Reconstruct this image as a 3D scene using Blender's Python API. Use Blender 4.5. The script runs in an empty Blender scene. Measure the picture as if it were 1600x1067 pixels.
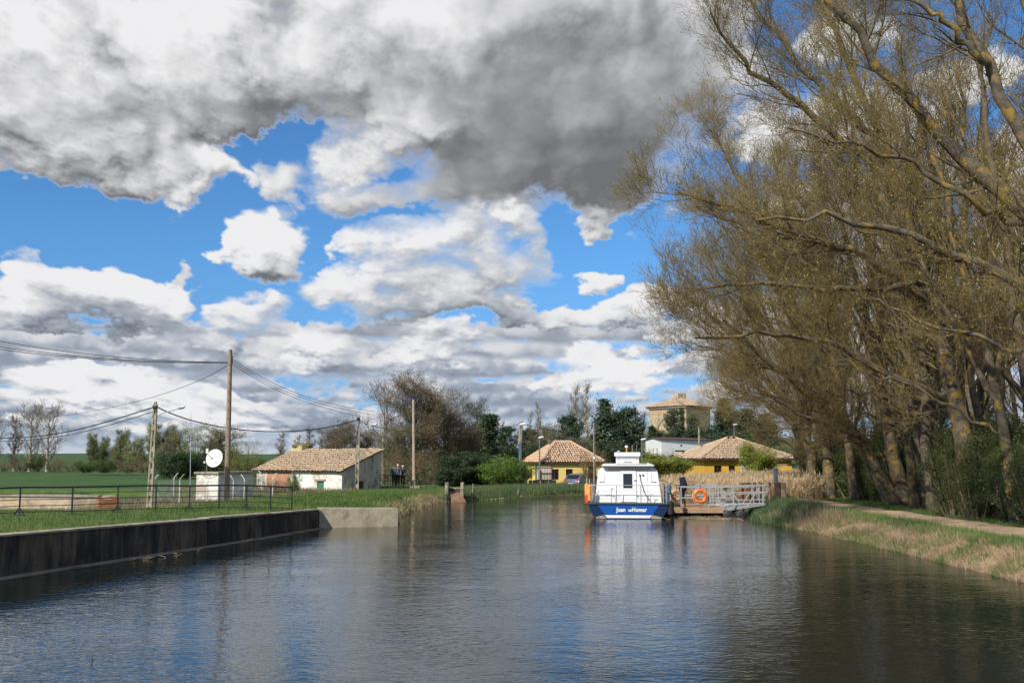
import bpy, bmesh, math, random
import numpy as np
from mathutils import Vector, Matrix
RAD = math.radians
rng = np.random.default_rng(7)
random.seed(7)
S = bpy.context.scene
COL = S.collection

# ------------------------------------------------------------------ camera
F_PX, CX, CY, HORIZ, CAM_H = 1556.0, 800.0, 533.5, 712.0, 3.2
PITCH = math.atan((HORIZ - CY) / F_PX)
cam_d = bpy.data.cameras.new('camera')
cam = bpy.data.objects.new('camera', cam_d)
COL.objects.link(cam)
cam.location = (0, 0, CAM_H)
cam.rotation_euler = (RAD(90) + PITCH, 0, 0)
cam_d.sensor_width = 36.0
cam_d.lens = F_PX / 1600 * 36
cam_d.clip_start = 0.1
cam_d.clip_end = 9000
S.camera = cam
CP, SP = math.cos(PITCH), math.sin(PITCH)

def ray(px, py):
    a, b = (px - CX) / F_PX, (CY - py) / F_PX
    return a, CP - b * SP, SP + b * CP
def W(px, py, D):
    """survey helper: the place at distance D (world y) seen at photo point px, py"""
    x, y, z = ray(px, py)
    return Vector((x * D / y, D, CAM_H + z * D / y))
def G(px, py, h=0.0):
    """survey helper: the place at height h seen at photo point px, py"""
    x, y, z = ray(px, py)
    t = (h - CAM_H) / z
    return Vector((x * t, y * t, h))

# ------------------------------------------------------------------ sun, sky, exposure
SUN_EL, SUN_AZ = RAD(37), RAD(38)          # azimuth measured from straight behind the camera towards the left
sun_d = bpy.data.lights.new('sun', 'SUN')
sun_d.energy = 5.0
sun_d.angle = RAD(0.53)
sun_d.color = (1.0, 0.94, 0.84)
sun = bpy.data.objects.new('sun', sun_d)
COL.objects.link(sun)
to_sun = Vector((-math.sin(SUN_AZ) * math.cos(SUN_EL), -math.cos(SUN_AZ) * math.cos(SUN_EL), math.sin(SUN_EL)))
sun.rotation_euler = to_sun.to_track_quat('Z', 'Y').to_euler()
sun.location = to_sun * 60
S.view_settings.view_transform = 'Standard'
S.view_settings.look = 'None'
S.view_settings.exposure = 0
S.view_settings.gamma = 1
S.view_settings.use_curve_mapping = False
S.cycles.use_denoising = True
S.cycles.max_bounces = 6
S.cycles.transparent_max_bounces = 8
S.cycles.sample_clamp_indirect = 6

# tiny expression layer over math nodes
class X:
    def __init__(s, nt, sock): s.nt, s.s = nt, sock
    def op(s, o, *a, clamp=False):
        n = s.nt.nodes.new('ShaderNodeMath'); n.operation = o; n.use_clamp = clamp
        for i, v in enumerate((s,) + a):
            if isinstance(v, X): s.nt.links.new(v.s, n.inputs[i])
            else: n.inputs[i].default_value = v
        return X(s.nt, n.outputs[0])
    def __add__(s, o): return s.op('ADD', o)
    __radd__ = __add__
    def __sub__(s, o): return s.op('SUBTRACT', o)
    def __rsub__(s, o): return (s * -1.0) + o
    def __mul__(s, o): return s.op('MULTIPLY', o)
    __rmul__ = __mul__
    def __truediv__(s, o): return s.op('DIVIDE', o)
    def mn(s, o): return s.op('MINIMUM', o)
    def mx(s, o): return s.op('MAXIMUM', o)
    def pw(s, o): return s.op('POWER', o)
    def step(s, a, b, c=0.0, d=1.0, kind='SMOOTHSTEP'):
        n = s.nt.nodes.new('ShaderNodeMapRange'); n.interpolation_type = kind
        s.nt.links.new(s.s, n.inputs[0])
        for i, v in enumerate((a, b, c, d)): n.inputs[i + 1].default_value = v
        return X(s.nt, n.outputs[0])
def comb(nt, x, y, z=0.0):
    n = nt.nodes.new('ShaderNodeCombineXYZ')
    for i, v in enumerate((x, y, z)):
        if isinstance(v, X): nt.links.new(v.s, n.inputs[i])
        else: n.inputs[i].default_value = v
    return n.outputs[0]
def mixc(nt, f, a, b, blend='MIX'):
    n = nt.nodes.new('ShaderNodeMix'); n.data_type = 'RGBA'; n.blend_type = blend
    for i, v in ((0, f), (6, a), (7, b)):
        if isinstance(v, X): nt.links.new(v.s, n.inputs[i])
        elif hasattr(v, 'is_linked'): nt.links.new(v, n.inputs[i])
        else: n.inputs[i].default_value = v if i == 0 else (*v, 1)
    return n.outputs[2]
def noise_node(nt, vec, scale, detail=4, rough=0.5, dist=0.0, lac=2.0, kind='FBM'):
    n = nt.nodes.new('ShaderNodeTexNoise'); n.noise_dimensions = '3D'
    if vec is not None: nt.links.new(vec, n.inputs['Vector'])
    n.inputs['Scale'].default_value = scale; n.inputs['Detail'].default_value = detail
    n.inputs['Roughness'].default_value = rough; n.inputs['Distortion'].default_value = dist
    n.inputs['Lacunarity'].default_value = lac
    return X(nt, n.outputs['Fac'])
def voro_node(nt, vec, scale, detail=2, rough=0.5, smooth=0.6):
    n = nt.nodes.new('ShaderNodeTexVoronoi'); n.voronoi_dimensions = '2D'; n.feature = 'SMOOTH_F1'
    nt.links.new(vec, n.inputs['Vector'])
    n.inputs['Scale'].default_value = scale; n.inputs['Detail'].default_value = detail
    n.inputs['Roughness'].default_value = rough; n.inputs['Smoothness'].default_value = smooth
    return X(nt, n.outputs['Distance'])


# ------------------------------------------------------------------ numpy noise
_tab = np.random.default_rng(11).uniform(0, 2 * np.pi, (256, 256)).astype(np.float32)
_gx, _gy = np.cos(_tab), np.sin(_tab)
_vx, _vy = np.random.default_rng(5).uniform(0, 1, (2, 256, 256)).astype(np.float32)
def gnoise(x, y):
    xi, yi = np.floor(x), np.floor(y)
    fx, fy = (x - xi).astype(np.float32), (y - yi).astype(np.float32)
    xi, yi = xi.astype(np.int32) & 255, yi.astype(np.int32) & 255
    x1, y1 = (xi + 1) & 255, (yi + 1) & 255
    u, v = fx * fx * (3 - 2 * fx), fy * fy * (3 - 2 * fy)
    a = _gx[yi, xi] * fx + _gy[yi, xi] * fy
    b = _gx[yi, x1] * (fx - 1) + _gy[yi, x1] * fy
    c = _gx[y1, xi] * fx + _gy[y1, xi] * (fy - 1)
    d = _gx[y1, x1] * (fx - 1) + _gy[y1, x1] * (fy - 1)
    return (a + (b - a) * u) * (1 - v) + (c + (d - c) * u) * v
def fbm(x, y, octv=5, rough=0.5, lac=2.03):
    """about -1..1"""
    r, a, n = 0, 1.0, 0
    for k in range(octv):
        r = r + gnoise(x + 17.3 * k, y - 9.1 * k) * a
        n += a; a *= rough; x, y = x * lac, y * lac
    return r * 1.9 / n
def cells(x, y):
    """soft cauliflower lumps, 0 in the creases to 1 on the crowns"""
    xi, yi = np.floor(x), np.floor(y)
    acc = np.zeros(x.shape, np.float32)
    for dj in (-1, 0, 1):
        for di in (-1, 0, 1):
            cx, cy = (xi + di).astype(np.int32) & 255, (yi + dj).astype(np.int32) & 255
            d2 = (xi + di + _vx[cy, cx] - x) ** 2 + (yi + dj + _vy[cy, cx] - y) ** 2
            acc += np.exp(-9.0 * d2).astype(np.float32)
    return 1 - np.sqrt(np.clip(-np.log(acc + 1e-5) / 9.0, 0, 1))
def sstep(a, b, x):
    t = np.clip((x - a) / (b - a), 0, 1)
    return t * t * (3 - 2 * t)

world = bpy.data.worlds.new('World')
S.world = world
world.use_nodes = True
wt = world.node_tree
wt.nodes.clear()
world.cycles.sampling_method = 'MANUAL'
world.cycles.sample_map_resolution = 512
SKY_STRENGTH = 0.1
def ae(px, py):
    x, y, z = ray(px, py)
    return math.atan2(x, y), math.atan2(z, math.hypot(x, y))
BLOBS = [   # photo x, photo y, half width, half height, weight, brightness
    (100, 50, 330, 150, 1.1, .96), (360, 20, 300, 150, 1.1, .98), (620, 40, 300, 130, 1.0, .78), (50, 175, 220, 50, 1.1, .44), (250, 165, 240, 46, 1.1, .38),
    (430, 145, 200, 56, 1.0, .36), (620, 120, 200, 80, 1.1, .46), (30, 235, 130, 46, 1.0, .66), (160, 245, 140, 56, 1.0, .80), (265, 262, 90, 46, 1.0, .86), (60, 275, 110, 22, .8, .48),
    (470, 275, 120, 60, .85, .74), (565, 220, 110, 66, 1.1, .92), (640, 185, 90, 40, 1.0, .82), (560, 312, 110, 26, .9, .46), (400, 262, 60, 46, .55, .66), (690, 295, 120, 56, 1.0, .44),
    (800, 140, 260, 175, 1.2, .31), (900, 235, 175, 100, 1.2, .17), (790, 265, 150, 60, 1.0, .24), (1000, 90, 200, 170, 1.0, .44), (700, 25, 200, 70, 1.0, .62), (990, 10, 220, 90, 1.0, .66),
    (392, 370, 92, 58, 1.2, .90), (412, 414, 74, 22, .9, .50),
    (735, 362, 90, 50, 1.0, .88), (822, 350, 46, 44, 1.0, .92), (640, 388, 90, 58, 1.0, .86), (560, 385, 44, 46, .9, .86), (770, 425, 104, 56, 1.0, .66), (650, 452, 120, 44, 1.0, .62), (540, 448, 66, 34, .9, .72),
    (842, 400, 26, 56, .8, .56), (700, 488, 170, 24, 1.0, .42),
    (40, 448, 70, 36, 1.0, .86), (140, 446, 84, 40, 1.0, .90), (232, 466, 50, 48, 1.0, .84), (246, 412, 16, 28, .6, .5), (120, 498, 190, 28, 1.0, .50), (8, 408, 30, 12, .6, .6),
    (360, 482, 60, 26, .9, .76), (440, 474, 46, 26, .9, .82), (400, 508, 120, 26, .9, .55), (540, 540, 84, 36, 1.0, .96), (680, 546, 50, 30, 1.0, .95), (600, 575, 160, 26, .8, .55),
    (930, 330, 36, 28, 1.0, .78), (912, 428, 34, 20, .9, .74), (1010, 470, 90, 36, 1.0, .84), (930, 500, 130, 28, 1.0, .60), (1150, 500, 140, 40, 1.0, .80),
    (300, 640, 170, 50, 1.0, .95), (90, 610, 160, 34, .9, .88), (470, 655, 120, 34, .7, .34), (930, 590, 120, 40, .9, .90),
    (1170, 190, 70, 110, .9, .84), (1310, 200, 130, 60, .9, .82), (1500, 250, 90, 40, .9, .8), (1330, 60, 90, 40, .8, .85), (1250, 330, 120, 50, .9, .82), (1400, 420, 170, 70, 1.0, .84), (1560, 300, 80, 100, .8, .8), (1480, 120, 80, 50, .6, .85), (1370, 560, 260, 70, 1.0, .84)]
HOLES = [(400, 208, 70, 20, .8), (335, 230, 40, 30, .5), (480, 195, 40, 14, .6), (300, 300, 50, 40, .8), (620, 335, 60, 12, .5), (345, 330, 60, 22, .6)]
def cloud_window(az0, az1, el0, el1, nx, ny):
    """the cloud field over a stretch of the sky: brightness, coverage and blueness"""
    AZ, EL = np.meshgrid(np.linspace(az0, az1, nx, dtype=np.float32), np.linspace(el0, el1, ny, dtype=np.float32))
    cov = np.zeros_like(AZ); val = np.full_like(AZ, .8)
    # rows of flat-based cumulus that close up towards the horizon
    rows = [(6.5, 1.9, .66, .42), (5.5, 2.0, .76, .55), (4.5, 2.0, .84, .60), (3.6, 1.8, .72, .62), (2.8, 1.8, .84, .62), (2.0, 1.6, .70, .62), (1.2, 1.5, .80, .6), (.5, 1.3, .74, .6)]
    for k, (b, h, br, cv) in enumerate(rows[::-1]):
        b, h = RAD(b), RAD(h)
        j0, j1 = [int(np.clip((q - el0) / (el1 - el0) * ny, 0, ny)) for q in (b - .5 * h, b + 2.2 * h)]
        if j1 <= j0: continue
        az, el = AZ[j0:j1], EL[j0:j1]
        sc = 3.6 / (b + .050)
        wv = fbm(az * sc * .9 + 31 * k, el * sc * 1.8 + 7 * k, 6, .66)
        lump = cells(az * sc * .8 + wv * .5 + 13 * k, el * sc * 1.3 + wv * .5) * .65 + cells(az * sc * 2.1 + wv * .6 + 3 * k, el * sc * 2.6 + wv * .6) * .35
        n = fbm(az * sc * .15 + 5.7 * k, az * 0 + 3.3 * k, 3, .5)
        top = b + h * np.clip(cv + n * 1.3, -.4, 1.5)
        e2 = el + wv * h * .34 - lump * h * .55 + .30 * h
        base = b + fbm(az * sc * .3 + 9 * k, el * sc, 4) * h * .22
        a = sstep(0, h * .16, top - e2) * sstep(-h * .12, h * .14, el - base)
        t = np.clip((el - base) / np.maximum(top - base, h * .35), 0, 1)
        v = .36 + (br - .36) * sstep(.05, .95, t + (lump - .60) * 1.3 + wv * .22) + wv * .06
        c, o = cov[j0:j1], val[j0:j1]
        val[j0:j1] = o * (1 - a) + v * a
        cov[j0:j1] = c * (1 - a) + a
    # the laid-out masses
    az, el = AZ, EL
    z2 = np.maximum(el, 0) + 0.075
    s2 = z2 ** -0.35 * 0.58
    qx, qy = az * s2, np.log(z2) * 0.42
    big = fbm(qx * 3.2, qy * 3.2, 3)
    wx = fbm(qx * 8 + 40, qy * 8, 5, .6)
    wy = fbm(qx * 8 + 80, qy * 8 + 7, 5, .6)
    fine = fbm(qx * 16 + 3, qy * 16 + 4, 6, .66)
    px_, py_ = qx + wx * .040, qy + wy * .040
    l1 = cells(px_ * 7, py_ * 7); l2 = cells(px_ * 16 + 9, py_ * 16); l3 = cells(px_ * 35 + 5 + fine * .3, py_ * 35)
    lump = l1 * .36 + l2 * .36 + l3 * .28
    a2 = az - .010 + big * .040 + wx * .034 + fine * .018
    e2 = el + wy * .026 + fine * .022
    acc = np.zeros_like(az); sh = np.zeros_like(az); ws = np.zeros_like(az); vert = np.zeros_like(az)
    def box(x, y, rx, ry, g):
        a0, e0 = ae(x, y)
        i0, i1 = [int(np.clip((q - az0) / (az1 - az0) * nx, 0, nx)) for q in (a0 - g * rx / F_PX - .13, a0 + g * rx / F_PX + .13)]
        j0, j1 = [int(np.clip((q - el0) / (el1 - el0) * ny, 0, ny)) for q in (e0 - g * ry / F_PX - .07, e0 + g * ry / F_PX + .07)]
        return a0, e0, (slice(j0, j1), slice(i0, i1))
    for (x, y, rx, ry, w, b) in BLOBS:
        a0, e0, w_ = box(x, y, rx, ry, 1.25)
        vv = (e2[w_] - e0) / (ry / F_PX)
        uu = (a2[w_] - a0) / (rx / F_PX)
        d = uu * uu + vv * vv
        g = np.sqrt(np.clip(1 - d, 0, 1)) * w
        ac = acc[w_]
        acc[w_] = np.maximum(ac, g) + np.minimum(ac, g) * .15
        ww = np.clip(1.5 - d, 0, None); ww = ww * ww * ww * w
        sh[w_] += ww * b; ws[w_] += ww; vert[w_] += ww * np.clip(vv, -1, 1)
    neg = np.zeros_like(az)
    for (x, y, rx, ry, w) in HOLES:
        a0, e0, w_ = box(x, y, rx, ry, 1)
        uu, vv = (a2[w_] + wy[w_] * .03 - a0) / (rx / F_PX), (e2[w_] - e0) / (ry / F_PX)
        neg[w_] = np.maximum(neg[w_], np.clip(1.15 - uu * uu - vv * vv, 0, 1) * w)
    out = sstep(.44, .50, el) * .16 + sstep(.5, .65, np.abs(az)) * .40
    f = np.minimum(acc, 1.25) * 1.05 + out + big * .22 + (lump - .60) * 1.15 + fine * .34 - neg * .70 - .27
    shade = (sh + .04) / (ws + .055)
    vert = vert / (ws + .3)
    # light comes over the camera's left shoulder: what lies towards it in the field takes light away
    cell_a, cell_e = (az1 - az0) / (nx - 1), (el1 - el0) / (ny - 1)
    body = np.clip(f - .12, 0, 1.6)
    occ = np.zeros_like(az)
    for k, (da, de, w) in enumerate(((-.002, .003, 1.5), (-.006, .008, 1.2), (-.014, .022, .8), (-.026, .042, .5))):
        sx, sy = int(round(-da / cell_a)), int(round(-de / cell_e))
        occ += (np.roll(np.roll(body, sx, 1), sy, 0) - body) * w
    rel = np.clip(-occ * .34, -.42, .30)
    dk = sstep(.62, .30, shade)
    v = shade * (.86 + vert * .40) + rel * (1 - .72 * dk) * (.15 + .85 * shade) + ((l1 - .58) * .30 + (l2 - .58) * .40 + (l3 - .58) * .32) * shade + wx * .05 + fine * .03 * (1 - .4 * dk) + .02
    v = np.where(f < .6, v + (.6 - f) * .22 * shade, v)
    soft = .40 + .55 * sstep(-.2, .5, big)
    a = sstep(.02, .02 + soft, f + fine * .14)
    cov = cov * (1 - a) + a
    val = val * (1 - a) + v * a
    val = np.clip(val, .17, 1)
    val = np.where(val > .60, .60 + .38 * np.tanh((val - .60) / .48), val)
    # cloud bases near the horizon look bluer through the air
    blue = sstep(.24, .02, el) * sstep(.85, .30, val)
    cool = sstep(.75, .25, val) * (1 - blue)
    rgb = np.stack([val * (1 - .26 * blue - .035 * cool), val * (1 - .11 * blue - .005 * cool), val * (1 + .12 * blue + .015 + .035 * cool)], -1)
    hz = sstep(.030, .0, el)[..., None]
    rgb = rgb * (1 - .5 * hz) + np.array([.50, .60, .74]) * .5 * hz
    cov = np.maximum(cov, hz[..., 0] * .8)
    px = np.concatenate([rgb, cov[..., None]], -1).astype(np.float32)
    return px
def sky_image(name, *a):
    px = cloud_window(*a)
    im = bpy.data.images.new(name, px.shape[1], px.shape[0], alpha=True, float_buffer=True)
    im.colorspace_settings.name = 'Non-Color'
    im.alpha_mode = 'CHANNEL_PACKED'
    im.pixels.foreach_set(px.ravel()); im.update(); im.pack()
    return im
def build_sky():
    nt = wt
    tc = nt.nodes.new('ShaderNodeTexCoord')
    sp = nt.nodes.new('ShaderNodeSeparateXYZ'); nt.links.new(tc.outputs['Generated'], sp.inputs[0])
    dx, dy, dz = (X(nt, sp.outputs[i]) for i in range(3))
    az = dx.op('ARCTAN2', dy)                       # 0 straight ahead, + to the right
    el = dz.op('ARCSINE')
    def tex(name, a0, a1, e0, e1, nx, ny):
        t = nt.nodes.new('ShaderNodeTexImage'); t.extension = 'EXTEND'; t.interpolation = 'Cubic'
        t.image = sky_image(name, a0, a1, e0, e1, nx, ny)
        nt.links.new(comb(nt, (az - a0) / (a1 - a0), (el - e0) / (e1 - e0)), t.inputs['Vector'])
        return t
    wide = tex('clouds_all_round', -math.pi, math.pi, 0.0, math.pi / 2, 900, 300)
    near = tex('clouds_ahead', -.66, .66, -.02, .64, 1500, 750)
    m = az.op('ABSOLUTE').step(.64, .56) * el.step(.62, .56)
    c_ = mixc(nt, m, wide.outputs[0], near.outputs[0])
    al = wide.outputs[1]; mm = nt.nodes.new('ShaderNodeMix')
    nt.links.new(m.s, mm.inputs[0]); nt.links.new(al, mm.inputs[2]); nt.links.new(near.outputs[1], mm.inputs[3])
    sky = nt.nodes.new('ShaderNodeTexSky'); sky.sky_type = 'NISHITA'
    sky.sun_disc = False
    sky.sun_elevation = SUN_EL
    sky.sun_rotation = math.atan2(to_sun.x, to_sun.y)
    sky.altitude = 750; sky.air_density = 1.0; sky.dust_density = 0.5; sky.ozone_density = 2.0
    skyc = mixc(nt, 1.0, sky.outputs[0], mixc(nt, el.step(.22, .0), SKY_TINT, (.50, .66, 1.05)), 'MULTIPLY')
    k = 1.0 / SKY_STRENGTH
    vv = nt.nodes.new('ShaderNodeVectorMath'); vv.operation = 'SCALE'
    nt.links.new(c_, vv.inputs[0]); vv.inputs['Scale'].default_value = k
    c = mixc(nt, X(nt, mm.outputs[0]), skyc, vv.outputs[0])
    bg = nt.nodes.new('ShaderNodeBackground'); bg.inputs['Strength'].default_value = SKY_STRENGTH
    nt.links.new(c, bg.inputs['Color'])
    o = nt.nodes.new('ShaderNodeOutputWorld'); nt.links.new(bg.outputs[0], o.inputs[0])
SKY_TINT = (0.54, 0.99, 1.36)
build_sky()

# ------------------------------------------------------------------ helpers
def tag(o, label=None, cat=None, group=None, kind=None):
    if label: o['label'] = label
    if cat: o['category'] = cat
    if group: o['group'] = group
    if kind: o['kind'] = kind
    return o
def empty(name, loc=(0, 0, 0), rz=0.0, parent=None):
    o = bpy.data.objects.new(name, None); COL.objects.link(o)
    o.location = loc; o.rotation_euler = (0, 0, rz); o.empty_display_size = .2
    if parent: o.parent = parent
    return o
def thing(name, label, cat, loc=(0, 0, 0), rz=0.0, group=None):
    return tag(empty(name, loc, rz), label, cat, group)
def np_mesh(name, V, T=None, Q=None, smooth=False):
    """mesh from numpy arrays of triangles and/or quads"""
    me = bpy.data.meshes.new(name)
    V = np.asarray(V, np.float32).reshape(-1, 3)
    nt = 0 if T is None else len(T); nq = 0 if Q is None else len(Q)
    me.vertices.add(len(V)); me.vertices.foreach_set('co', V.ravel())
    idx = []
    if nt: idx.append(np.asarray(T, np.int32).ravel())
    if nq: idx.append(np.asarray(Q, np.int32).ravel())
    idx = np.concatenate(idx)
    me.loops.add(len(idx)); me.loops.foreach_set('vertex_index', idx)
    me.polygons.add(nt + nq)
    st = np.concatenate([np.arange(nt) * 3, nt * 3 + np.arange(nq) * 4]).astype(np.int32)
    me.polygons.foreach_set('loop_start', st)
    if smooth: me.polygons.foreach_set('use_smooth', np.ones(nt + nq, bool))
    me.update(calc_edges=True)
    return me
def link(name, me, mat, parent=None, loc=(0, 0, 0)):
    o = bpy.data.objects.new(name, me); COL.objects.link(o)
    if mat and not me.materials: me.materials.append(mat)
    o.location = loc
    if parent: o.parent = parent
    return o
class MB:
    """collects simple solids, builds them as one mesh"""
    def __init__(s): s.v, s.f = [], []
    def add(s, vs, fs):
        n = len(s.v); s.v += [tuple(v) for v in vs]; s.f += [tuple(i + n for i in f) for f in fs]; return s
    def box(s, c, size, rz=0.0, m=None, bev=0.0):
        hx, hy, hz = (q / 2 for q in size)
        vs = [Vector((x, y, z)) for z in (-hz, hz) for x, y in ((-hx, -hy), (hx, -hy), (hx, hy), (-hx, hy))]
        M = Matrix.Rotation(rz, 3, 'Z') if m is None else m
        c = Vector(c)
        return s.add([M @ v + c for v in vs], [(3, 2, 1, 0), (4, 5, 6, 7), (0, 1, 5, 4), (1, 2, 6, 5), (2, 3, 7, 6), (3, 0, 4, 7)])
    def beam(s, p0, p1, w, h=None, roll=0.0):
        """square bar between two points"""
        p0, p1 = Vector(p0), Vector(p1); h = h or w
        d = (p1 - p0); L = d.length; q = d.to_track_quat('Z', 'Y').to_matrix() @ Matrix.Rotation(roll, 3, 'Z')
        return s.box((p0 + p1) / 2, (w, h, L), m=q)
    def tube(s, pts, r, n=8, caps=True):
        pts = [Vector(p) for p in pts]; rs = r if hasattr(r, '__len__') else [r] * len(pts)
        vs, fs = [], []
        for i, p in enumerate(pts):
            t = (pts[min(i + 1, len(pts) - 1)] - pts[max(i - 1, 0)]).normalized()
            if i == 0:
                u = t.orthogonal().normalized()
            else:
                u = (u - t * u.dot(t)).normalized()
            w = t.cross(u)
            vs += [p + (u * math.cos(a) + w * math.sin(a)) * rs[i] for a in (2 * math.pi * k / n for k in range(n))]
        for i in range(len(pts) - 1):
            for k in range(n):
                fs.append((i * n + k, i * n + (k + 1) % n, (i + 1) * n + (k + 1) % n, (i + 1) * n + k))
        if caps: fs += [tuple(range(n))[::-1], tuple((len(pts) - 1) * n + k for k in range(n))]
        return s.add(vs, fs)
    def prism(s, poly, z0, z1):
        """vertical prism on a counter-clockwise polygon"""
        n = len(poly)
        return s.add([(x, y, z0) for x, y in poly] + [(x, y, z1) for x, y in poly],
                     [tuple(range(n))[::-1], tuple(range(n, 2 * n))] + [(i, (i + 1) % n, n + (i + 1) % n, n + i) for i in range(n)])
    def loft(s, rings, closed=True, caps=True):
        n = len(rings[0]); vs = [v for r in rings for v in r]; fs = []
        for i in range(len(rings) - 1):
            for k in range(n if closed else n - 1):
                fs.append((i * n + k, i * n + (k + 1) % n, (i + 1) * n + (k + 1) % n, (i + 1) * n + k))
        if caps: fs += [tuple(range(n))[::-1], tuple((len(rings) - 1) * n + k for k in range(n))]
        return s.add(vs, fs)
    def sphere(s, c, r, nu=10, nv=7):
        rx, ry, rz = r if hasattr(r, '__len__') else (r, r, r)
        rings = []
        for j in range(nv + 1):
            a = math.pi * (j + .001) / (nv + .002) - math.pi / 2
            rings.append([(c[0] + rx * math.cos(a) * math.cos(2 * math.pi * k / nu), c[1] + ry * math.cos(a) * math.sin(2 * math.pi * k / nu), c[2] + rz * math.sin(a)) for k in range(nu)])
        return s.loft(rings)
    def torus(s, c, R, r, axis='Y', n=28, m=10, a0=0, a1=2 * math.pi):
        vs, fs = [], []
        full = abs(a1 - a0 - 2 * math.pi) < 1e-6; N = n if full else n + 1
        for i in range(N):
            a = a0 + (a1 - a0) * i / n
            for k in range(m):
                b = 2 * math.pi * k / m
                q = (math.cos(a) * (R + r * math.cos(b)), math.sin(a) * (R + r * math.cos(b)), r * math.sin(b))
                q = (q[0], q[2], q[1]) if axis == 'Y' else (q[2], q[0], q[1]) if axis == 'X' else q
                vs.append(Vector(q) + Vector(c))
        for i in range(n):
            for k in range(m):
                j = (i + 1) % N
                fs.append((i * m + k, i * m + (k + 1) % m, j * m + (k + 1) % m, j * m + k))
        return s.add(vs, fs)
    def build(s, name, mat, parent=None, world=False, smooth=False, bevel=0.0, kind=None):
        me = bpy.data.meshes.new(name)
        vs = s.v
        if world and parent is not None:
            Mi = (Matrix.Translation(parent.location) @ parent.rotation_euler.to_matrix().to_4x4()).inverted()
            vs = [tuple(Mi @ Vector(v)) for v in vs]
        me.from_pydata([tuple(v) for v in vs], [], s.f)
        bm = bmesh.new(); bm.from_mesh(me)
        bmesh.ops.recalc_face_normals(bm, faces=bm.faces)
        if bevel:
            bmesh.ops.bevel(bm, geom=bm.edges[:], offset=bevel, segments=2, affect='EDGES', clamp_overlap=True)
        bm.to_mesh(me); bm.free()
        if smooth:
            me.polygons.foreach_set('use_smooth', [True] * len(me.polygons))
            if hasattr(me, 'set_sharp_from_angle'): me.set_sharp_from_angle(angle=RAD(40))
        o = link(name, me, mat, parent)
        if kind: o['kind'] = kind
        return o
def copy_tree(o, parent=None):
    c = o.copy(); COL.objects.link(c); c.parent = parent
    for ch in list(o.children): copy_tree(ch, c)
    return c

# ------------------------------------------------------------------ materials
def mat(name, col, col2=None, rough=.7, scale=6.0, detail=5, contrast=(.35, .65), bump=0.0, bscale=None, metal=0.0, space='Object',
        stretch=None, spec=.5, col3=None, scale3=1.2, rand=0.0, attr=None, trans=0.0, dist=0.0):
    m = bpy.data.materials.new(name); m.use_nodes = True
    nt = m.node_tree; b = nt.nodes['Principled BSDF']
    b.inputs['Roughness'].default_value = rough; b.inputs['Metallic'].default_value = metal
    b.inputs['Specular IOR Level'].default_value = spec
    tc = nt.nodes.new('ShaderNodeTexCoord'); vec = nt.nodes.new('ShaderNodeNewGeometry').outputs['Position'] if space == 'World' else tc.outputs[space]
    if 0:
        vec = nt.nodes.new('ShaderNodeNewGeometry').outputs['Position']
    if stretch:
        mp = nt.nodes.new('ShaderNodeMapping'); mp.inputs['Scale'].default_value = stretch; nt.links.new(vec, mp.inputs[0]); vec = mp.outputs[0]
    n = noise_node(nt, vec, scale, detail, .6, dist)
    base = (*col, 1)
    out = None
    if attr:
        a = nt.nodes.new('ShaderNodeAttribute'); a.attribute_name = attr; out = a.outputs['Color']
    if col2 is not None:
        f = n.step(contrast[0], contrast[1])
        out = mixc(nt, f, out if out is not None else col, col2)
    if col3 is not None:
        n3 = noise_node(nt, vec, scale3, 4, .6, .3)
        out = mixc(nt, n3.step(.5, .64), out if out is not None else col, col3)
    if rand:
        oi = nt.nodes.new('ShaderNodeObjectInfo')
        hsv = nt.nodes.new('ShaderNodeHueSaturation')
        r = X(nt, oi.outputs['Random'])
        nt.links.new((r * rand + (1 - rand / 2)).s, hsv.inputs['Value'])
        nt.links.new((r * (rand * .06) + (.5 - rand * .03)).s, hsv.inputs['Hue'])
        if out is not None: nt.links.new(out, hsv.inputs['Color'])
        else: hsv.inputs['Color'].default_value = base
        out = hsv.outputs[0]
    if out is not None: nt.links.new(out, b.inputs['Base Color'])
    else: b.inputs['Base Color'].default_value = base
    if bump:
        nb = noise_node(nt, vec, bscale or scale * 3, 5, .6)
        bn = nt.nodes.new('ShaderNodeBump'); bn.inputs['Strength'].default_value = min(1, bump); bn.inputs['Distance'].default_value = .02
        nt.links.new(nb.s, bn.inputs['Height']); nt.links.new(bn.outputs[0], b.inputs['Normal'])
    if trans:
        tr = nt.nodes.new('ShaderNodeBsdfTranslucent'); mx = nt.nodes.new('ShaderNodeMixShader'); mx.inputs[0].default_value = trans
        if out is not None: nt.links.new(out, tr.inputs[0])
        else: tr.inputs[0].default_value = base
        o = nt.nodes['Material Output']
        nt.links.new(b.outputs[0], mx.inputs[1]); nt.links.new(tr.outputs[0], mx.inputs[2]); nt.links.new(mx.outputs[0], o.inputs[0])
    return m
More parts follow.
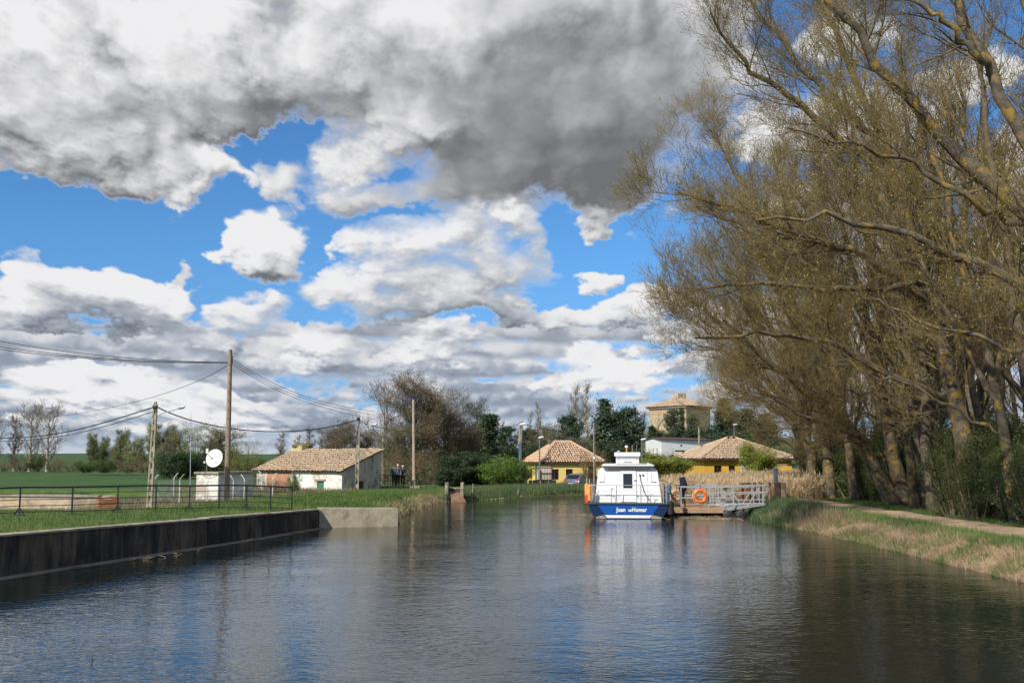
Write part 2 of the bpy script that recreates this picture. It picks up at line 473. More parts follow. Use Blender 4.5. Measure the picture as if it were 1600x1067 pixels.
M = dict(
    bark=mat('bark_with_lichen', (.065, .052, .038), (.16, .128, .088), .9, 3, bump=.8, bscale=14, col3=(.28, .18, .035), scale3=2.6),
    bark_dark=mat('bark_brown', (.10, .075, .05), (.19, .15, .10), .9, 3, bump=.6, bscale=12),
    bark_pale=mat('bark_pale_grey', (.30, .26, .20), (.42, .37, .30), .9, 2, bump=.4),
    twig=mat('twigs_tan_olive', (.15, .105, .040), (.24, .175, .065), .8, .5),
    twig_grey=mat('twigs_grey', (.17, .14, .11), (.27, .23, .18), .85, .5),
    bud=mat('opening_buds', (.28, .235, .05), (.38, .31, .08), .7, .4, trans=.25),
    leaf=mat('leaf_mid_green', (.065, .125, .022), (.12, .19, .035), .6, .6, rand=.3, trans=.3),
    leaf_dark=mat('leaf_dark_green', (.020, .045, .016), (.045, .075, .022), .6, .7, rand=.3, trans=.12),
    leaf_lime=mat('leaf_lime', (.21, .26, .035), (.32, .34, .06), .6, .6, rand=.2, trans=.35),
    leaf_olive=mat('leaf_olive', (.12, .12, .035), (.19, .17, .06), .7, .6, rand=.3, trans=.25),
    leaf_brown=mat('leaf_brown_buds', (.15, .095, .04), (.22, .15, .06), .8, .6, rand=.2, trans=.2),
    needle=mat('needles_blue_green', (.030, .060, .032), (.055, .085, .035), .6, .6, rand=.3, trans=.08),
    concrete=mat('weathered_concrete', (.40, .35, .26), (.28, .24, .17), .9, 2.2, bump=.5, col3=(.16, .14, .10), scale3=3),
    white=mat('white_paint', (.80, .80, .78), (.72, .72, .70), .45, 1.5),
    gel=mat('white_gelcoat', (.80, .80, .79), None, .25),
    plaster=mat('old_white_plaster', (.80, .77, .69), (.68, .63, .54), .9, 1.6, bump=.5, col3=(.50, .42, .32), scale3=.6, contrast=(.45, .75)),
    plaster_grey=mat('grey_plaster', (.54, .49, .41), (.42, .37, .31), .95, 1.4, bump=.6, col3=(.22, .19, .17), scale3=1.6, stretch=(1, 1, .35)),  # greyer, darker plaster with streaks, for the old house's side and back walls
    adobe=mat('exposed_red_adobe', (.50, .25, .15), (.38, .20, .12), .95, 3, bump=.7),
    yellow=mat('yellow_painted_wall', (.82, .62, .20), (.76, .56, .17), .85, 1.2),
    yellow_deep=mat('deep_yellow_wall', (.68, .40, .045), (.60, .34, .04), .85, 1.2),
    stone=mat('golden_limestone', (.52, .43, .28), (.40, .32, .20), .95, 1.2, bump=.6, bscale=6, col3=(.40, .29, .18), scale3=.25),
    steel=mat('galvanised_steel', (.42, .43, .44), (.52, .53, .54), .45, 5, metal=.5),
    alu=mat('pale_aluminium', (.40, .41, .42), (.50, .51, .52), .5, 4, metal=.35),
    black=mat('black_rail_paint', (.012, .013, .016), (.03, .03, .032), .45, 8),
    dark=mat('dark_opening', (.012, .011, .010), None, .7),
    glass=mat('dark_window_glass', (.01, .012, .015), None, .06, spec=.8),
    rubber=mat('black_rubber', (.018, .018, .02), None, .7),
    wood=mat('grey_pole_wood', (.21, .155, .11), (.33, .25, .18), .9, 2, stretch=(6, 6, .6), bump=.4),
    wood_deck=mat('tan_deck_timber', (.36, .22, .125), (.47, .31, .19), .75, 2, stretch=(1, 8, 8), rand=.2),
    wood_dark=mat('dark_timber', (.055, .032, .022), (.10, .055, .035), .85, 3, stretch=(5, 5, .8), bump=.5),
    rust=mat('rusty_plate', (.16, .085, .05), (.25, .15, .09), .85, 3, bump=.4),
    brick=mat('old_orange_brick', (.42, .19, .085), (.30, .13, .06), .9, 2.5, bump=.4, rand=.5),
    mortar=mat('pale_mortar', (.34, .27, .20), None, .95),
    navy=mat('navy_hull_paint', (.008, .022, .070), None, .25),
    blue=mat('bright_blue_panel', (.004, .075, .34), None, .3),
    gunwale=mat('dark_green_grey_gunwale', (.030, .060, .055), None, .5),
    orange=mat('orange_plastic', (.85, .16, .015), (.78, .13, .012), .5, 4),
    peach=mat('faded_orange_fender', (.80, .36, .10), (.72, .28, .07), .5, 3),
    red=mat('red_plastic', (.55, .05, .03), None, .5),
    cable=mat('black_cable', (.012, .012, .014), None, .6),
    skin=mat('skin', (.46, .27, .19), None, .55),
    cloth_navy=mat('navy_cloth', (.008, .011, .028), (.014, .018, .04), .9, 12),
    cloth_black=mat('black_cloth', (.009, .009, .012), None, .9),
    cloth_grey=mat('grey_blue_cloth', (.07, .085, .13), None, .9),
    cloth_white=mat('white_cloth', (.72, .72, .70), None, .9),
    hair=mat('dark_hair', (.02, .014, .010), None, .7),
    hair_grey=mat('pale_grey_hair', (.62, .60, .57), None, .7),
    green_door=mat('green_door_paint', (.07, .22, .13), (.05, .15, .09), .6, 3),
    dark_red=mat('dark_red_paint', (.13, .018, .014), None, .6),
    purple=mat('dark_red_roof_sheet', (.13, .045, .05), None, .6),
    car=mat('grey_blue_car_paint', (.16, .18, .22), None, .22, metal=.4),
    post_blue=mat('blue_grey_steel_post', (.10, .14, .19), (.14, .18, .22), .6, 3),
    straw=mat('dry_straw', (.52, .41, .26), (.35, .26, .16), .85, 1.0, trans=.25),
    reed=mat('dry_reeds', (.66, .51, .31), (.48, .35, .20), .85, .8, trans=.25),
    grass=mat('green_grass', (.085, .15, .028), (.17, .23, .055), .7, .5, trans=.3),
    grass_blue=mat('rush_green', (.065, .115, .04), (.14, .18, .07), .7, .8, trans=.25),
    path=mat('sandy_path', (.40, .28, .17), (.31, .21, .125), .95, .9, col3=(.47, .36, .24), scale3=2.4, bump=.5, bscale=9, space='World'),
    stone_grey=mat('rough_stone', (.24, .21, .16), (.34, .30, .24), .95, 3, bump=.7),
)
# roof tiles: every tile row its own baked-clay tone
def tile_mat(name, a, b, c):
    m = bpy.data.materials.new(name); m.use_nodes = True; nt = m.node_tree; bs = nt.nodes['Principled BSDF']; bs.inputs['Roughness'].default_value = .9
    at = nt.nodes.new('ShaderNodeAttribute'); at.attribute_name = 'tone'; t = X(nt, at.outputs['Fac'])
    geo = nt.nodes.new('ShaderNodeNewGeometry'); n = noise_node(nt, geo.outputs['Position'], .7, 4, .6)
    c1 = mixc(nt, t, a, b); c2 = mixc(nt, n.step(.42, .66), c1, c)
    nt.links.new(c2, bs.inputs['Base Color']); return m
M['tile'] = tile_mat('clay_tiles', (.44, .29, .18), (.58, .44, .30), (.42, .33, .22))
M['tile_red'] = tile_mat('red_clay_tiles', (.46, .27, .16), (.60, .42, .28), (.48, .34, .22))

# ------------------------------------------------------------------ the land: one height function
def rt(s): return s
LB = [(-21.0, 0.0), (-13.6, 26.4), (-12.1, 31.6), (-10.0, 39.0), (-8.6, 45.0), (-5.2, 46.2), (-5.9, 51.5), (-5.35, 58.5), (-5.0, 70.0), (-3.2, 72.5), (6.4, 83.0), (24.0, 100.0), (60.0, 122.0)]
RB = [(64.0, 108.0), (22.0, 86.0), (9.8, 72.0), (10.0, 61.5), (13.2, 58.5), (13.0, 54.0), (12.0, 50.0), (12.7, 43.0), (12.9, 33.0), (12.9, 25.0), (13.4, 12.0), (14.0, 0.0)]
CANAL = [(-24.0, -12.0)] + LB + RB + [(14.5, -12.0)]
def poly_sd(P, x, y):
    """signed distance to a polygon: negative inside"""
    d = np.full(x.shape, 1e9, np.float64); ins = np.zeros(x.shape, bool)
    n = len(P)
    for i in range(n):
        ax, ay = P[i]; bx, by = P[(i + 1) % n]
        ex, ey = bx - ax, by - ay
        t = np.clip(((x - ax) * ex + (y - ay) * ey) / (ex * ex + ey * ey), 0, 1)
        d = np.minimum(d, (x - ax - t * ex) ** 2 + (y - ay - t * ey) ** 2)
        if ay != by:
            c = ((ay > y) != (by > y)) & (x < (bx - ax) * (y - ay) / (by - ay) + ax)
            ins ^= c
    d = np.sqrt(d)
    return np.where(ins, -d, d)
def seg_d(P, x, y):
    d = np.full(np.shape(x), 1e9)
    for i in range(len(P) - 1):
        ax, ay = P[i]; bx, by = P[i + 1]; ex, ey = bx - ax, by - ay
        t = np.clip(((x - ax) * ex + (y - ay) * ey) / (ex * ex + ey * ey), 0, 1)
        d = np.minimum(d, np.hypot(x - ax - t * ex, y - ay - t * ey))
    return d
WALL = LB[:6]
def wall_top(y): return np.interp(y, [0, 26.4, 45, 46.2, 52], [1.30, 1.15, .86, .80, .6])
def height(x, y):
    x, y = np.asarray(x, float), np.asarray(y, float)
    sd = poly_sd(CANAL, x, y)
    left = (x < np.interp(y, [0, 60, 75], [0, 0, -3.2])) & (y < 74)
    # left bank behind the wall
    hl = np.interp(y, [0, 30, 45, 52, 58, 68, 78, 95], [1.15, 1.05, .98, .95, .95, .75, .55, .60])
    dip = sstep(-13, -17, x - (y - 52) * .15) * sstep(39, 51, y) * sstep(80, 70, y)
    hl = hl * (1 - dip) + .10 * dip
    w = seg_d(WALL, x, y)
    hl = np.where(w < 3.0, np.minimum(hl, 9) * sstep(0, 3.0, w) + (wall_top(y) - .03) * (1 - sstep(0, 3.0, w)), hl)
    softl = sstep(46.9, 48.5, y)
    bankl = np.clip(sd / 1.6, 0, 1) ** .7 * hl
    hl = hl * (1 - softl) + bankl * softl
    # right bank: steep straw slope, flat top with the path
    hr = sstep(0, 1.7, sd + .15) * .66 + np.clip(sd - 1.7, 0, 1.2) * .03
    # far bank, rising to the village
    hf = sstep(-.1, 1.6, sd) * .42 + np.clip(sd - 10, 0, 30) * .012
    far = sstep(68, 75, y)
    # reed bed stands barely above the water
    hr = np.where((y > 55), hr * (1 - .55 * sstep(58, 62, y) * sstep(26, 16, x)), hr)
    h = np.where(left, hl, np.where(x < 8, hf, hr * (1 - far) + hf * far))
    lf = sstep(74, 80, y)
    h = h * (1 - lf) + (hf * .5 + .5 * .6) * lf
    # roll of the country beyond
    r = np.hypot(x, y)
    hill = 8.0 * np.exp(-((x - 44) / 46) ** 2 - ((y - 238) / 62) ** 2)
    h = h + hill * sstep(115, 170, y) + 1.2 * sstep(200, 900, r) * (1 + .0 * x)
    h = h + sstep(1200, 4200, r) * (8 + 7 * gnoise(x / 900 + .3, y / 900 + 7.7))
    inside = np.clip(-sd / .9, 0, 1)
    h = np.where(sd < 0, -1.3 * inside - .02, h)
    h = h + np.where(sd > .4, (gnoise(x * .55, y * .55) * .07 + gnoise(x * 1.7, y * 1.7) * .03) * np.clip(w / 1.5, 0, 1) * sstep(.2, 2, sd), 0)
    # the wall's own strip: ground stops under the wall body
    h = np.where((w < 1.2) & (y < 46.6) & (sd < .40), -1.3, h)
    return h
def hz(x, y): return float(height(np.array([x]), np.array([y]))[0])
def axis(segs):
    out = [segs[0][0]]
    for a, b, st in segs:
        n = max(1, int(round((b - a) / st))); out += list(a + (b - a) * (np.arange(n) + 1) / n)
    return np.array(out)
gx = axis([(-5200, -1200, 400), (-1200, -300, 90), (-300, -100, 20), (-100, -26, 2.5), (-26, 24, .32), (24, 60, 1.5), (60, 140, 5), (140, 400, 26), (400, 1300, 110), (1300, 5200, 400)])
gy = axis([(-400, -40, 60), (-40, 8, 4), (8, 22, 1.0), (22, 92, .36), (92, 130, 1.5), (130, 330, 6), (330, 900, 50), (900, 6600, 300)])
GX, GY = np.meshgrid(gx, gy)
GZ = height(GX, GY)
nx_, ny_ = len(gx), len(gy)
Vg = np.stack([GX, GY, GZ], -1).reshape(-1, 3)
ii = (np.arange(ny_ - 1)[:, None] * nx_ + np.arange(nx_ - 1)[None]).ravel()
ground_me = np_mesh('ground', Vg, Q=np.stack([ii, ii + 1, ii + nx_ + 1, ii + nx_], 1), smooth=True)
# what grows or lies where: colour of the soil and turf itself
def lerp(a, b, t): return a * (1 - t[..., None]) + np.array(b) * t[..., None]
sdg = poly_sd(CANAL, GX, GY)
gc = np.zeros(GX.shape + (3,)) + np.array((.075, .125, .030))
nz = gnoise(GX * .35, GY * .35)
gc = lerp(gc, (.16, .15, .065), sstep(.05, .45, nz) * .6)
fieldm = sstep(-14, -20, GX) * sstep(78, 82, GY)
gc = lerp(gc, (.052, .105, .026), fieldm * sstep(260, 200, GY))
gc = lerp(gc, (.055, .095, .030), sstep(180, 260, np.hypot(GX, GY)))
rb = sstep(8, 10, GX) * sstep(56, 50, GY)
gc = lerp(gc, (.30, .21, .125), rb * sstep(1.7, 1.1, sdg + nz * .5))
gc = lerp(gc, (.10, .085, .05), sstep(.15, -.1, sdg))
wood = sstep(18.2, 20.0, GX) * sstep(120, 100, GY)
gc = lerp(gc, (.075, .075, .035), wood * .8)
reedm = sstep(8, 9, GX) * sstep(58, 61, GY) * sstep(92, 84, GY) * sstep(21, 18, GX)
gc = lerp(gc, (.26, .19, .10), reedm)
hillm = np.exp(-((GX - 44) / 46) ** 2 - ((GY - 238) / 60) ** 2)
gc = lerp(gc, (.11, .11, .05), np.clip(hillm, 0, 1))
gc = lerp(gc, (.30, .25, .17), (sstep(-14.0, -16.5, GX) * sstep(61.5, 60.4, GY) * sstep(58.8, 59.6, GY)) * .9)
at = ground_me.color_attributes.new('turf', 'FLOAT_COLOR', 'POINT')
at.data.foreach_set('color', np.concatenate([gc, np.ones(GX.shape + (1,))], -1).astype(np.float32).ravel())
def ground_mat():
    m = bpy.data.materials.new('turf_and_soil'); m.use_nodes = True; nt = m.node_tree; b = nt.nodes['Principled BSDF']
    b.inputs['Roughness'].default_value = .95; b.inputs['Specular IOR Level'].default_value = .2
    a = nt.nodes.new('ShaderNodeAttribute'); a.attribute_name = 'turf'
    g = nt.nodes.new('ShaderNodeNewGeometry'); p = g.outputs['Position']
    n1 = noise_node(nt, p, 1.3, 8, .7); n2 = noise_node(nt, p, 7.0, 4, .7)
    mp = nt.nodes.new('ShaderNodeMapping'); mp.inputs['Scale'].default_value = (.018, .16, 1); mp.inputs['Rotation'].default_value = (0, 0, RAD(-8)); nt.links.new(p, mp.inputs[0])
    n4 = noise_node(nt, mp.outputs[0], 3.0, 5, .65)
    s = nt.nodes.new('ShaderNodeVectorMath'); s.operation = 'SCALE'; nt.links.new(a.outputs['Color'], s.inputs[0])
    nt.links.new((n1.step(.25, .75, .62, 1.35, 'LINEAR') * n2.step(.3, .7, .78, 1.22, 'LINEAR') * n4.step(.35, .65, .72, 1.25, 'LINEAR')).s, s.inputs['Scale'])
    nt.links.new(s.outputs[0], b.inputs['Base Color'])
    bn = nt.nodes.new('ShaderNodeBump'); bn.inputs['Distance'].default_value = .06; bn.inputs['Strength'].default_value = .8
    nt.links.new(n2.s, bn.inputs['Height']); nt.links.new(bn.outputs[0], b.inputs['Normal'])
    return m
ground = tag(link('ground', ground_me, ground_mat()), 'grassy banks and fields on both sides of the canal', kind='structure')

# water: one sheet over the canal bed
def water_mat():
    m = bpy.data.materials.new('canal_water'); m.use_nodes = True; nt = m.node_tree; b = nt.nodes['Principled BSDF']
    b.inputs['Base Color'].default_value = (.010, .015, .012, 1); b.inputs['Roughness'].default_value = .05; b.inputs['IOR'].default_value = 1.333
    g = nt.nodes.new('ShaderNodeNewGeometry'); mp = nt.nodes.new('ShaderNodeMapping')
    nt.links.new(g.outputs['Position'], mp.inputs[0]); mp.inputs['Scale'].default_value = (.70, 1, 1); mp.inputs['Rotation'].default_value = (0, 0, RAD(7))
    p = mp.outputs[0]
    w1 = noise_node(nt, p, 6.5, 2, .6, .4); w2 = noise_node(nt, p, 1.7, 2, .5, .3); w3 = noise_node(nt, p, .30, 3, .5)
    gust = w3.step(.34, .62, .55, 1.0)
    hgt = (w1 * 1.0 + w2 * 1.1) * gust
    bn = nt.nodes.new('ShaderNodeBump'); bn.inputs['Distance'].default_value = WAVE; bn.inputs['Strength'].default_value = 1.0
    nt.links.new(hgt.s, bn.inputs['Height']); nt.links.new(bn.outputs[0], b.inputs['Normal'])
    return m
WAVE = .012
wm = bpy.data.meshes.new('water')
wm.from_pydata([(-40, -20, 0), (30, -20, 0), (30, 60, 0), (80, 130, 0), (-20, 130, 0), (-20, 60, 0)], [], [(0, 1, 2, 3, 4, 5)])
water = tag(link('water', wm, water_mat()), 'rippled canal water reflecting the cloudy sky', kind='structure')

# towpath: a sheet draped on the bank top
pc = [(16.6, 18), (16.6, 30), (16.55, 45), (16.5, 58), (17.4, 70), (22, 84), (34, 98)]
ys = np.arange(18, 98, .5); xs = np.interp(ys, [p[1] for p in pc], [p[0] for p in pc])
ws_ = np.linspace(-1, 1, 9)
wd = 1.28 + .14 * gnoise(ys * .3, ys * 0 + .5)
PXm = xs[:, None] + ws_[None] * wd[:, None]; PYm = np.repeat(ys[:, None], 9, 1)
PZm = height(PXm, PYm) + .03 + .015 * (1 - ws_[None] ** 2)
PZm[:, 0] -= .10; PZm[:, -1] -= .10
jj = (np.arange(len(ys) - 1)[:, None] * 9 + np.arange(8)[None]).ravel()
path = tag(link('path', np_mesh('path', np.stack([PXm, PYm, PZm], -1), Q=np.stack([jj, jj + 1, jj + 10, jj + 9], 1), smooth=True), M['path']), 'sandy towpath along the right bank under the trees', kind='structure')

# ------------------------------------------------------------------ grasses, straw, reeds (stuff)
def blades(name, pts, h, w, lean, m, label, tris=1, leandir=None, parent=None, cat=None):
    n = len(pts); a = rng.uniform(0, 2 * np.pi, n)
    hh = h * rng.uniform(.5, 1.25, n); ww = w * rng.uniform(.7, 1.3, n)
    d = np.stack([np.cos(a), np.sin(a), np.zeros(n)], 1)
    la = rng.uniform(0, 2 * np.pi, n)
    L = np.stack([np.cos(la), np.sin(la), np.zeros(n)], 1) * (lean * rng.uniform(.2, 1.4, n))[:, None]
    if leandir is not None: L = L + leandir
    top = pts + (L + np.array([0, 0, 1.0])) * hh[:, None] / np.sqrt(1 + (L ** 2).sum(1))[:, None]
    if tris == 1:
        V = np.stack([pts - d * ww[:, None] / 2, pts + d * ww[:, None] / 2, top], 1).reshape(-1, 3)
        me = np_mesh(name, V, T=np.arange(3 * n).reshape(-1, 3))
    else:
        mid = pts + (L * .35 + np.array([0, 0, 1.0])) * (hh * .55)[:, None]
        V = np.stack([pts - d * ww[:, None] / 2, pts + d * ww[:, None] / 2, mid + d * ww[:, None] * .42, mid - d * ww[:, None] * .42, top], 1).reshape(-1, 3)
        k = np.arange(n)[:, None] * 5
        me = np_mesh(name, V, T=np.concatenate([k + np.array([[3, 2, 4]])]), Q=k + np.array([[0, 1, 2, 3]]))
    o = tag(link(name, me, m, parent), label, cat, kind='stuff')
    return o
def scatter(n, x0, x1, y0, y1, keep):
    x, y = rng.uniform(x0, x1, n), rng.uniform(y0, y1, n)
    k = keep(x, y); x, y = x[k], y[k]
    return np.stack([x, y, height(x, y) - .02], 1)
cn = lambda x, y, s=1.0: gnoise(x * s + 31, y * s + 12)
sdf = lambda x, y: poly_sd(CANAL, x, y)

# ------------------------------------------------------------------ trees: branching grown level by level, all branches of a level at once
def unit(v): return v / (np.linalg.norm(v, axis=-1, keepdims=True) + 1e-9)
def resample(pts, radii, K):
    P = np.array([tuple(p) for p in pts], float)
    L = np.concatenate([[0], np.cumsum(np.linalg.norm(np.diff(P, axis=0), axis=1))]); t = np.linspace(0, L[-1], K)
    Q = np.stack([np.interp(t, L, P[:, i]) for i in range(3)], 1)
    for _ in range(3): Q[1:-1] = (Q[:-2] + 2 * Q[1:-1] + Q[2:]) / 4
    return Q, np.interp(t, L, radii)
def grow(P, R, n, t0, t1, ang, length, K, rf=.55, up=.1, wander=.12, bias=None, shrink=.5, tip=.3, rmin=.004):
    """children of the branches P (N,K,3): n per branch, leaving between t0 and t1 at about ang degrees"""
    N, K0, _ = P.shape
    if isinstance(n, np.ndarray): idx = np.repeat(np.arange(N), n)
    else: idx = np.repeat(np.arange(N), n)
    m = len(idx)
    t = rng.uniform(t0, t1, m) * (K0 - 1)
    i0 = np.minimum(t.astype(int), K0 - 2); f = (t - i0)[:, None]
    base = P[idx, i0] * (1 - f) + P[idx, i0 + 1] * f
    T = unit(P[idx, i0 + 1] - P[idx, i0])
    rb = R[idx, i0] * (1 - f[:, 0]) + R[idx, i0 + 1] * f[:, 0]
    rv = rng.normal(size=(m, 3)); U = unit(rv - T * (rv * T).sum(1, keepdims=True))
    a = np.radians(ang * rng.uniform(.7, 1.3, m))[:, None]
    D = unit(np.cos(a) * T + np.sin(a) * U)
    tt = (t / (K0 - 1))
    Ln = length * rng.uniform(.6, 1.25, m) * (1 - shrink * tt)
    r0 = np.maximum(np.minimum(rb * rf * rng.uniform(.7, 1.0, m), Ln * .03 + .002), rmin)
    pts = [base]; step = (Ln / (K - 1))[:, None]
    b = np.array([0, 0, up]) + (np.array(bias) if bias is not None else 0)
    p = base
    for k in range(K - 1):
        D = unit(D + rng.normal(size=(m, 3)) * wander + b * (1.0 / (K - 1)) * 2)
        p = p + D * step; pts.append(p)
    Pn = np.stack(pts, 1)
    Rn = r0[:, None] * (1 - (1 - tip) * np.linspace(0, 1, K)[None])
    return Pn, np.maximum(Rn, rmin * .6)
def tubes(P, R, s):
    """prisms around polylines, s-sided"""
    N, K, _ = P.shape
    T = np.empty_like(P); T[:, 1:-1] = P[:, 2:] - P[:, :-2]; T[:, 0] = P[:, 1] - P[:, 0]; T[:, -1] = P[:, -1] - P[:, -2]
    T = unit(T)
    ref = np.where(np.abs(T[:, :1, 2:3]) > .9, np.array([1.0, 0, 0]), np.array([0, 0, 1.0]))
    ref = np.repeat(ref, K, 1)
    U = unit(np.cross(T, ref)); Wv = np.cross(T, U)
    a = 2 * np.pi * np.arange(s) / s
    V = P[:, :, None] + (U[:, :, None] * np.cos(a)[None, None, :, None] + Wv[:, :, None] * np.sin(a)[None, None, :, None]) * R[:, :, None, None]
    base = (np.arange(N)[:, None, None] * K + np.arange(K - 1)[None, :, None]) * s
    k = np.arange(s)[None, None]; k2 = (k + 1) % s
    Q = np.stack([base + k, base + k2, base + s + k2, base + s + k], -1).reshape(-1, 4)
    return V.reshape(-1, 3), Q
def merge(parts):
    Vs, Qs, n = [], [], 0
    for V, Q in parts:
        Vs.append(V); Qs.append(Q + n); n += len(V)
    return np.concatenate(Vs), np.concatenate(Qs)
def leaf_faces(P, size, flat=1.0, n_each=1, spread=.1):
    """kite-shaped leaves round the given points"""
    P = np.repeat(P, n_each, 0) + rng.normal(size=(len(P) * n_each, 3)) * spread
    n = len(P); a = unit(rng.normal(size=(n, 3)) * np.array([1, 1, flat])); r = rng.normal(size=(n, 3)); b = unit(np.cross(a, r))
    s = size * rng.uniform(.6, 1.3, n)[:, None]
    V = np.stack([P, P + a * s * .5 + b * s * .32, P + a * s, P + a * s * .5 - b * s * .32], 1).reshape(-1, 3)
    return V, np.arange(4 * n).reshape(-1, 4)
def limbs_mesh(limbs, K):
    Ps, Rs = [], []
    for pts, r0, r1 in limbs:
        n = len(pts); q, r = resample(pts, np.linspace(r0, r1, n), K); Ps.append(q); Rs.append(r)
    return np.stack(Ps), np.stack(Rs)
def tree_object(name, label, cat, base, wood_parts, twig_parts, leaf_parts, mats, group=None, big_sides=7):
    """tree > trunk, crown: meshes given in coordinates relative to the base"""
    t = thing(name, label, cat, base, 0, group)
    V, Q = merge(wood_parts)
    link('trunk', np_mesh('trunk', V, Q=Q, smooth=True), mats[0], t)
    c = None
    if twig_parts:
        V, Q = merge(twig_parts); c = link('crown', np_mesh('crown', V, Q=Q), mats[1], t)
        if leaf_parts:
            V, Q = merge(leaf_parts); link('leaves' if mats[3:] else 'buds', np_mesh('buds', V, Q=Q), mats[2], c)
    elif leaf_parts:
        V, Q = merge(leaf_parts); link('crown', np_mesh('crown', V, Q=Q), mats[2], t)
    return t

# the big poplars on the right bank: main limbs surveyed, the rest grown
def poplar(label, base, limbs, dens=1.0, lens=(4.2, 2.1, 1.0), bias=(-.03, 0, .0), group=None, mats=None, twig_r=.0065, up=.22, K=16, bud=.052, t_low=.22, nbud=1):
    base = Vector(base)
    limbs = [([Vector(p) - base for p in pts], r0, r1) for pts, r0, r1 in limbs]
    P0, R0 = limbs_mesh(limbs, K)
    # swell at the root
    for i, (pts, r0, r1) in enumerate(limbs):
        if pts[0].length < 1.5: R0[i, 0] *= 1.2; R0[i, 1] *= 1.04
    P0[:, 1:-1] += rng.normal(size=P0[:, 1:-1].shape) * .10
    n1 = np.array([max(3, int(round(dens * 1.4 * np.linalg.norm(np.diff(p, axis=0), axis=1).sum()))) for p in P0])
    P1, R1 = grow(P0, R0, n1, t_low, .98, 36, lens[0], 8, .36, up, .11, bias, .45)
    P2, R2 = grow(P1, R1, int(round(8 * dens)), .12, 1, 40, lens[1], 5, .55, up * .8, .16, bias, .45)
    P3, R3 = grow(P2, R2, int(round(8 * dens)), .1, 1, 42, lens[2], 3, .6, up, .18, bias, .4, rmin=twig_r)
    P4, R4 = grow(P3, R3, 3, .15, 1, 45, lens[2] * .5, 2, .7, up, .18, bias, .3, rmin=twig_r * .85)
    ends = np.concatenate([P4[:, 1:].reshape(-1, 3), P3[:, 2:].reshape(-1, 3)])
    ends = ends[rng.random(len(ends)) < .9]
    mats = mats or (M['bark'], M['twig'], M['bud'])
    t = tree_object('poplar_tree', label, 'tree', base, [tubes(P0, R0, 9), tubes(P1, R1, 5)], [tubes(P2, R2, 3), tubes(P3, R3, 3), tubes(P4, R4, 3)],
                    [leaf_faces(ends, bud, 1, nbud, .06)], mats, group)
    return t

# generic bare or budding tree, unit-free: metres
def bare_tree(name, label, cat, h, spread, fork=.25, n_limb=6, dens=1.0, ang=30, up=.25, mats=None, r=.2, leaves=0, leaf=.05, group=None, lean=(0, 0), twig_r=.008, leafspread=.05, seed_t=0):
    trunk = [Vector((0, 0, -.2)), Vector((lean[0] * .3, lean[1] * .3, h * .35)), Vector((lean[0] * .7, lean[1] * .7, h * .7)), Vector((lean[0], lean[1], h * .95))]
    P0, R0 = limbs_mesh([(trunk, r, r * .18)], 12)
    P0[:, 1:-1] += rng.normal(size=P0[:, 1:-1].shape) * h * .004
    P1, R1 = grow(P0, R0, n_limb, fork, .9, ang, spread, 8, .6, up, .08, None, .5)
    A, AR = P1, R1
    P2, R2 = grow(A, AR, int(7 * dens), .15, 1, 36, spread * .42, 5, .6, up, .14, None, .4)
    P3, R3 = grow(P2, R2, int(6 * dens), .1, 1, 40, spread * .2, 4, .6, up, .16, None, .3, rmin=twig_r)
    ends = P3[:, 1:].reshape(-1, 3)
    lp = [leaf_faces(ends, leaf, 1, leaves, leafspread)] if leaves else None
    mats = mats or (M['bark_dark'], M['twig_grey'], M['leaf'])
    return tree_object(name, label, cat, (0, 0, 0), [tubes(P0, R0, 8), tubes(P1, R1, 5)], [tubes(P2, R2, 3), tubes(P3, R3, 3)], lp, mats, group)
def shrub(name, label, cat, h, w, n_stem=9, leaves=2, leaf=.10, mats=None, group=None, dens=1.0, ang=35, up=.15, spread=.12):
    limbs = []
    for k in range(n_stem):
        a = 2 * math.pi * k / n_stem + random.uniform(-.4, .4); q = random.uniform(.35, 1.0)
        top = Vector((math.cos(a) * w / 2 * q, math.sin(a) * w / 2 * q, h * random.uniform(.72, 1.0) * (1.06 - .38 * q * q)))
        limbs.append(([Vector((top.x * .35, top.y * .35, -.1)), Vector((top.x * .7, top.y * .7, top.z * .45)), top], .035 * h ** .5, .010))
    P0, R0 = limbs_mesh(limbs, 8)
    P1, R1 = grow(P0, R0, int(8 * dens), .04, 1, ang, w * .26, 5, .6, up, .15, None, .3)
    P2, R2 = grow(P1, R1, int(6 * dens), .1, 1, 42, w * .16, 4, .6, up, .18, None, .2, rmin=.006)
    pts = np.concatenate([P2[:, 1:].reshape(-1, 3), P1[:, 2:].reshape(-1, 3)])
    pts = pts[pts[:, 2] > .05]
    mats = mats or (M['bark_dark'], M['leaf'])
    t = thing(name, label, cat, (0, 0, 0), 0, group)
    V, Q = merge([tubes(P0, R0, 5), tubes(P1, R1, 3), tubes(P2, R2, 3)])
    link('stem', np_mesh('stem', V, Q=Q), mats[0], t)
    if leaves:
        V, Q = leaf_faces(pts, leaf, .8, leaves, spread); link('foliage', np_mesh('foliage', V, Q=Q), mats[1], t)
    return t
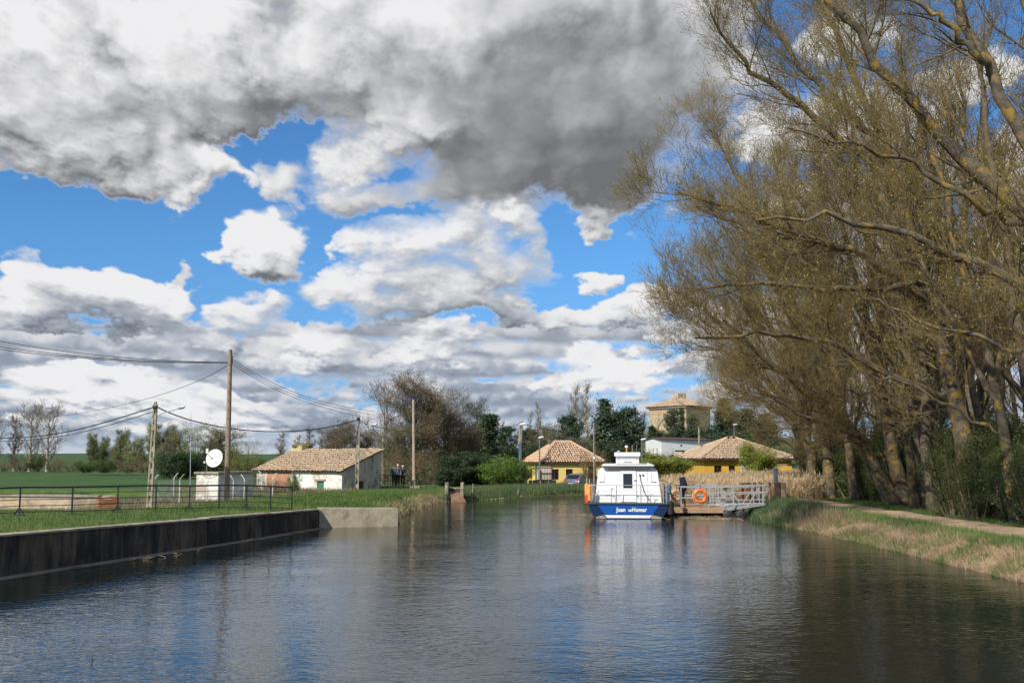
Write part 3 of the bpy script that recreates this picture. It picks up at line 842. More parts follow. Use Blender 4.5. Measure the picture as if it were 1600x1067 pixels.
def conifer(name, label, h, w, mats, kind='fir', group=None, clump=.26, dens=1.0):
    """conical or round-headed evergreen: trunk, boughs and sprays of needles"""
    t = thing(name, label, 'tree', (0, 0, 0), 0, group)
    P0, R0 = limbs_mesh([([Vector((0, 0, -.2)), Vector((0, 0, h * .5)), Vector((0, 0, h * .97))], .02 * h, .01 * h ** .5)], 14)
    nb = int(11 * h * dens)
    tt = rng.uniform(.10 if kind != 'pine' else .35, 1, nb); a = rng.uniform(0, 2 * np.pi, nb)
    if kind == 'fir': L = w / 2 * (1.03 - tt) ** .8 * rng.uniform(.6, 1.15, nb); dz = -.15
    elif kind == 'pine': L = w / 2 * np.sqrt(np.clip(1 - ((tt - .66) / .36) ** 2, .03, 1)) * rng.uniform(.6, 1.1, nb); dz = .25
    else: L = w / 2 * np.sqrt(np.clip(np.sin(np.pi * (tt * .86 + .12)), .05, 1)) * rng.uniform(.7, 1.1, nb); dz = 1.4
    base = np.stack([0 * tt, 0 * tt, tt * h], 1); K = 6
    d = np.stack([np.cos(a), np.sin(a), np.full(nb, dz)], 1); d /= np.linalg.norm(d, axis=1, keepdims=True)
    s = np.linspace(0, 1, K)[None, :, None]
    P1 = base[:, None] + d[:, None] * L[:, None, None] * s; P1[:, :, 2] += .12 * L[:, None] * s[..., 0] ** 2
    P1[:, 1:] += rng.normal(size=P1[:, 1:].shape) * .03 * h ** .5
    P1[:, :, 2] = np.minimum(P1[:, :, 2], h)
    R1 = np.clip(L[:, None] * .014, .01, .2) * (1.05 - s[..., 0])
    V, Q = merge([tubes(P0, R0, 7), tubes(P1, R1, 3)])
    link('trunk', np_mesh('trunk', V, Q=Q, smooth=True), mats[0], t)
    P2, R2 = grow(P1, R1, 6, .2, 1, 48, w * .12 + .25, 3, .6, .1, .15, None, .3)
    pts = np.concatenate([P2.reshape(-1, 3), P1[:, 2:].reshape(-1, 3)])
    V, Q = leaf_faces(pts, clump, .55, 4, clump * .55)
    link('crown', np_mesh('crown', V, Q=Q), mats[1], t)
    return t
def put(o, x, y, rz=0, s=1.0, sz=None, label=None, z=None):
    o.location = (x, y, (hz(x, y) if z is None else z)); o.rotation_euler = (0, 0, rz); o.scale = (s, s, sz or s)
    if label: o['label'] = label
    return o

# ------------------------------------------------------------------ right bank: hero trees
def base_at(px, D): 
    x = (px - CX) / F_PX * D; return Vector((x, D, hz(x, D) - .1))
HG = 'old poplars along the towpath'
D = 52
b = base_at(1400, D)
b1 = b + Vector((-.35, 0, 0)); b2 = b + Vector((.35, 0, 0))
poplar('twin-trunked poplar, one trunk leaning left, the other upright and yellow with lichen', b, [
    ([b1, W(1366, 722, D), W(1344, 686, D), W(1318, 655, D - 1), W(1262, 610, D - 2), W(1200, 560, D - 3), W(1130, 500, D - 4)], .42, .07),
    ([b2, W(1402, 735, D), W(1398, 690, D), W(1388, 655, D), W(1376, 590, D), W(1352, 480, D), W(1320, 360, D), W(1270, 230, D)], .40, .07),
    ([W(1390, 665, D), W(1406, 600, D + 1), W(1418, 520, D + 1), W(1420, 400, D + 2), W(1410, 280, D + 2)], .26, .05),
    ([W(1376, 712, D), W(1340, 680, D - .6), W(1290, 665, D - 1.5), W(1235, 640, D - 2.5), W(1170, 600, D - 3)], .17, .04),
    ([W(1318, 655, D - 1), W(1310, 590, D - 1), W(1290, 500, D - 1), W(1250, 400, D - 2), W(1190, 310, D - 2)], .24, .05),
    ([W(1352, 480, D), W(1290, 420, D - 2), W(1200, 370, D - 3), W(1100, 330, D - 4), W(1090, 325, D - 4)], .16, .035),
], dens=1.0, group=HG)
D = 42
b = base_at(1518, D)
poplar('thick leaning poplar with one long level bough reaching left', b, [
    ([b, W(1510, 700, D), W(1496, 640, D), W(1474, 560, D), W(1442, 450, D), W(1417, 315, D), W(1385, 230, D), W(1348, 157, D), W(1295, 40, D), W(1270, -60, D)], .45, .07),
    ([W(1482, 624, D), W(1425, 597, D - 1), W(1370, 578, D - 1.5), W(1300, 530, D - 2), W(1200, 524, D - 3), W(1100, 522, D - 4), W(1085, 528, D - 4)], .19, .03),
    ([W(1447, 465, D), W(1380, 410, D - 1), W(1290, 378, D - 2), W(1180, 340, D - 3), W(1080, 300, D - 4), W(1060, 300, D - 4)], .22, .035),
    ([W(1417, 320, D), W(1340, 240, D - 1), W(1250, 160, D - 2), W(1150, 90, D - 3), W(1110, 20, D - 3)], .22, .04),
    ([W(1487, 600, D), W(1500, 500, D + 1), W(1515, 380, D + 1), W(1510, 240, D + 1), W(1490, 100, D + 1)], .26, .06),
    ([W(1385, 230, D), W(1310, 170, D), W(1220, 60, D), W(1150, -40, D)], .16, .05),
    ([W(1440, 440, D), W(1330, 455, D - 2), W(1220, 440, D - 3), W(1110, 440, D - 4), W(1080, 455, D - 4)], .15, .03),
], dens=1.05, group=HG)
D = 30
b = base_at(1765, D)
poplar('nearest poplar, its stout lichen-covered limbs sweeping into view from the right edge', b, [
    ([b, W(1745, 640, D), W(1715, 480, D), W(1600, 341, D), W(1540, 290, D), W(1470, 215, D), W(1370, 100, D - 1), W(1290, 0, D - 1)], .46, .09),
    ([W(1735, 560, D), W(1600, 441, D - 1), W(1500, 400, D - 1), W(1400, 352, D - 2), W(1290, 330, D - 2), W(1180, 345, D - 3)], .20, .03),
    ([W(1725, 500, D), W(1680, 330, D), W(1600, 236, D), W(1553, 120, D), W(1500, 0, D), W(1470, -90, D)], .28, .10),
    ([W(1700, 440, D), W(1660, 260, D + 1), W(1620, 100, D + 1), W(1590, -60, D + 1)], .20, .08),
    ([W(1610, 350, D), W(1520, 330, D - 1), W(1430, 250, D - 1), W(1330, 225, D - 2), W(1230, 200, D - 2)], .12, .03),
    ([W(1553, 120, D), W(1480, 40, D - 1), W(1400, -20, D - 1)], .12, .05),
    ([W(1740, 600, D), W(1660, 560, D), W(1590, 545, D - 1), W(1480, 520, D - 1), W(1390, 480, D - 1)], .12, .03),
], dens=.85, group=HG, lens=(3.3, 1.7, .85), twig_r=.005, bud=.055)
D = 60
b = base_at(1288, D)
poplar('two slim poplar trunks side by side just behind the mooring post', b, [
    ([b + Vector((.1, 0, 0)), W(1292, 700, D), W(1286, 640, D), W(1262, 560, D), W(1225, 470, D), W(1170, 380, D), W(1110, 300, D)], .36, .06),
    ([b + Vector((-.6, .2, 0)), W(1270, 715, D), W(1252, 660, D), W(1225, 610, D), W(1180, 560, D), W(1120, 510, D), W(1100, 480, D)], .32, .04),
    ([W(1290, 670, D), W(1310, 590, D), W(1310, 480, D), W(1290, 380, D), W(1250, 280, D)], .22, .05),
    ([W(1256, 670, D), W(1210, 640, D), W(1165, 622, D), W(1145, 612, D), W(1125, 596, D)], .12, .03),
    ([W(1262, 560, D), W(1200, 520, D), W(1120, 440, D), W(1090, 400, D)], .13, .03),
    ([W(1262, 565, D), W(1250, 480, D), W(1200, 350, D), W(1140, 250, D), W(1090, 180, D)], .16, .04),
], dens=.95, group=HG, lens=(4.4, 2.2, 1.1))
D = 68
b = base_at(1252, D)
poplar('farthest of the towpath poplars, brown crown arching over the farmhouse roof', b, [
    ([b, W(1252, 700, D), W(1240, 650, D), W(1210, 600, D), W(1160, 560, D), W(1090, 540, D)], .38, .05),
    ([b + Vector((.4, .4, 0)), W(1262, 690, D), W(1262, 600, D), W(1250, 500, D), W(1225, 420, D), W(1190, 330, D)], .36, .06),
    ([W(1245, 665, D), W(1190, 625, D), W(1160, 614, D), W(1140, 606, D), W(1122, 596, D)], .15, .04),
    ([W(1262, 590, D), W(1200, 500, D), W(1130, 450, D), W(1100, 430, D)], .16, .04),
], dens=.9, group=HG, lens=(4.4, 2.2, 1.1))
D = 46
b = base_at(1450, D)
poplar('slender dark poplar standing between the twin trunk and the thick leaning one', b, [
    ([b, W(1448, 700, D), W(1440, 600, D), W(1445, 480, D), W(1430, 340, D), W(1420, 200, D), W(1400, 60, D)], .27, .06),
    ([W(1441, 610, D), W(1400, 520, D), W(1370, 420, D), W(1340, 300, D), W(1325, 180, D), W(1310, 60, D)], .16, .04),
    ([W(1446, 500, D), W(1490, 400, D), W(1520, 280, D), W(1540, 150, D), W(1545, 20, D)], .13, .04),
], dens=.8, group=HG, mats=(M['bark_dark'], M['twig'], M['bud']))
# slim upright poplars of the row, one grown pattern
B0 = Vector((19.0, 38.0, hz(19.0, 38.0) - .1))
def L_(*p): return [B0 + Vector(q_) for q_ in p]
slim = poplar('', B0, [
    (L_((0, 0, 0), (-.3, 0, 4), (-1.2, 0, 9), (-2.2, .2, 14), (-3.6, .3, 19)), .24, .05),
    (L_((-.35, 0, 4.5), (-1.8, .6, 8), (-3.6, 1.0, 12), (-5.6, 1.2, 16)), .13, .04),
    (L_((-.9, 0, 7), (-2.8, -.8, 9.0), (-5.2, -1.2, 10.8), (-7.8, -1.4, 12.2)), .10, .03),
    (L_((-.5, 0, 5.5), (.6, -.4, 9), (1.4, -.5, 13), (1.6, -.4, 17)), .12, .04),
    (L_((-.2, 0, 3.2), (-2.2, .3, 4.6), (-4.6, .2, 5.6), (-6.8, 0, 6.2)), .08, .025)], dens=.72, group=HG, lens=(3.5, 1.9, .95), mats=(M['bark'], M['twig'], M['bud']), nbud=1)
slim['label'] = 'slim upright poplar nearest the camera, between the thick leaning one and the bushes'
for (x_, y_, rz_, s_, lb) in ((19.4, 48.5, .25, 1.02, 'slim poplar just right of the twin-trunked one'), (19.3, 56.5, -.2, 1.05, 'slim poplar between the twin-trunked one and the pair of slim trunks'),
                              (19.6, 65.5, -.5, .85, 'slim poplar directly behind the pair of slim trunks'), (25.5, 82.0, .3, .8, 'last slim poplar of the row, before the farmhouse end'),
                              (20.2, 43.5, -.5, .98, 'slim poplar half hidden behind the thick leaning trunk')):
    o = copy_tree(slim); o.location = (x_, y_, hz(x_, y_) - .1); o.rotation_euler = (0, 0, rz_); o.scale = (s_, s_, s_); o['label'] = lb
# the wood behind, from three grown patterns
WG = 'bare trees of the wood behind the towpath'
protos = [bare_tree('bare_tree', '', 'tree', h, sp, .22, nl, 1.0, an, .28, (M['bark_dark'], M['twig'], M['bud']), r, 1, .07, WG, ln, .012)
          for h, sp, nl, an, r, ln in ((19, 6.5, 15, 32, .30, (-1.5, 0)), (17, 5.5, 14, 28, .24, (-.8, .5)), (21, 7.0, 16, 34, .34, (-2.4, -.5)))]
spots = []
y = 32
rr = random.Random(3)
for row, (xo, st) in enumerate(((21.8, 5.0), (25.0, 5.2), (29.5, 5.6), (35.0, 6.5))):
    y = 31 + row * 3
    while y < (104 if row < 3 else 100):
        x = xo + rr.uniform(-1.2, 1.2) + (max(0, y - 66) * .30)
        if not (row == 0 and 56 < y < 70): spots.append((x, y, row))
        y += st * rr.uniform(.8, 1.25)
words = ['close behind the first bushes', 'second row back from the towpath', 'deep in the wood', 'at the back of the wood']
sizes = ['tall', 'slim', 'broad']
used_labels = set()
for i, (x, y, row) in enumerate(spots):
    o = protos[i % 3] if i < 3 else copy_tree(protos[i % 3])
    k = i % 3
    where = 'near the right edge' if y < 45 else 'mid-way along' if y < 66 else 'towards the farmhouse'
    put(o, x, y, rr.uniform(0, 6.28) if row else rr.uniform(-.5, .5), rr.uniform(.85, 1.1) * (.92 if y > 66 else 1), label=f'{sizes[k]} bare tree {words[row]}, {where}')
# undergrowth
UG = 'leafy bushes under the poplars'
M['leaf_thicket'] = mat('leaf_thicket', (.055, .08, .018), (.11, .13, .035), .7, .6, rand=.3, trans=.25)
bp = [shrub('bush', '', 'bush', 3.4, 3.6, 11, 6, .095, (M['bark_dark'], M['leaf']), UG, 1.0, spread=.16),
      shrub('bush', '', 'bush', 4.4, 3.6, 13, 6, .080, (M['bark_dark'], M['leaf_thicket']), UG, 1.0, spread=.14, up=.3),
      shrub('bush', '', 'bush', 2.6, 3.2, 10, 6, .09, (M['bark_dark'], M['leaf_dark']), UG, 1.0, spread=.14)]
i = 0
bs = []
for row, (xo, st) in enumerate(((19.9, 1.7), (22.6, 2.3), (26.5, 3.4), (33, 5.0), (18.75, 1.7))):
    y = 29.5 + row if row < 4 else 31
    while y < (96 if row < 2 else 104 if row < 4 else 43.5):
        x = xo + rr.uniform(-.5, .5) + max(0, y - 64) * .34 + (1.0 if row == 0 and 48 < y < 56 else 0) + (.6 if y > 56 and row == 0 else 0)
        if not (row == 0 and 46.5 < y < 52.5): bs.append((x, y, row))
        y += st * rr.uniform(.85, 1.2)
cols = ['bright green', 'olive green', 'dark green']
for i, (x, y, row) in enumerate(bs):
    k = (1 if (39 < y < 47 or y < 34) and rr.random() < .7 else (0, 2, 1, 0)[rr.randrange(4)])
    if row == 4: k = 1 if rr.random() < .75 else 2
    if row in (2, 3): k = (1, 2)[rr.randrange(2)]
    o = bp[k] if not bp[k].get('_used') else copy_tree(bp[k])
    bp[k]['_used'] = 1
    where = ['lining the towpath', 'one step back from the towpath', 'inside the wood', 'deep in the wood', 'at the very edge of the towpath'][row]
    al = 'near the right edge' if y < 42 else 'beside the twin-trunked poplar' if y < 56 else 'by the slim poplars' if y < 70 else 'behind the reeds'
    sc_ = rr.uniform(.8, 1.15)
    size_ = 'low' if sc_ < .9 else 'tall' if sc_ > 1.05 else 'middling'
    put(o, x, y, rr.uniform(0, 6.28), sc_ * (1.15 if row in (2, 3) else .8 if row == 4 else 1), label=f'{size_} {cols[k]} bush {where}, {al}')
for k in range(3):
    if '_used' in bp[k]: del bp[k]['_used']
for o in list(S.objects):
    if '_used' in o: del o['_used']

# ------------------------------------------------------------------ grasses of the right bank
rsd = lambda x, y: sdf(x, y)
def near_right(lo, hi): 
    def f(x, y):
        s = sdf(x, y) + cn(x, y, .7) * .35 + cn(x, y, 2.1) * .2
        return (s > lo) & (s < hi)
    return f
n = 60000
p = scatter(n, 11.0, 15.5, 22, 56, lambda x, y: near_right(.05, 1.75)(x, y) & (cn(x, y, 1.1) > -.35))
blades('straw', p, .21, .020, .7, M['straw'], 'dry straw hanging over the steep right bank', leandir=np.array([-.75, -.1, 0]))
p = scatter(70000, 12.2, 16.4, 22, 70, lambda x, y: near_right(1.15, 3.2)(x, y) & (x < 15.35 + .2 * cn(x, y, 1.5)))
blades('grass', p, .24, .024, .4, M['grass'], 'short green grass between the bank edge and the towpath')
p = scatter(26000, 11.0, 15, 22, 48, lambda x, y: near_right(-.05, 1.1)(x, y) & (cn(x, y, .9) > -.05))
blades('grass', p, .24, .024, .5, M['grass'], 'green tufts growing low on the straw bank')
p = scatter(26000, 16.9, 20.5, 22, 70, lambda x, y: (x > 17.85 + .2 * cn(x, y, 1.2)) & (x < 19.2 + cn(x, y, .8)))
blades('grass', p, .17, .024, .4, M['grass'], 'grass verge under the bushes beside the towpath')
p = scatter(17000, 11.2, 15.5, 46.0, 57.5, lambda x, y: near_right(-.15, 2.2)(x, y))
blades('rushes', p, .42, .034, .45, M['grass_blue'], 'blue-green rushes at the corner of the bank by the gangway', tris=2)
p = scatter(3500, 11, 14.5, 42, 49, lambda x, y: near_right(.1, 1.5)(x, y) & (cn(x, y, .9) > -.2))
blades('straw', p, .5, .03, .6, M['straw'], 'pale tuft of dead grass at the bank corner', leandir=np.array([-.4, -.5, 0]))
# reed bed
def reed_bed():
    n = 17000
    x, y = rng.uniform(9.2, 24, n), rng.uniform(58.5, 84, n)
    k = (sdf(x, y) > -.4) & (x < 17.2 + .35 * (y - 56)) & ((x - 8.6) > (y - 72) * .8)
    x, y = x[k], y[k]; n = len(x)
    z = np.maximum(height(x, y), -.1)
    hh = (1.20 + .34 * gnoise(x * .4, y * .4)) * rng.uniform(.75, 1.15, n)
    b = np.stack([x, y, z], 1)
    L = rng.normal(size=(n, 3)) * .12; L[:, 2] = 1; L[:, 0] -= .05
    top = b + L * hh[:, None]
    P = np.stack([b, (b + top) / 2, top], 1)
    V1, Q1 = tubes(P, np.full((n, 3), .009), 3)
    # drooping leaves
    m = 3 * n; i = np.repeat(np.arange(n), 3); t = rng.uniform(.25, .9, m)[:, None]
    q = b[i] * (1 - t) + top[i] * t; a = rng.uniform(0, 2 * np.pi, m)
    d = np.stack([np.cos(a), np.sin(a), rng.uniform(.2, 1.6, m)], 1) * rng.uniform(.12, .34, m)[:, None]
    s = np.stack([-np.sin(a), np.cos(a), 0 * a], 1) * .009
    V2 = np.stack([q - s, q + s, q + d * np.array([.6, .6, .8]) + s, q + d], 1).reshape(-1, 3)
    # feathery plumes
    w = rng.normal(size=(n, 3)) * np.array([.5, .5, 0]); w = unit(w) * .022
    V3 = np.stack([top, top + w + L * .10, top + L * .26, top - w + L * .10], 1).reshape(-1, 3)
    V, Q = merge([(V1, Q1), (V2, np.arange(len(V2)).reshape(-1, 4)), (V3, np.arange(len(V3)).reshape(-1, 4))])
    tag(link('reeds', np_mesh('reeds', V, Q=Q), M['reed']), 'tall dry golden reed bed behind the gangway', kind='stuff')
reed_bed()

# ------------------------------------------------------------------ canal wall and quay
def strip_wall(pts, thick, z0, z1f, out=0.0):
    """wall body along plan points (water side), tops from z1f(y)"""
    P = [Vector((x, y, 0)) for x, y in pts]; n = len(P)
    nor = []
    for i in range(n):
        d = (P[min(i + 1, n - 1)] - P[max(i - 1, 0)]).normalized(); nor.append(Vector((-d.y, d.x, 0)))
    rings = []
    for p, q in zip(P, nor):
        t = z1f(p.y); a = p - q * out; b = p + q * thick
        rings.append([(a.x, a.y, z0), (b.x, b.y, z0), (b.x, b.y, t), (a.x, a.y, t)])
    return rings
def dens(pts, st=1.5):
    out = []
    for (ax, ay), (bx, by) in zip(pts[:-1], pts[1:]):
        n = max(1, int(math.hypot(bx - ax, by - ay) / st))
        out += [(ax + (bx - ax) * k / n, ay + (by - ay) * k / n) for k in range(n)]
    return out + [pts[-1]]
def stained():
    m = bpy.data.materials.new('black_stained_concrete'); m.use_nodes = True; nt = m.node_tree; b = nt.nodes['Principled BSDF']; b.inputs['Roughness'].default_value = .9
    g = nt.nodes.new('ShaderNodeNewGeometry').outputs['Position']
    mp = nt.nodes.new('ShaderNodeMapping'); nt.links.new(g, mp.inputs[0]); mp.inputs['Scale'].default_value = (2.2, 2.2, .42)
    n1 = noise_node(nt, mp.outputs[0], 1.6, 8, .7, .3); n2 = noise_node(nt, g, 5, 6, .7); n3 = noise_node(nt, g, .45, 3, .5)
    c = mixc(nt, (n1 * .7 + n3 * .5).step(.52, .80), (.020, .018, .016), (.15, .115, .075))
    c = mixc(nt, n2.step(.60, .72), c, (.20, .16, .11))
    nt.links.new(c, b.inputs['Base Color'])
    bn = nt.nodes.new('ShaderNodeBump'); bn.inputs['Distance'].default_value = .03; nt.links.new(n2.s, bn.inputs['Height']); nt.links.new(bn.outputs[0], b.inputs['Normal'])
    return m
M['stained'] = stained()
w = thing('canal_wall', 'long black-stained concrete canal wall below the black railing', 'wall', (-13.6, 26.4, 0))
wpts = dens([(-21.0, 0.0), (-13.6, 26.4), (-12.1, 31.6), (-10.0, 39.0), (-8.6, 45.0)])
# poured bays with open joints
bays = [wpts[i:i + 4] for i in range(0, len(wpts) - 1, 3)]
for i, bay in enumerate(bays):
    if len(bay) < 2: continue
    a, b2 = Vector((*bay[-2], 0)), Vector((*bay[-1], 0))
    e = b2 - (b2 - a).normalized() * .025
    bay = bay[:-1] + [(e.x, e.y)]
    jt = random.uniform(-.012, .016)
    MB().loft(strip_wall(bay, .85, -1.2, lambda y: wall_top(y) - .07)).build('wall_bay', M['stained'], w, world=True)
    MB().loft(strip_wall(bay, .46, 0, wall_top, .035)[0:0] or [[(r[3][0], r[3][1], r[3][2] - .068), (r[2][0], r[2][1], r[2][2] - .068), (r[2][0], r[2][1], r[2][2] + jt), (r[3][0] + .5 * jt, r[3][1], r[3][2] + jt + random.uniform(-.012, .004))] for r in strip_wall(bay, .46, 0, wall_top, .035)]).build('coping', M['concrete'], w, world=True)
MB().loft([[(a[0], a[1], -.5), (b_[0], b_[1], -.5), (b_[0], b_[1], .035), (a[0], a[1], .012)] for a, b_ in ((r[0], r[1]) for r in strip_wall([(x, y) for x, y in wpts], -.004, 0, lambda y: 0, .34))]).build('footing_ledge', mat('wet_pale_ledge', (.30, .25, .20), (.20, .17, .14), .6, 3, col3=(.12, .10, .08)), w, world=True)
q = thing('quay_wall', 'low pale rough concrete wall at the end of the dark canal wall', 'wall', (-8.6, 45, 0))
MB().loft(strip_wall(dens([(-8.60, 45.03), (-5.2, 46.2)], 1), .95, -1.2, lambda y: float(wall_top(y)) + .02)).build('wall_body', mat('pale_rough_concrete', (.42, .37, .27), (.32, .27, .19), .95, 3, bump=.8, bscale=12, col3=(.24, .20, .14), scale3=1.6), q, world=True, bevel=.02)

# drift and dead stalks lying along the wall foot
def debris(name, label, c, n, sx, sy, col, L=.5):
    m = MB()
    for _ in range(n):
        a = random.uniform(0, 3.14); x, y = c[0] + random.gauss(0, sx), c[1] + random.gauss(0, sy); l = L * random.uniform(.3, 1.2)
        m.tube([(x, y, .015), (x + math.cos(a) * l, y + math.sin(a) * l, .02 + random.uniform(0, .12))], [.009, .005], 4)
    tag(m.build(name, col), label, kind='stuff')
for (px, py) in ((355, 846), (278, 861), (215, 873), (175, 873)):
    g_ = G(px, py, 0); debris('driftwood', 'dead stalks and twigs drifting along the foot of the canal wall', g_, 26 if px > 300 else 12, .5, .4, M['straw'], .4)
g_ = G(452, 827, 0)
st = thing('dead_stalks', 'few bare dead stalks sticking up at the foot of the canal wall', 'stalks', g_)
for dx, h_ in ((-.5, .75), (-.1, .5), (.3, .35)):
    MB().tube([(dx, 0, -.3), (dx + .12, 0, h_ * .5), (dx + .3, .05, h_)], [.018, .014, .008], 5).build('stalk', M['straw'], st)
g_ = G(145, 1033, 0)
st = thing('stick', 'small dark twig poking up out of the open water in front', 'stick', g_)
MB().tube([(0, 0, -.4), (-.015, 0, .06), (.02, 0, .11)], [.009, .008, .004], 6).build('stem', M['wood_dark'], st)
MB().tube([(-.012, 0, .03), (.02, .01, .0)], [.005, .003], 5).build('twig', M['wood_dark'], st)

# ------------------------------------------------------------------ black railing
rail = thing('railing', 'black metal railing with slim rails running along the canal wall', 'railing', (0, 0, 0))
def rp(px): 
    Dp = 36 + 7 * px / 460.0
    x = (px - CX) / F_PX * Dp
    return Vector((x, Dp, max(hz(x, Dp), .84)))
posts = [-460, -300, -200, -120, -40, 40, 121, 191, 250, 302, 348, 390, 427, 460]
prev = None
for i, px in enumerate(posts):
    p = rp(px); heavy = px in (-200, -40, 40, 191, 302, 390)
    pm = MB().box(p + Vector((0, 0, .47)), (.055, .055, 1.06), RAD(15)).build('post', M['black'], rail)
    if heavy:
        bm_ = MB()
        for s in (-1, 1): bm_.beam(p + Vector((0, 0, .28)), p + Vector((.22 * s, -.05, -.03)), .045)
        bm_.box(p + Vector((0, -.02, .02)), (.34, .16, .06)).build('foot_bracket', M['black'], rail)
    if prev is not None:
        MB().beam(prev + Vector((0, 0, 1.02)), p + Vector((0, 0, 1.02)), .065, .065).build('top_rail', M['black'], rail)
        for h_ in (.80, .58, .36, .13):
            MB().tube([prev + Vector((0, 0, h_)), p + Vector((0, 0, h_))], .014, 5).build('bar', M['black'], rail)
    prev = p

# ------------------------------------------------------------------ poles, lamps, cables
def cable(label, pts, r=.016, group='overhead cables'):
    P = np.array([tuple(p) for p in pts]); t = np.linspace(0, 1, len(P)); tt = np.linspace(0, 1, 24)
    deg = min(len(P) - 1, 3); Q = np.stack([np.polyval(np.polyfit(t, P[:, k], deg), tt) for k in range(3)], 1)
    c = Vector(Q[0]); m = MB().tube([Vector(q_) - c for q_ in Q], r, 5); o = m.build('power_cable', M['cable']); o.location = c
    return tag(o, label, 'cable', group)
def lamp(root, p, d, mt=None, s=1.0, parent=None):
    """lamp head at p pointing along d"""
    d = Vector(d).normalized()
    h = MB().tube([p, p + d * .2 * s, p + d * .55 * s, p + d * .7 * s], [.06 * s, .12 * s, .13 * s, .05 * s], 10).build('lamp_head', mt or M['white'], root, world=True, smooth=True)
    return h
b = W(354, 787, 60); top = W(360, 546, 60)
tp = thing('tall_wooden_pole', 'tallest pole, weathered wood, standing before the white hut', 'utility pole', (b.x, b.y, hz(b.x, b.y)))
zb = Vector((b.x, b.y, hz(b.x, b.y) - .3))
MB().tube([zb, zb.lerp(top, .5), top], [.175, .15, .115], 12).build('pole', M['wood'], tp, world=True, smooth=True)
cp = MB()
for k in range(12): 
    q_ = zb.lerp(top, .30 + .055 * k); cp.tube([q_ + Vector((-.02, -.16, 0)), q_ + Vector((-.02, -.20, 0))], .022, 6)
cp.build('climbing_peg', M['rust'], tp, world=True, kind='stuff')
MB().tube([top - Vector((0, 0, .06)), top + Vector((0, 0, .06))], [.15, .02], 12).build('cap', M['steel'], tp, world=True)
for k, z in enumerate((.62, .80, .95)):
    q_ = top - Vector((-.14, .05, z)); MB().tube([q_ - Vector((.1, 0, 0)), q_, q_ + Vector((0, 0, .1)), q_ + Vector((0, 0, .2))], [.015, .015, .045, .035], 8).build('insulator', M['rubber'], tp, world=True)
def concrete_pole(label, b, top, w, name='concrete_pole', arm=None, n=9):
    zb = Vector((b.x, b.y, hz(b.x, b.y) - .2))
    t = thing(name, label, 'utility pole', (b.x, b.y, zb.z + .2))
    m = MB(); d = (top - zb)
    for s in (-1, 1):
        o0, o1 = Vector((w * .36 * s, 0, 0)), Vector((w * .24 * s, 0, 0)); L = 10
        m.loft([[tuple(zb + o0 + Vector(c)) for c in ((-w * .14, -w * .3, 0), (w * .14, -w * .3, 0), (w * .14, w * .3, 0), (-w * .14, w * .3, 0))],
                [tuple(top + o1 * .8 + Vector(c)) for c in ((-w * .11, -w * .25, 0), (w * .11, -w * .25, 0), (w * .11, w * .25, 0), (-w * .11, w * .25, 0))]])
    m.build('pole_leg', M['concrete'], t, world=True)
    for k in range(n + 1):
        f = k / n; q_ = zb.lerp(top, f * .97 + .01); h_ = .30 if k not in (0, n) else .5
        MB().box(q_, (w * .52 * (1 - .34 * f), w * .42, h_)).build('rung', M['concrete'], t, world=True)
    if arm:
        MB().tube(arm, .028, 7).build('lamp_arm', M['steel'], t, world=True, smooth=True)
        lamp(t, Vector(arm[-1]), Vector(arm[-1]) - Vector(arm[-2]), M['steel'], .72)
    MB().box(top - Vector((0, w * .4, .18)), (.22, .1, .14)).build('cable_clamp', M['rubber'], t, world=True)
    return t
b1, t1 = W(233, 797, 56), W(243, 631, 56)
concrete_pole('slightly leaning concrete pole with holes and a street lamp, left of the hut', b1, t1, .34, arm=[W(243, 651, 56), W(256, 645, 55.8), W(272, 640.5, 55.5), W(278, 638.5, 55.4)], n=10)
b2_, t2 = W(557, 770, 74), W(560.5, 650, 74)
concrete_pole('concrete pole with a curved lamp arm in front of the old tiled house', b2_, t2, .33, arm=[W(561, 677, 74), W(567, 668, 73.8), W(575, 664.5, 73.6), W(580, 664, 73.5)], n=8)
b3, t3 = W(647, 762, 84), W(646, 624, 84)
p3 = thing('bare_wooden_pole', 'plain pale wooden pole beside the group of people', 'utility pole', (b3.x, b3.y, hz(b3.x, b3.y)))
MB().tube([Vector((b3.x, b3.y, hz(b3.x, b3.y) - .3)), t3], [.15, .10], 10).build('pole', mat('pale_wood', (.45, .36, .26), (.34, .27, .20), .9, 2), p3, world=True, smooth=True)
MB().tube([t3 - Vector((0, 0, .3)), t3 - Vector((0, 0, .22))], [.13, .13], 10).build('band', M['steel'], p3, world=True)
b4, t4 = W(813, 745, 92), W(814.5, 658, 92)
p4 = thing('concrete_lamp_pole', 'grey pole with small lamp above the lime green bush', 'utility pole', (b4.x, b4.y, hz(b4.x, b4.y)))
MB().tube([Vector((b4.x, b4.y, 0)), W(813, 692, 92)], [.16, .15], 8).build('pole', M['post_blue'], p4, world=True)
MB().tube([W(813, 692, 92), t4], [.19, .14], 8).build('upper_pole', M['concrete'], p4, world=True)
lamp(p4, W(812, 663, 91.6), (1, -.1, .1), M['white'], .9)
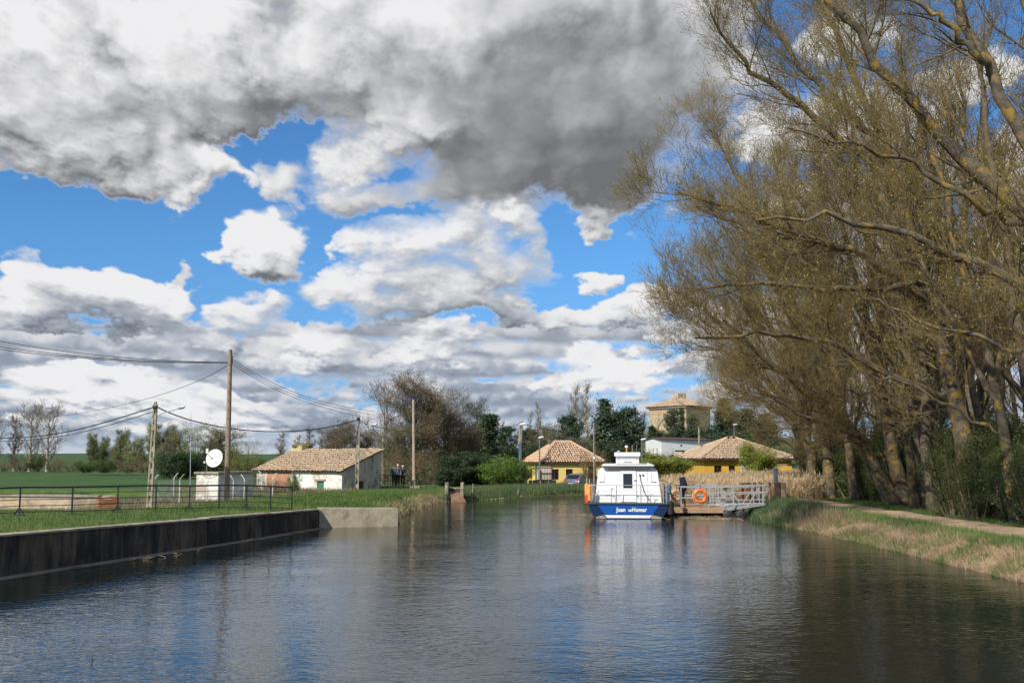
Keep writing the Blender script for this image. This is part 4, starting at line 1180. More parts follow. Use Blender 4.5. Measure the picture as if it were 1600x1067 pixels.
for (px, yt, yb, D_, lab, hd) in ((843, 684, 745, 90, 'street lamp with white head beside the yellow house roof', 1), (928, 662, 750, 74, 'thin dark pole just left of the white boat cabin', 0),
                                  (1092, 668, 712, 140, 'pale wooden pole in front of the white building', 0), (1003, 687, 735, 96, 'small street lamp right of the boat wheelhouse', 1), (1147, 664, 700, 120, 'street lamp behind the farmhouse ridge', 1),
                                  (988, 696, 720, 98, 'short thin mast behind the boat roof', 0)):
    t_, b_ = W(px, yt, D_), W(px, yb, D_)
    o = thing('street_lamp' if hd else 'thin_pole', lab, 'street lamp' if hd else 'pole', (b_.x, b_.y, hz(b_.x, b_.y)))
    r_ = .16 if px == 1092 else .075
    MB().tube([Vector((b_.x, b_.y, hz(b_.x, b_.y) - .2)), t_], [r_, r_ * .7], 8).build('pole', M['concrete'] if px == 1092 else M['post_blue'] if hd else M['wood'], o, world=True)
    MB().tube([t_, t_ + Vector((0, 0, .05))], [r_ * .9, .02], 8).build('cap', M['steel'], o, world=True)
    if hd: lamp(o, t_ + Vector((-.1, 0, .02)), (1, 0, .12), M['white'], .7)
    if px == 928: MB().box(W(928, 715, 73.85), (.14, .1, .2)).build('junction_box', M['white'], o, world=True)
m_ = thing('antenna_mast', 'very thin tall antenna mast behind the white hut', 'mast', W(298, 770, 70))
MB().tube([W(297, 775, 70), W(298.5, 650, 70)], [.035, .02], 6).build('mast', M['steel'], m_, world=True)
MB().tube([W(298.5, 650, 70), W(298.5, 643, 70)], [.012, .006], 5).build('tip', M['steel'], m_, world=True)
A = W(360, 566, 60)
cable('upper cable from the tall wooden pole to the left frame edge', [A, W(180, 557.5, 57), W(0, 533, 54), W(-220, 488, 50)], .018)
cable('lower cable from the tall wooden pole to the left frame edge', [A, W(180, 561, 57), W(0, 542, 54), W(-220, 505, 50)], .018)
cable('third cable, close beneath the others, left of the tall pole', [A - Vector((0, 0, .05)), W(180, 563, 57), W(0, 546, 54), W(-220, 512, 50)], .018)
cable('faint long cable sloping from the tall pole to the distant bare trees', [W(357, 571, 60), W(240, 618, 80), W(131, 646, 105), W(0, 659, 130), W(-120, 662, 150)], .020)
B = W(364, 562, 60)
cable('top cable drooping from the tall pole towards the big brown tree', [B, W(430, 600, 68), W(500, 626, 78), W(585, 643, 90)], .018)
cable('middle cable drooping from the tall pole towards the big brown tree', [B - Vector((0, 0, .15)), W(430, 604, 68), W(500, 630, 78), W(585, 648, 90)], .016)
cable('lowest cable drooping from the tall pole towards the big brown tree', [B - Vector((0, 0, .3)), W(430, 608, 68), W(500, 635, 78), W(585, 655, 90)], .016)
C_ = W(243, 635, 55.9)
cable('thick cable from the lamp pole with holes to the left frame edge', [C_, W(150, 664, 60), W(75, 679, 66), W(0, 685, 72), W(-100, 684, 80)], .034)
cable('thinner cable under the thick one left of the lamp pole', [C_ - Vector((0, 0, .25)), W(150, 670, 60), W(75, 684, 66), W(0, 689.5, 72), W(-100, 690, 80)], .022)
E_ = W(560, 655, 73.9)
cable('thick cable sagging behind the tall pole between the two concrete poles', [C_, W(300, 656, 60), W(360, 669, 64), W(430, 675, 68), W(500, 669, 71), E_], .036)
cable('cable from the concrete house pole towards the far grey lamp pole', [E_, W(600, 668, 78), W(680, 680, 84), W(760, 674, 88), W(814, 660, 92)], .022)
cable('short cable right of the far grey lamp pole', [W(814, 660, 92), W(845, 669, 97), W(890, 676, 104)], .026)

# ------------------------------------------------------------------ white hut with dish
hx, hy = W(340, 780, 68).x, 68.0
hut = thing('equipment_hut', 'small white flat-roofed hut carrying a satellite dish', 'hut', (hx, hy, -.05), RAD(60))
# local: near corner at the origin, lit face along +y, shaded face along +x
blockm = mat('white_block_wall', (.74, .72, .66), (.62, .58, .50), .9, 1.5, bump=.3, col3=(.45, .38, .28), scale3=.7)
blockd = blockm
HH = 2.02
MB().box((1.65, 1.05, HH / 2 - .15), (3.3, 2.1, HH + .3)).build('wall', blockm, hut, bevel=.01)
lines = MB()
for k in range(1, 8): lines.box((-.003, 1.05, k * .245), (.012, 2.08, .012))
lines.build('block_joint', M['stone_grey'], hut, kind='stuff')
MB().box((1.65, 1.05, HH + .07), (3.56, 2.36, .14)).build('roof_slab', M['concrete'], hut, bevel=.02)
MB().tube([(-.14, .1, HH + .0), (-.2, .9, HH - .16), (-.14, 1.5, HH - .02)], .014, 5).build('loose_cable', M['cable'], hut)
dish = thing('satellite_dish', 'round white satellite dish on the roof of the hut', 'satellite dish', W(336, 728, 68.6))
dc = W(336, 716, 68.3); R_ = .62
fd = Vector((-.25, -1, .22)).normalized(); qt = fd.to_track_quat('Z', 'Y').to_matrix()
rings = []
for rr_ in (.04, .25, .45, .6, .62):
    rings.append([tuple(dc + qt @ Vector((rr_ * math.cos(a), rr_ * math.sin(a), .30 * rr_ * rr_))) for a in (2 * math.pi * k / 32 for k in range(32))])
for rr_ in (.63, .61, .45, .25, .04):
    rings.append([tuple(dc + qt @ Vector((rr_ * math.cos(a), rr_ * math.sin(a), .30 * rr_ * rr_ - .025))) for a in (2 * math.pi * k / 32 for k in range(32))])
MB().loft(rings, caps=True).build('reflector', M['white'], dish, world=True, smooth=True)
fp = dc + fd * .42 + Vector((0, 0, -.10))
ar = MB()
for a in (-1.57, .5, 2.64): ar.tube([dc + qt @ Vector((.58 * math.cos(a), .58 * math.sin(a), .09)), fp], .012, 5)
ar.build('feed_arm', M['rubber'], dish, world=True)
MB().tube([fp - fd * .08, fp + fd * .06], .04, 8).build('feed', M['rubber'], dish, world=True)
MB().tube([Vector((dc.x, dc.y + .12, HH + .05)), Vector((dc.x, dc.y + .12, dc.z)), dc - fd * .03], .035, 8).build('stand', M['rubber'], dish, world=True)
bx_ = thing('antenna_box', 'small white upright antenna box on a thin stand left of the dish', 'antenna', W(324, 735, 68.6))
MB().box(W(324, 704.5, 68.6), (.17, .12, .34)).build('box', M['white'], bx_, world=True, bevel=.01)
MB().tube([W(324, 711, 68.6), Vector((W(324, 700, 68.6).x, 68.6, HH + .1))], .018, 6).build('stand', M['steel'], bx_, world=True)
bx_ = thing('security_camera', 'tiny white camera at the left corner of the hut roof', 'camera', W(318, 738, 68.9))
MB().box(W(320, 722, 68.9), (.12, .2, .12)).build('housing', M['white'], bx_, world=True, bevel=.01)
MB().tube([W(320, 724, 68.9), Vector((W(320, 724, 68.9).x, 68.9, HH + .05))], .016, 6).build('stand', M['rubber'], bx_, world=True)

# bent concrete fence posts and wire netting round the hut
fence = thing('wire_fence', 'wire fence on bent white concrete posts around the hut', 'fence', (0, 0, 0))
fpx = [(246, 64, 1), (277, 70, 1), (286, 66, 1), (329, 64, 1), (369, 64, -1), (386, 67, -1), (430, 70, 1), (413, 73, -1)]
fpts = []
for px, D_, sgn in fpx:
    x = (px - CX) / F_PX * D_; z = hz(x, D_)
    MB().tube([(x, D_, z - .2), (x, D_, z + 1.55), (x + .20 * sgn, D_, z + 1.85), (x + .28 * sgn, D_, z + 1.88)], [.036, .032, .026, .022], 6).build('post', M['plaster'], fence, world=True)
    fpts.append(Vector((x, D_, z)))
MB().beam(fpts[0] + Vector((0, 0, 1.0)), fpts[0] + Vector((.75, 0, 0)), .05).build('brace', M['concrete'], fence, world=True)
MB().beam(fpts[4] + Vector((0, 0, 1.0)), fpts[4] + Vector((.6, 0, 0)), .05).build('brace', M['concrete'], fence, world=True)
net = MB()
for a, b_ in ((0, 3), (3, 4), (4, 5), (5, 6), (0, 1)):
    p, q_ = fpts[a], fpts[b_]; L_ = (q_ - p).length; n_ = int(L_ / .22)
    for k in range(n_):
        f = k / n_; g2 = min(1, f + .5 / L_ * 1.0)
        net.tube([p.lerp(q_, f) + Vector((0, 0, .05)), p.lerp(q_, min(1, f + 1.4 / L_)) + Vector((0, 0, 1.45))], .0035, 3, caps=False)
        net.tube([p.lerp(q_, f) + Vector((0, 0, 1.45)), p.lerp(q_, min(1, f + 1.4 / L_)) + Vector((0, 0, .05))], .0035, 3, caps=False)
    for h_ in (.1, .8, 1.5): net.tube([p + Vector((0, 0, h_)), q_ + Vector((0, 0, h_))], .005, 3, caps=False)
net.build('netting', M['steel'], fence, kind='stuff')

# ------------------------------------------------------------------ buildings
def shell_wall(parent, name, mt, p0, p1, z0, za, zb, openings=(), depth=.16, lead=True):
    """one outer wall face from p0 to p1 (outside on the right), tops za..zb, with real recesses"""
    p0, p1 = Vector((*p0, 0)), Vector((*p1, 0)); L = (p1 - p0).length; e = (p1 - p0) / L; n = Vector((e.y, -e.x, 0))
    us = sorted({0, L, *[u for o in openings for u in o[:2]]}); base = sorted({z0, *[v for o in openings for v in o[2:4]]})
    m = MB()
    P = lambda u, z, d=0: tuple(p0 + e * u - n * d + Vector((0, 0, z)))
    zt = lambda u: za + (zb - za) * u / L
    for ua, ub in zip(us[:-1], us[1:]):
        vs = base + ['t']
        for va, vb in zip(vs[:-1], vs[1:]):
            mu = (ua + ub) / 2
            if vb != 't' and any(o[0] < mu < o[1] and o[2] < (va + vb) / 2 < o[3] for o in openings): continue
            if vb == 't' and any(o[0] < mu < o[1] and o[3] > va + 1e-4 for o in openings): pass
            m.add([P(ua, va), P(ub, va), P(ub, zt(ub) if vb == 't' else vb), P(ua, zt(ua) if vb == 't' else vb)], [(0, 1, 2, 3)])
    for o in openings:
        a, b_, c, d = o[:4]
        m.add([P(a, c), P(b_, c), P(b_, d), P(a, d), P(a, c, depth), P(b_, c, depth), P(b_, d, depth), P(a, d, depth)], [(0, 1, 5, 4), (1, 2, 6, 5), (2, 3, 7, 6), (3, 0, 4, 7)])
    wl = m.build(name, mt, parent, world=True)
    for o in openings:
        a, b_, c, d = o[:4]; kind = o[4] if len(o) > 4 else 'window'
        f = MB(); t = .06
        C2 = lambda u, z, dd: p0 + e * u - n * dd + Vector((0, 0, z)); R3 = Matrix.Rotation(math.atan2(e.y, e.x), 3, 'Z')
        mid = depth - .02
        pm = o[5] if len(o) > 5 else M['glass']; fm = o[6] if len(o) > 6 else M['wood_dark']
        if kind == 'door':
            dd = MB().box(C2((a + b_) / 2, (c + d) / 2, mid), (b_ - a - .01, .05, d - c - .01), m=R3).build('door', pm, parent, world=True)
            k = MB()
            for j in range(1, 4): k.box(C2(a + (b_ - a) * j / 4, (c + d) / 2, mid - .028), (.015, .01, d - c - .06), m=R3)
            k2 = k.build('groove', M['dark'], None, world=True); k2.parent = dd; k2.matrix_parent_inverse = Matrix.Identity(4)
            Mi = (Matrix.Translation(parent.location) @ parent.rotation_euler.to_matrix().to_4x4()).inverted(); k2.data.transform(Mi)
        else:
            for (cu, cz, su, sz) in (((a + b_) / 2, c + t / 2, b_ - a, t), ((a + b_) / 2, d - t / 2, b_ - a, t), (a + t / 2, (c + d) / 2, t, d - c - 2 * t), (b_ - t / 2, (c + d) / 2, t, d - c - 2 * t), ((a + b_) / 2, (c + d) / 2, t * .7, d - c - 2 * t)):
                f.box(C2(cu, cz, mid - .03), (su, .05, sz), m=R3)
            fo = f.build('window', fm, parent, world=True)
            pn = MB().box(C2((a + b_) / 2, (c + d) / 2, mid), (b_ - a, .01, d - c), m=R3).build('pane', pm, parent, world=True); pn.parent = fo
    return wl
def in_poly(pts, x, y):
    c = False; n = len(pts)
    for i in range(n):
        (x1, y1), (x2, y2) = pts[i], pts[(i + 1) % n]
        if (y1 > y) != (y2 > y) and x < (x2 - x1) * (y - y1) / (y2 - y1) + x1: c = not c
    return c
def tiled_plane(parent, corners, mt, cw=.24, rl=.42, rough=.02, name='roof'):
    """corners: eave start, eave end, then upwards round; barrel tiles in courses over a thin deck"""
    C = [Vector(c) for c in corners]
    e1 = (C[1] - C[0]).normalized(); nrm = e1.cross(C[2] - C[0]).normalized(); e2 = nrm.cross(e1)
    poly = [((c - C[0]).dot(e1), (c - C[0]).dot(e2)) for c in C]
    umin, umax = min(p[0] for p in poly), max(p[0] for p in poly); vmax = max(p[1] for p in poly)
    V, Q, tone = [], [], []
    sag = lambda u, v: -.03 * math.sin(u * .9) * math.sin(v * 1.1) * (rough > .015)
    a_ = np.linspace(math.pi, 0, 5)
    nr = int(vmax / rl) + 1
    for i in range(int((umax - umin) / cw) + 1):
        u = umin + (i + .5) * cw
        for j in range(nr):
            v = j * rl
            if not in_poly(poly, u, v + rl * .4) and not (j == 0 and in_poly(poly, u, .02)): continue
            ou, ov, rz_ = random.gauss(0, rough), random.gauss(0, rough * 1.5), random.gauss(0, rough * 1.6)
            k = len(V)
            for vv, lift, rad in ((v - .07, .065, cw * .40), (v + rl + .02, .015, cw * .33)):
                for t in a_:
                    V.append(tuple(C[0] + e1 * (u + ou + rz_ * (vv - v) + rad * math.cos(t)) + e2 * (vv + ov) + nrm * (lift + rad * .75 * math.sin(t) + sag(u, v))))
            tn = min(1, max(0, random.gauss(.5, .32)))
            for q_ in range(4): Q.append((k + q_, k + q_ + 1, k + 6 + q_, k + 5 + q_)); 
            tone += [tn] * 10
    me = np_mesh(name, np.array(V), Q=np.array(Q))
    at_ = me.attributes.new('tone', 'FLOAT', 'POINT'); at_.data.foreach_set('value', np.array(tone, np.float32))
    deck = MB(); th = .06
    deck.add([tuple(c) for c in C] + [tuple(c - nrm * th) for c in C], [tuple(range(len(C))), tuple(range(len(C), 2 * len(C)))[::-1]] + [(i, (i + 1) % len(C), len(C) + (i + 1) % len(C), len(C) + i) for i in range(len(C))])
    d = deck.build('roof', M['wood_dark'], parent, world=True)
    o = link('tiles', me, mt, d); o['kind'] = 'stuff'
    Mi = (Matrix.Translation(parent.location) @ parent.rotation_euler.to_matrix().to_4x4()).inverted(); me.transform(Mi)
    return d
def ridge_tiles(parent, a, b_, mt):
    a, b_ = Vector(a), Vector(b_); n = max(2, int((b_ - a).length / .4)); m = MB()
    for k in range(n):
        p, q_ = a.lerp(b_, k / n), a.lerp(b_, (k + 1.1) / n); m.tube([p, q_], [.15, .12], 7)
    o = m.build('ridge_tiles', mt, parent, world=True); o['kind'] = 'stuff'
    at_ = o.data.attributes.new('tone', 'FLOAT', 'POINT'); at_.data.foreach_set('value', rng.uniform(.3, .9, len(o.data.vertices)).astype(np.float32))

# old tiled house with a single-pitch roof
a0, a1_, a2, a3 = Vector((-21.6, 85.0)), Vector((-13.2, 78.0)), Vector((-10.6, 81.1)), Vector((-19.0, 88.1))
oh = thing('old_house', 'old whitewashed house with sagging single slope tile roof', 'house', (-16, 82, .4))
zg = .2; ze, zr = 2.05, 3.65
L_ = (a1_ - a0).length
split = .42
mid_ = a0.lerp(a1_, split)
shell_wall(oh, 'wall', M['plaster'], a0, a0.lerp(a1_, .13), zg, ze, ze)
shell_wall(oh, 'adobe_wall', M['adobe'], a0.lerp(a1_, .13), mid_, zg, ze, ze)
shell_wall(oh, 'wall', M['plaster'], mid_, a1_, zg, ze, ze, [(3.35, 4.2, .35, 1.22, 'door', M['green_door'])])
shell_wall(oh, 'side_wall', M['plaster_grey'], a1_, a2, zg, ze, zr, [(1.35, 2.25, .25, 1.22, 'door', M['wood_dark'])])
shell_wall(oh, 'back_wall', M['plaster_grey'], a2, a3, zg, zr, zr)
shell_wall(oh, 'side_wall', M['plaster_grey'], a3, a0, zg, zr, ze)
ed = (a1_ - a0).normalized(); up_ = (a2 - a1_).normalized()
ov = .28
cn4 = [a0 - ed * ov - up_ * ov, a1_ + ed * .12 - up_ * ov, a2 + ed * .12 + up_ * .1, a3 - ed * ov + up_ * .1]
sl = (zr - ze) / (a2 - a1_).length
zz4 = [ze - ov * sl + .04, ze - ov * sl + .04, zr + .1 * sl + .04, zr + .1 * sl + .04]
tiled_plane(oh, [(c.x, c.y, z) for c, z in zip(cn4, zz4)], M['tile'], .26, .40, .035)
rf = MB()
for k in range(34):
    p = a0.lerp(a1_, (k + .5) / 34) - up_ * .16; rf.box((p.x, p.y, ze - .06), (.09, .34, .09), math.atan2(up_.y, up_.x) + math.pi / 2)
rf.build('rafter_end', M['wood_dark'], oh, world=True, kind='stuff')
l_ = mid_.lerp(a1_, .49); r3 = math.atan2(ed.y, ed.x)
nn = Vector((ed.y, -ed.x))
lp = mid_ + ed * 3.78 + nn * .03
MB().box((lp.x, lp.y, 1.30), (1.3, .08, .15), r3).build('lintel', M['stone_grey'], oh, world=True)
pc_ = W(468, 703, 87.5)
MB().box((pc_.x, pc_.y, 3.75), (1.5, .7, .7), r3).build('chimney', M['stone'], oh, world=True)
MB().sphere((pc_.x + .2, pc_.y, 4.05), (.9, .45, .28)).build('moss', M['leaf_olive'], oh, world=True)
for i_ in (0, 1): MB().tube([(pc_.x + .1 + .4 * i_, pc_.y, 4.0), (pc_.x + .1 + .4 * i_, pc_.y, 4.45)], .06, 6).build('chimney_pot', M['white'], oh, world=True)

# long low basin wall and brick stub beyond the railing
bw = thing('basin_wall', 'low beige concrete wall across the grass, seen through the railing', 'wall', W(80, 795, 60))
zl = W(0, 773, 61).z
MB().loft([[(x, 60.0 + dy, -.4), (x, 60.35 + dy, -.4), (x, 60.35 + dy, zt), (x, 60.0 + dy, zt)] for x, dy, zt in ((-48, 3, .92), (-38, 1.5, .86), (-31, .6, .80), (-24.6, 0, .75))]).build('wall_body', mat('beige_concrete', (.50, .40, .27), (.38, .30, .20), .9, 1.5, col3=(.25, .20, .14), bump=.4), bw, world=True)
MB().loft([[(x, 59.9 + dy, zt + .003), (x, 60.45 + dy, zt + .003), (x, 60.45 + dy, zt + .11), (x, 59.9 + dy, zt + .11)] for x, dy, zt in ((-48, 3, .92), (-38, 1.5, .86), (-31, .6, .80), (-24.6, 0, .75))]).build('coping', M['stone_grey'], bw, world=True)
bs_ = W(169, 802, 57); bz = hz(bs_.x, 57)
br = thing('brick_stub', 'crumbling orange brick pillar in the grass behind the railing', 'ruin', (bs_.x, 57, bz), RAD(20))
MB().box((0, 0, .34), (1.02, .5, .84)).build('core', M['mortar'], br)
bme = None
rb_ = random.Random(9)
for j in range(11):
    for s in range(2):
        for k in range(5 if s == 0 else 3):
            if j > 8 and rb_.random() < .5: continue
            off = (.11 if j % 2 else 0)
            c = (-.48 + k * .225 + off - .05, -.265 + rb_.uniform(-.012, .012), .02 + j * .078) if s == 0 else (.525 + rb_.uniform(-.01, .01), -.16 + k * .2, .02 + j * .078)
            if bme is None:
                o = MB().box((0, 0, 0), (.21, .07, .062)).build('brick', M['brick'], br, bevel=.006); bme = o.data
            else:
                o = link('brick', bme, None, br)
            o.location = c; o.rotation_euler = (0, 0, (math.pi / 2 if s else 0) + rb_.gauss(0, .03))
MB().sphere((0, .02, .80), (.42, .22, .10), 9, 5).build('rubble_top', M['stone_grey'], br)

# ------------------------------------------------------------------ yellow house across the water
def hip_house(root, c, z0, ze, zr, ov, mt_tile, wall_mt, openings, run=None, names=('front_wall', 'side_wall', 'back_wall', 'side_wall')):
    """c: four plan corners counter-clockwise starting with the front edge; openings per wall; hipped roof"""
    C = [Vector(q_) for q_ in c]
    for i in range(4): shell_wall(root, names[i], wall_mt[i], C[i], C[(i + 1) % 4], z0, ze, ze, openings.get(i, ()))
    e = (C[1] - C[0]).normalized(); f = (C[3] - C[0]).normalized(); wd = (C[3] - C[0]).length; ln = (C[1] - C[0]).length
    run = run or wd / 2
    o = [C[0] - e * ov - f * ov, C[1] + e * ov - f * ov, C[2] + e * ov + f * ov, C[3] - e * ov + f * ov]
    zo = ze - .02
    r0 = (C[0] + C[3]) / 2 + e * run; r1 = (C[1] + C[2]) / 2 - e * run
    v = lambda q_, z: (q_.x, q_.y, z)
    tiled_plane(root, [v(o[0], zo), v(o[1], zo), v(r1, zr), v(r0, zr)], mt_tile)
    tiled_plane(root, [v(o[1], zo), v(o[2], zo), v(r1, zr)], mt_tile)
    tiled_plane(root, [v(o[2], zo), v(o[3], zo), v(r0, zr), v(r1, zr)], mt_tile, cw=.5, rl=.8)
    tiled_plane(root, [v(o[3], zo), v(o[0], zo), v(r0, zr)], mt_tile)
    for a, b_ in ((v(r0, zr + .05), v(r1, zr + .05)), (v(o[0], zo + .08), v(r0, zr + .05)), (v(o[1], zo + .08), v(r1, zr + .05)), (v(o[3], zo + .08), v(r0, zr + .05))): ridge_tiles(root, a, b_, mt_tile)
    m = MB()
    for i in range(4):
        a, b_ = o[i], o[(i + 1) % 4]; m.beam((a.x, a.y, zo - .07), (b_.x, b_.y, zo - .07), .06, .12)
    m.build('eave_board', M['wood_dark'], root, world=True)
yh = thing('yellow_house', 'pale yellow house with hipped clay tile roof beyond the water', 'house', (6, 98, .5))
wy = [M['yellow']] * 4
f0 = Vector((3.0, 95.0)); f1 = Vector((8.6, 96.4)); dn = Vector((-(f1 - f0).y, (f1 - f0).x)).normalized() * 6.6
hip_house(yh, [f0, f1, f1 + dn, f0 + dn], 0, 2.62, 4.55, .28, M['tile_red'], wy,
          {0: [(.75, 1.5, .95, 1.95), (2.2, 2.9, .95, 1.95), (4.4, 5.3, .5, 2.2, 'door', M['wood_dark'])], 3: [(1.5, 2.4, .9, 1.9), (4, 4.9, .9, 1.9)]}, run=2.1)
gt = thing('driveway_gate', 'dark barred gate with pale panel beside the yellow house', 'gate', W(845, 755, 91))
for x in (837.5, 862.5):
    MB().box(W(x, 741, 91), (.12, .12, 1.7)).build('post', M['black'], gt, world=True)
MB().box(W(850, 730.5, 91), (1.35, .06, .10)).build('top_bar', M['black'], gt, world=True)
MB().box(W(850, 750, 91), (1.35, .06, .10)).build('bottom_bar', M['black'], gt, world=True)
for k in range(9): MB().box(W(841 + k * 2.4, 740, 91), (.035, .03, 1.05)).build('bar', M['black'], gt, world=True)
MB().box(W(850, 740, 91.6), (1.5, .04, 1.3)).build('panel', mat('pale_pink_panel', (.62, .52, .42), None, .8), gt, world=True)
wl_ = thing('low_dark_fence', 'low dark fence hiding the foot of the yellow house', 'fence', W(848, 757, 90.5))
for k in range(7): MB().box(W(829 + k * 6.2, 753.5, 90.5), (.33, .05, .42)).build('panel', M['black'], wl_, world=True)

# parked car
def car(label, c, rz):
    t = thing('parked_car', label, 'car', c, rz)
    prof = [(-2.05, .30), (-2.08, .70), (-1.95, .92), (-1.15, 1.02), (-.55, 1.42), (.75, 1.47), (1.45, 1.36), (1.95, .98), (2.08, .80), (2.05, .30)]
    rings = []
    for y, s in ((-.86, .0), (-.84, .06), (-.80, .10), (.80, .10), (.84, .06), (.86, .0)):
        ring = []
        for x, z in prof:
            tum = max(0, (z - .95)) * .32 if abs(y) > .82 else 0
            ring.append((x * (1 if abs(y) < .83 else .985), y - math.copysign(tum, y), z - (.02 if abs(y) > .85 else 0)))
        rings.append(ring)
    MB().loft(rings).build('body', M['car'], t, smooth=True)
    for (x0, z0, x1, z1, nm) in ((-1.12, 1.04, -.60, 1.38, 'windscreen'), (1.50, 1.33, 1.90, 1.02, 'rear_window')):
        nx = (z1 - z0) if x0 < 0 else -(z1 - z0)
        m = MB(); sgn = -1 if x0 < 0 else 1
        m.add([(x0 + sgn * .03, -.66, z0 + .02), (x0 + sgn * .03, .66, z0 + .02), (x1 + sgn * .03, .58, z1 + .02), (x1 + sgn * .03, -.58, z1 + .02), (x0, -.66, z0 - .01), (x0, .66, z0 - .01), (x1, .58, z1 - .01), (x1, -.58, z1 - .01)],
              [(0, 1, 2, 3), (7, 6, 5, 4), (0, 4, 5, 1), (1, 5, 6, 2), (2, 6, 7, 3), (3, 7, 4, 0)]); m.build(nm, M['glass'], t)
    for s in (-1, 1):
        for xa, xb in ((-.95, .05), (.12, .95), (1.0, 1.45)):
            yb, yt = s * .845, s * .735
            za = 1.36 if xa > -.9 else 1.05
            m = MB().add([(xa, yb, 1.0), (xb, yb, 1.0), (xb, yt, 1.36 if xb < 1.4 else 1.2), (xa + (.35 if xa < -.9 else 0), yt, 1.36), (xa, yb * .97, 1.0), (xb, yb * .97, 1.0), (xb, yt * .97, 1.33), (xa + .3, yt * .97, 1.33)], [(0, 1, 2, 3), (7, 6, 5, 4)])
            m.build('side_window', M['glass'], t)
        MB().box((2.03, s * .68, .86), (.10, .22, .26)).build('tail_light', M['red'], t, bevel=.02)
        MB().box((-2.02, s * .62, .70), (.10, .3, .16)).build('headlight', M['white'], t, bevel=.02)
        MB().box((-.75, s * .93, 1.02), (.10, .18, .12)).build('wing_mirror', M['car'], t, bevel=.02)
        for x in (-1.3, 1.25):
            wh = MB().tube([(x, s * .72, .31), (x, s * .875, .31)], .31, 18).build('wheel', M['rubber'], t)
            r_ = MB().tube([(x, s * .86, .31), (x, s * .885, .31)], .19, 14).build('rim', M['alu'], t); r_.parent = wh
    MB().box((2.09, 0, .62), (.02, .5, .11)).build('number_plate', M['white'], t)
    MB().box((2.05, 0, .42), (.14, 1.5, .18)).build('bumper', M['rubber'], t, bevel=.03)
    return t
cx_ = W(908, 750, 90)
car('grey hatchback parked beside the yellow house, left of the boat', (cx_.x + .3, 90.6, .16), RAD(-128))

# church tower on the hill
tw = thing('church_tower', 'square golden stone church tower with tiled roof on the hill', 'tower', (38, 228, 5))
zb_, ze_ = 3.0, W(1060, 634, 222).z
k0 = Vector((W(1073, 690, 222).x, 222.0)); 
kl = Vector((W(1015, 690, 232).x, 231.5)); kr = Vector((W(1109, 690, 231).x, 230.0))
kb = kl + (kr - k0)
mt = [M['stone']] * 4
C4 = [k0, kr, kb, kl]
for i in range(4):
    op = [(2.3, 4.0, 10.2, 12.4, 'window', M['dark'], M['stone'])] if i == 0 else []
    shell_wall(tw, 'wall', M['stone'], C4[i], C4[(i + 1) % 4], zb_, ze_ - .35, ze_ - .35, op, depth=.4)
redb = mat('red_brick_band', (.46, .33, .21), (.38, .26, .16), .95, 2)
for i in range(4):
    a, b_ = C4[i], C4[(i + 1) % 4]; e_ = (b_ - a).normalized(); n_ = Vector((e_.y, -e_.x))
    MB().box(((a.x + b_.x) / 2 + n_.x * .02, (a.y + b_.y) / 2 + n_.y * .02, ze_ - 1.0), ((b_ - a).length + .04, .08, 1.25), math.atan2(e_.y, e_.x)).build('brick_band', redb, tw, world=True)
    MB().box(((a.x + b_.x) / 2 + n_.x * .2, (a.y + b_.y) / 2 + n_.y * .2, ze_ - .17), ((b_ - a).length + .8, .5, .34), math.atan2(e_.y, e_.x)).build('cornice', M['stone_grey'], tw, world=True)
# blind arch on the lit face
am = MB(); a, b_ = C4[3], C4[0]; e_ = (b_ - a).normalized(); n_ = Vector((e_.y, -e_.x)); cc = a.lerp(b_, .50)
pts_ = []
for k in range(15):
    t_ = math.pi * k / 14; u = 3.1 * math.cos(t_); z = 8.6 + 3.1 * math.sin(t_)
    pts_.append(Vector((cc.x + e_.x * u + n_.x * .03, cc.y + e_.y * u + n_.y * .03, z)))
pts_ = [pts_[0] - Vector((0, 0, 4))] + pts_ + [pts_[-1] - Vector((0, 0, 4))]
am.tube(pts_, .22, 4); am.build('blind_arch', M['stone_grey'], tw, world=True)
ctr = (k0 + kb) / 2; apex = (ctr.x, ctr.y, W(1062, 619, 228).z)
oo = [q_ + (q_ - ctr).normalized() * 1.0 for q_ in C4]
for i in range(4):
    a, b_ = oo[i], oo[(i + 1) % 4]
    tiled_plane(tw, [(a.x, a.y, ze_ + .05), (b_.x, b_.y, ze_ + .05), apex], M['tile'], .5, .8, .03)
MB().box((ctr.x, ctr.y - .5, apex[2] + .1), (2.6, 1.6, 1.3), .6).build('ridge_block', M['stone'], tw, world=True)

# white building with dark red roof
wb = thing('white_building', 'long white building with dark red sheet roof before the tower', 'building', (28, 150, 2))
p0, p1 = Vector((W(1034, 700, 142).x, 142.0)), Vector((W(1109, 700, 146).x, 146.0)); dn2 = Vector((-.25, 1)).normalized() * 8
zt0 = W(1034, 686.5, 142).z; zt1 = W(1109, 688, 146).z
shell_wall(wb, 'front_wall', M['white'], p0, p1, .5, zt0, zt1, [(3.3, 3.7, W(0, 697.5, 143).z, W(0, 694.5, 143).z), (2.3, 4.7, W(0, 705.5, 143).z, W(0, 703.2, 143).z)])
pl_ = p0 + Vector((-1.35, 7))
shell_wall(wb, 'side_wall', M['white'], pl_, p0, .5, zt0, zt0, [(1.2, 1.7, 3.4, 4.3), (3.0, 3.5, 3.4, 4.3), (4.8, 5.3, 3.4, 4.3)])
shell_wall(wb, 'side_wall', M['white'], p1, p1 + Vector((-1.3, 7)), .5, zt1, zt1)
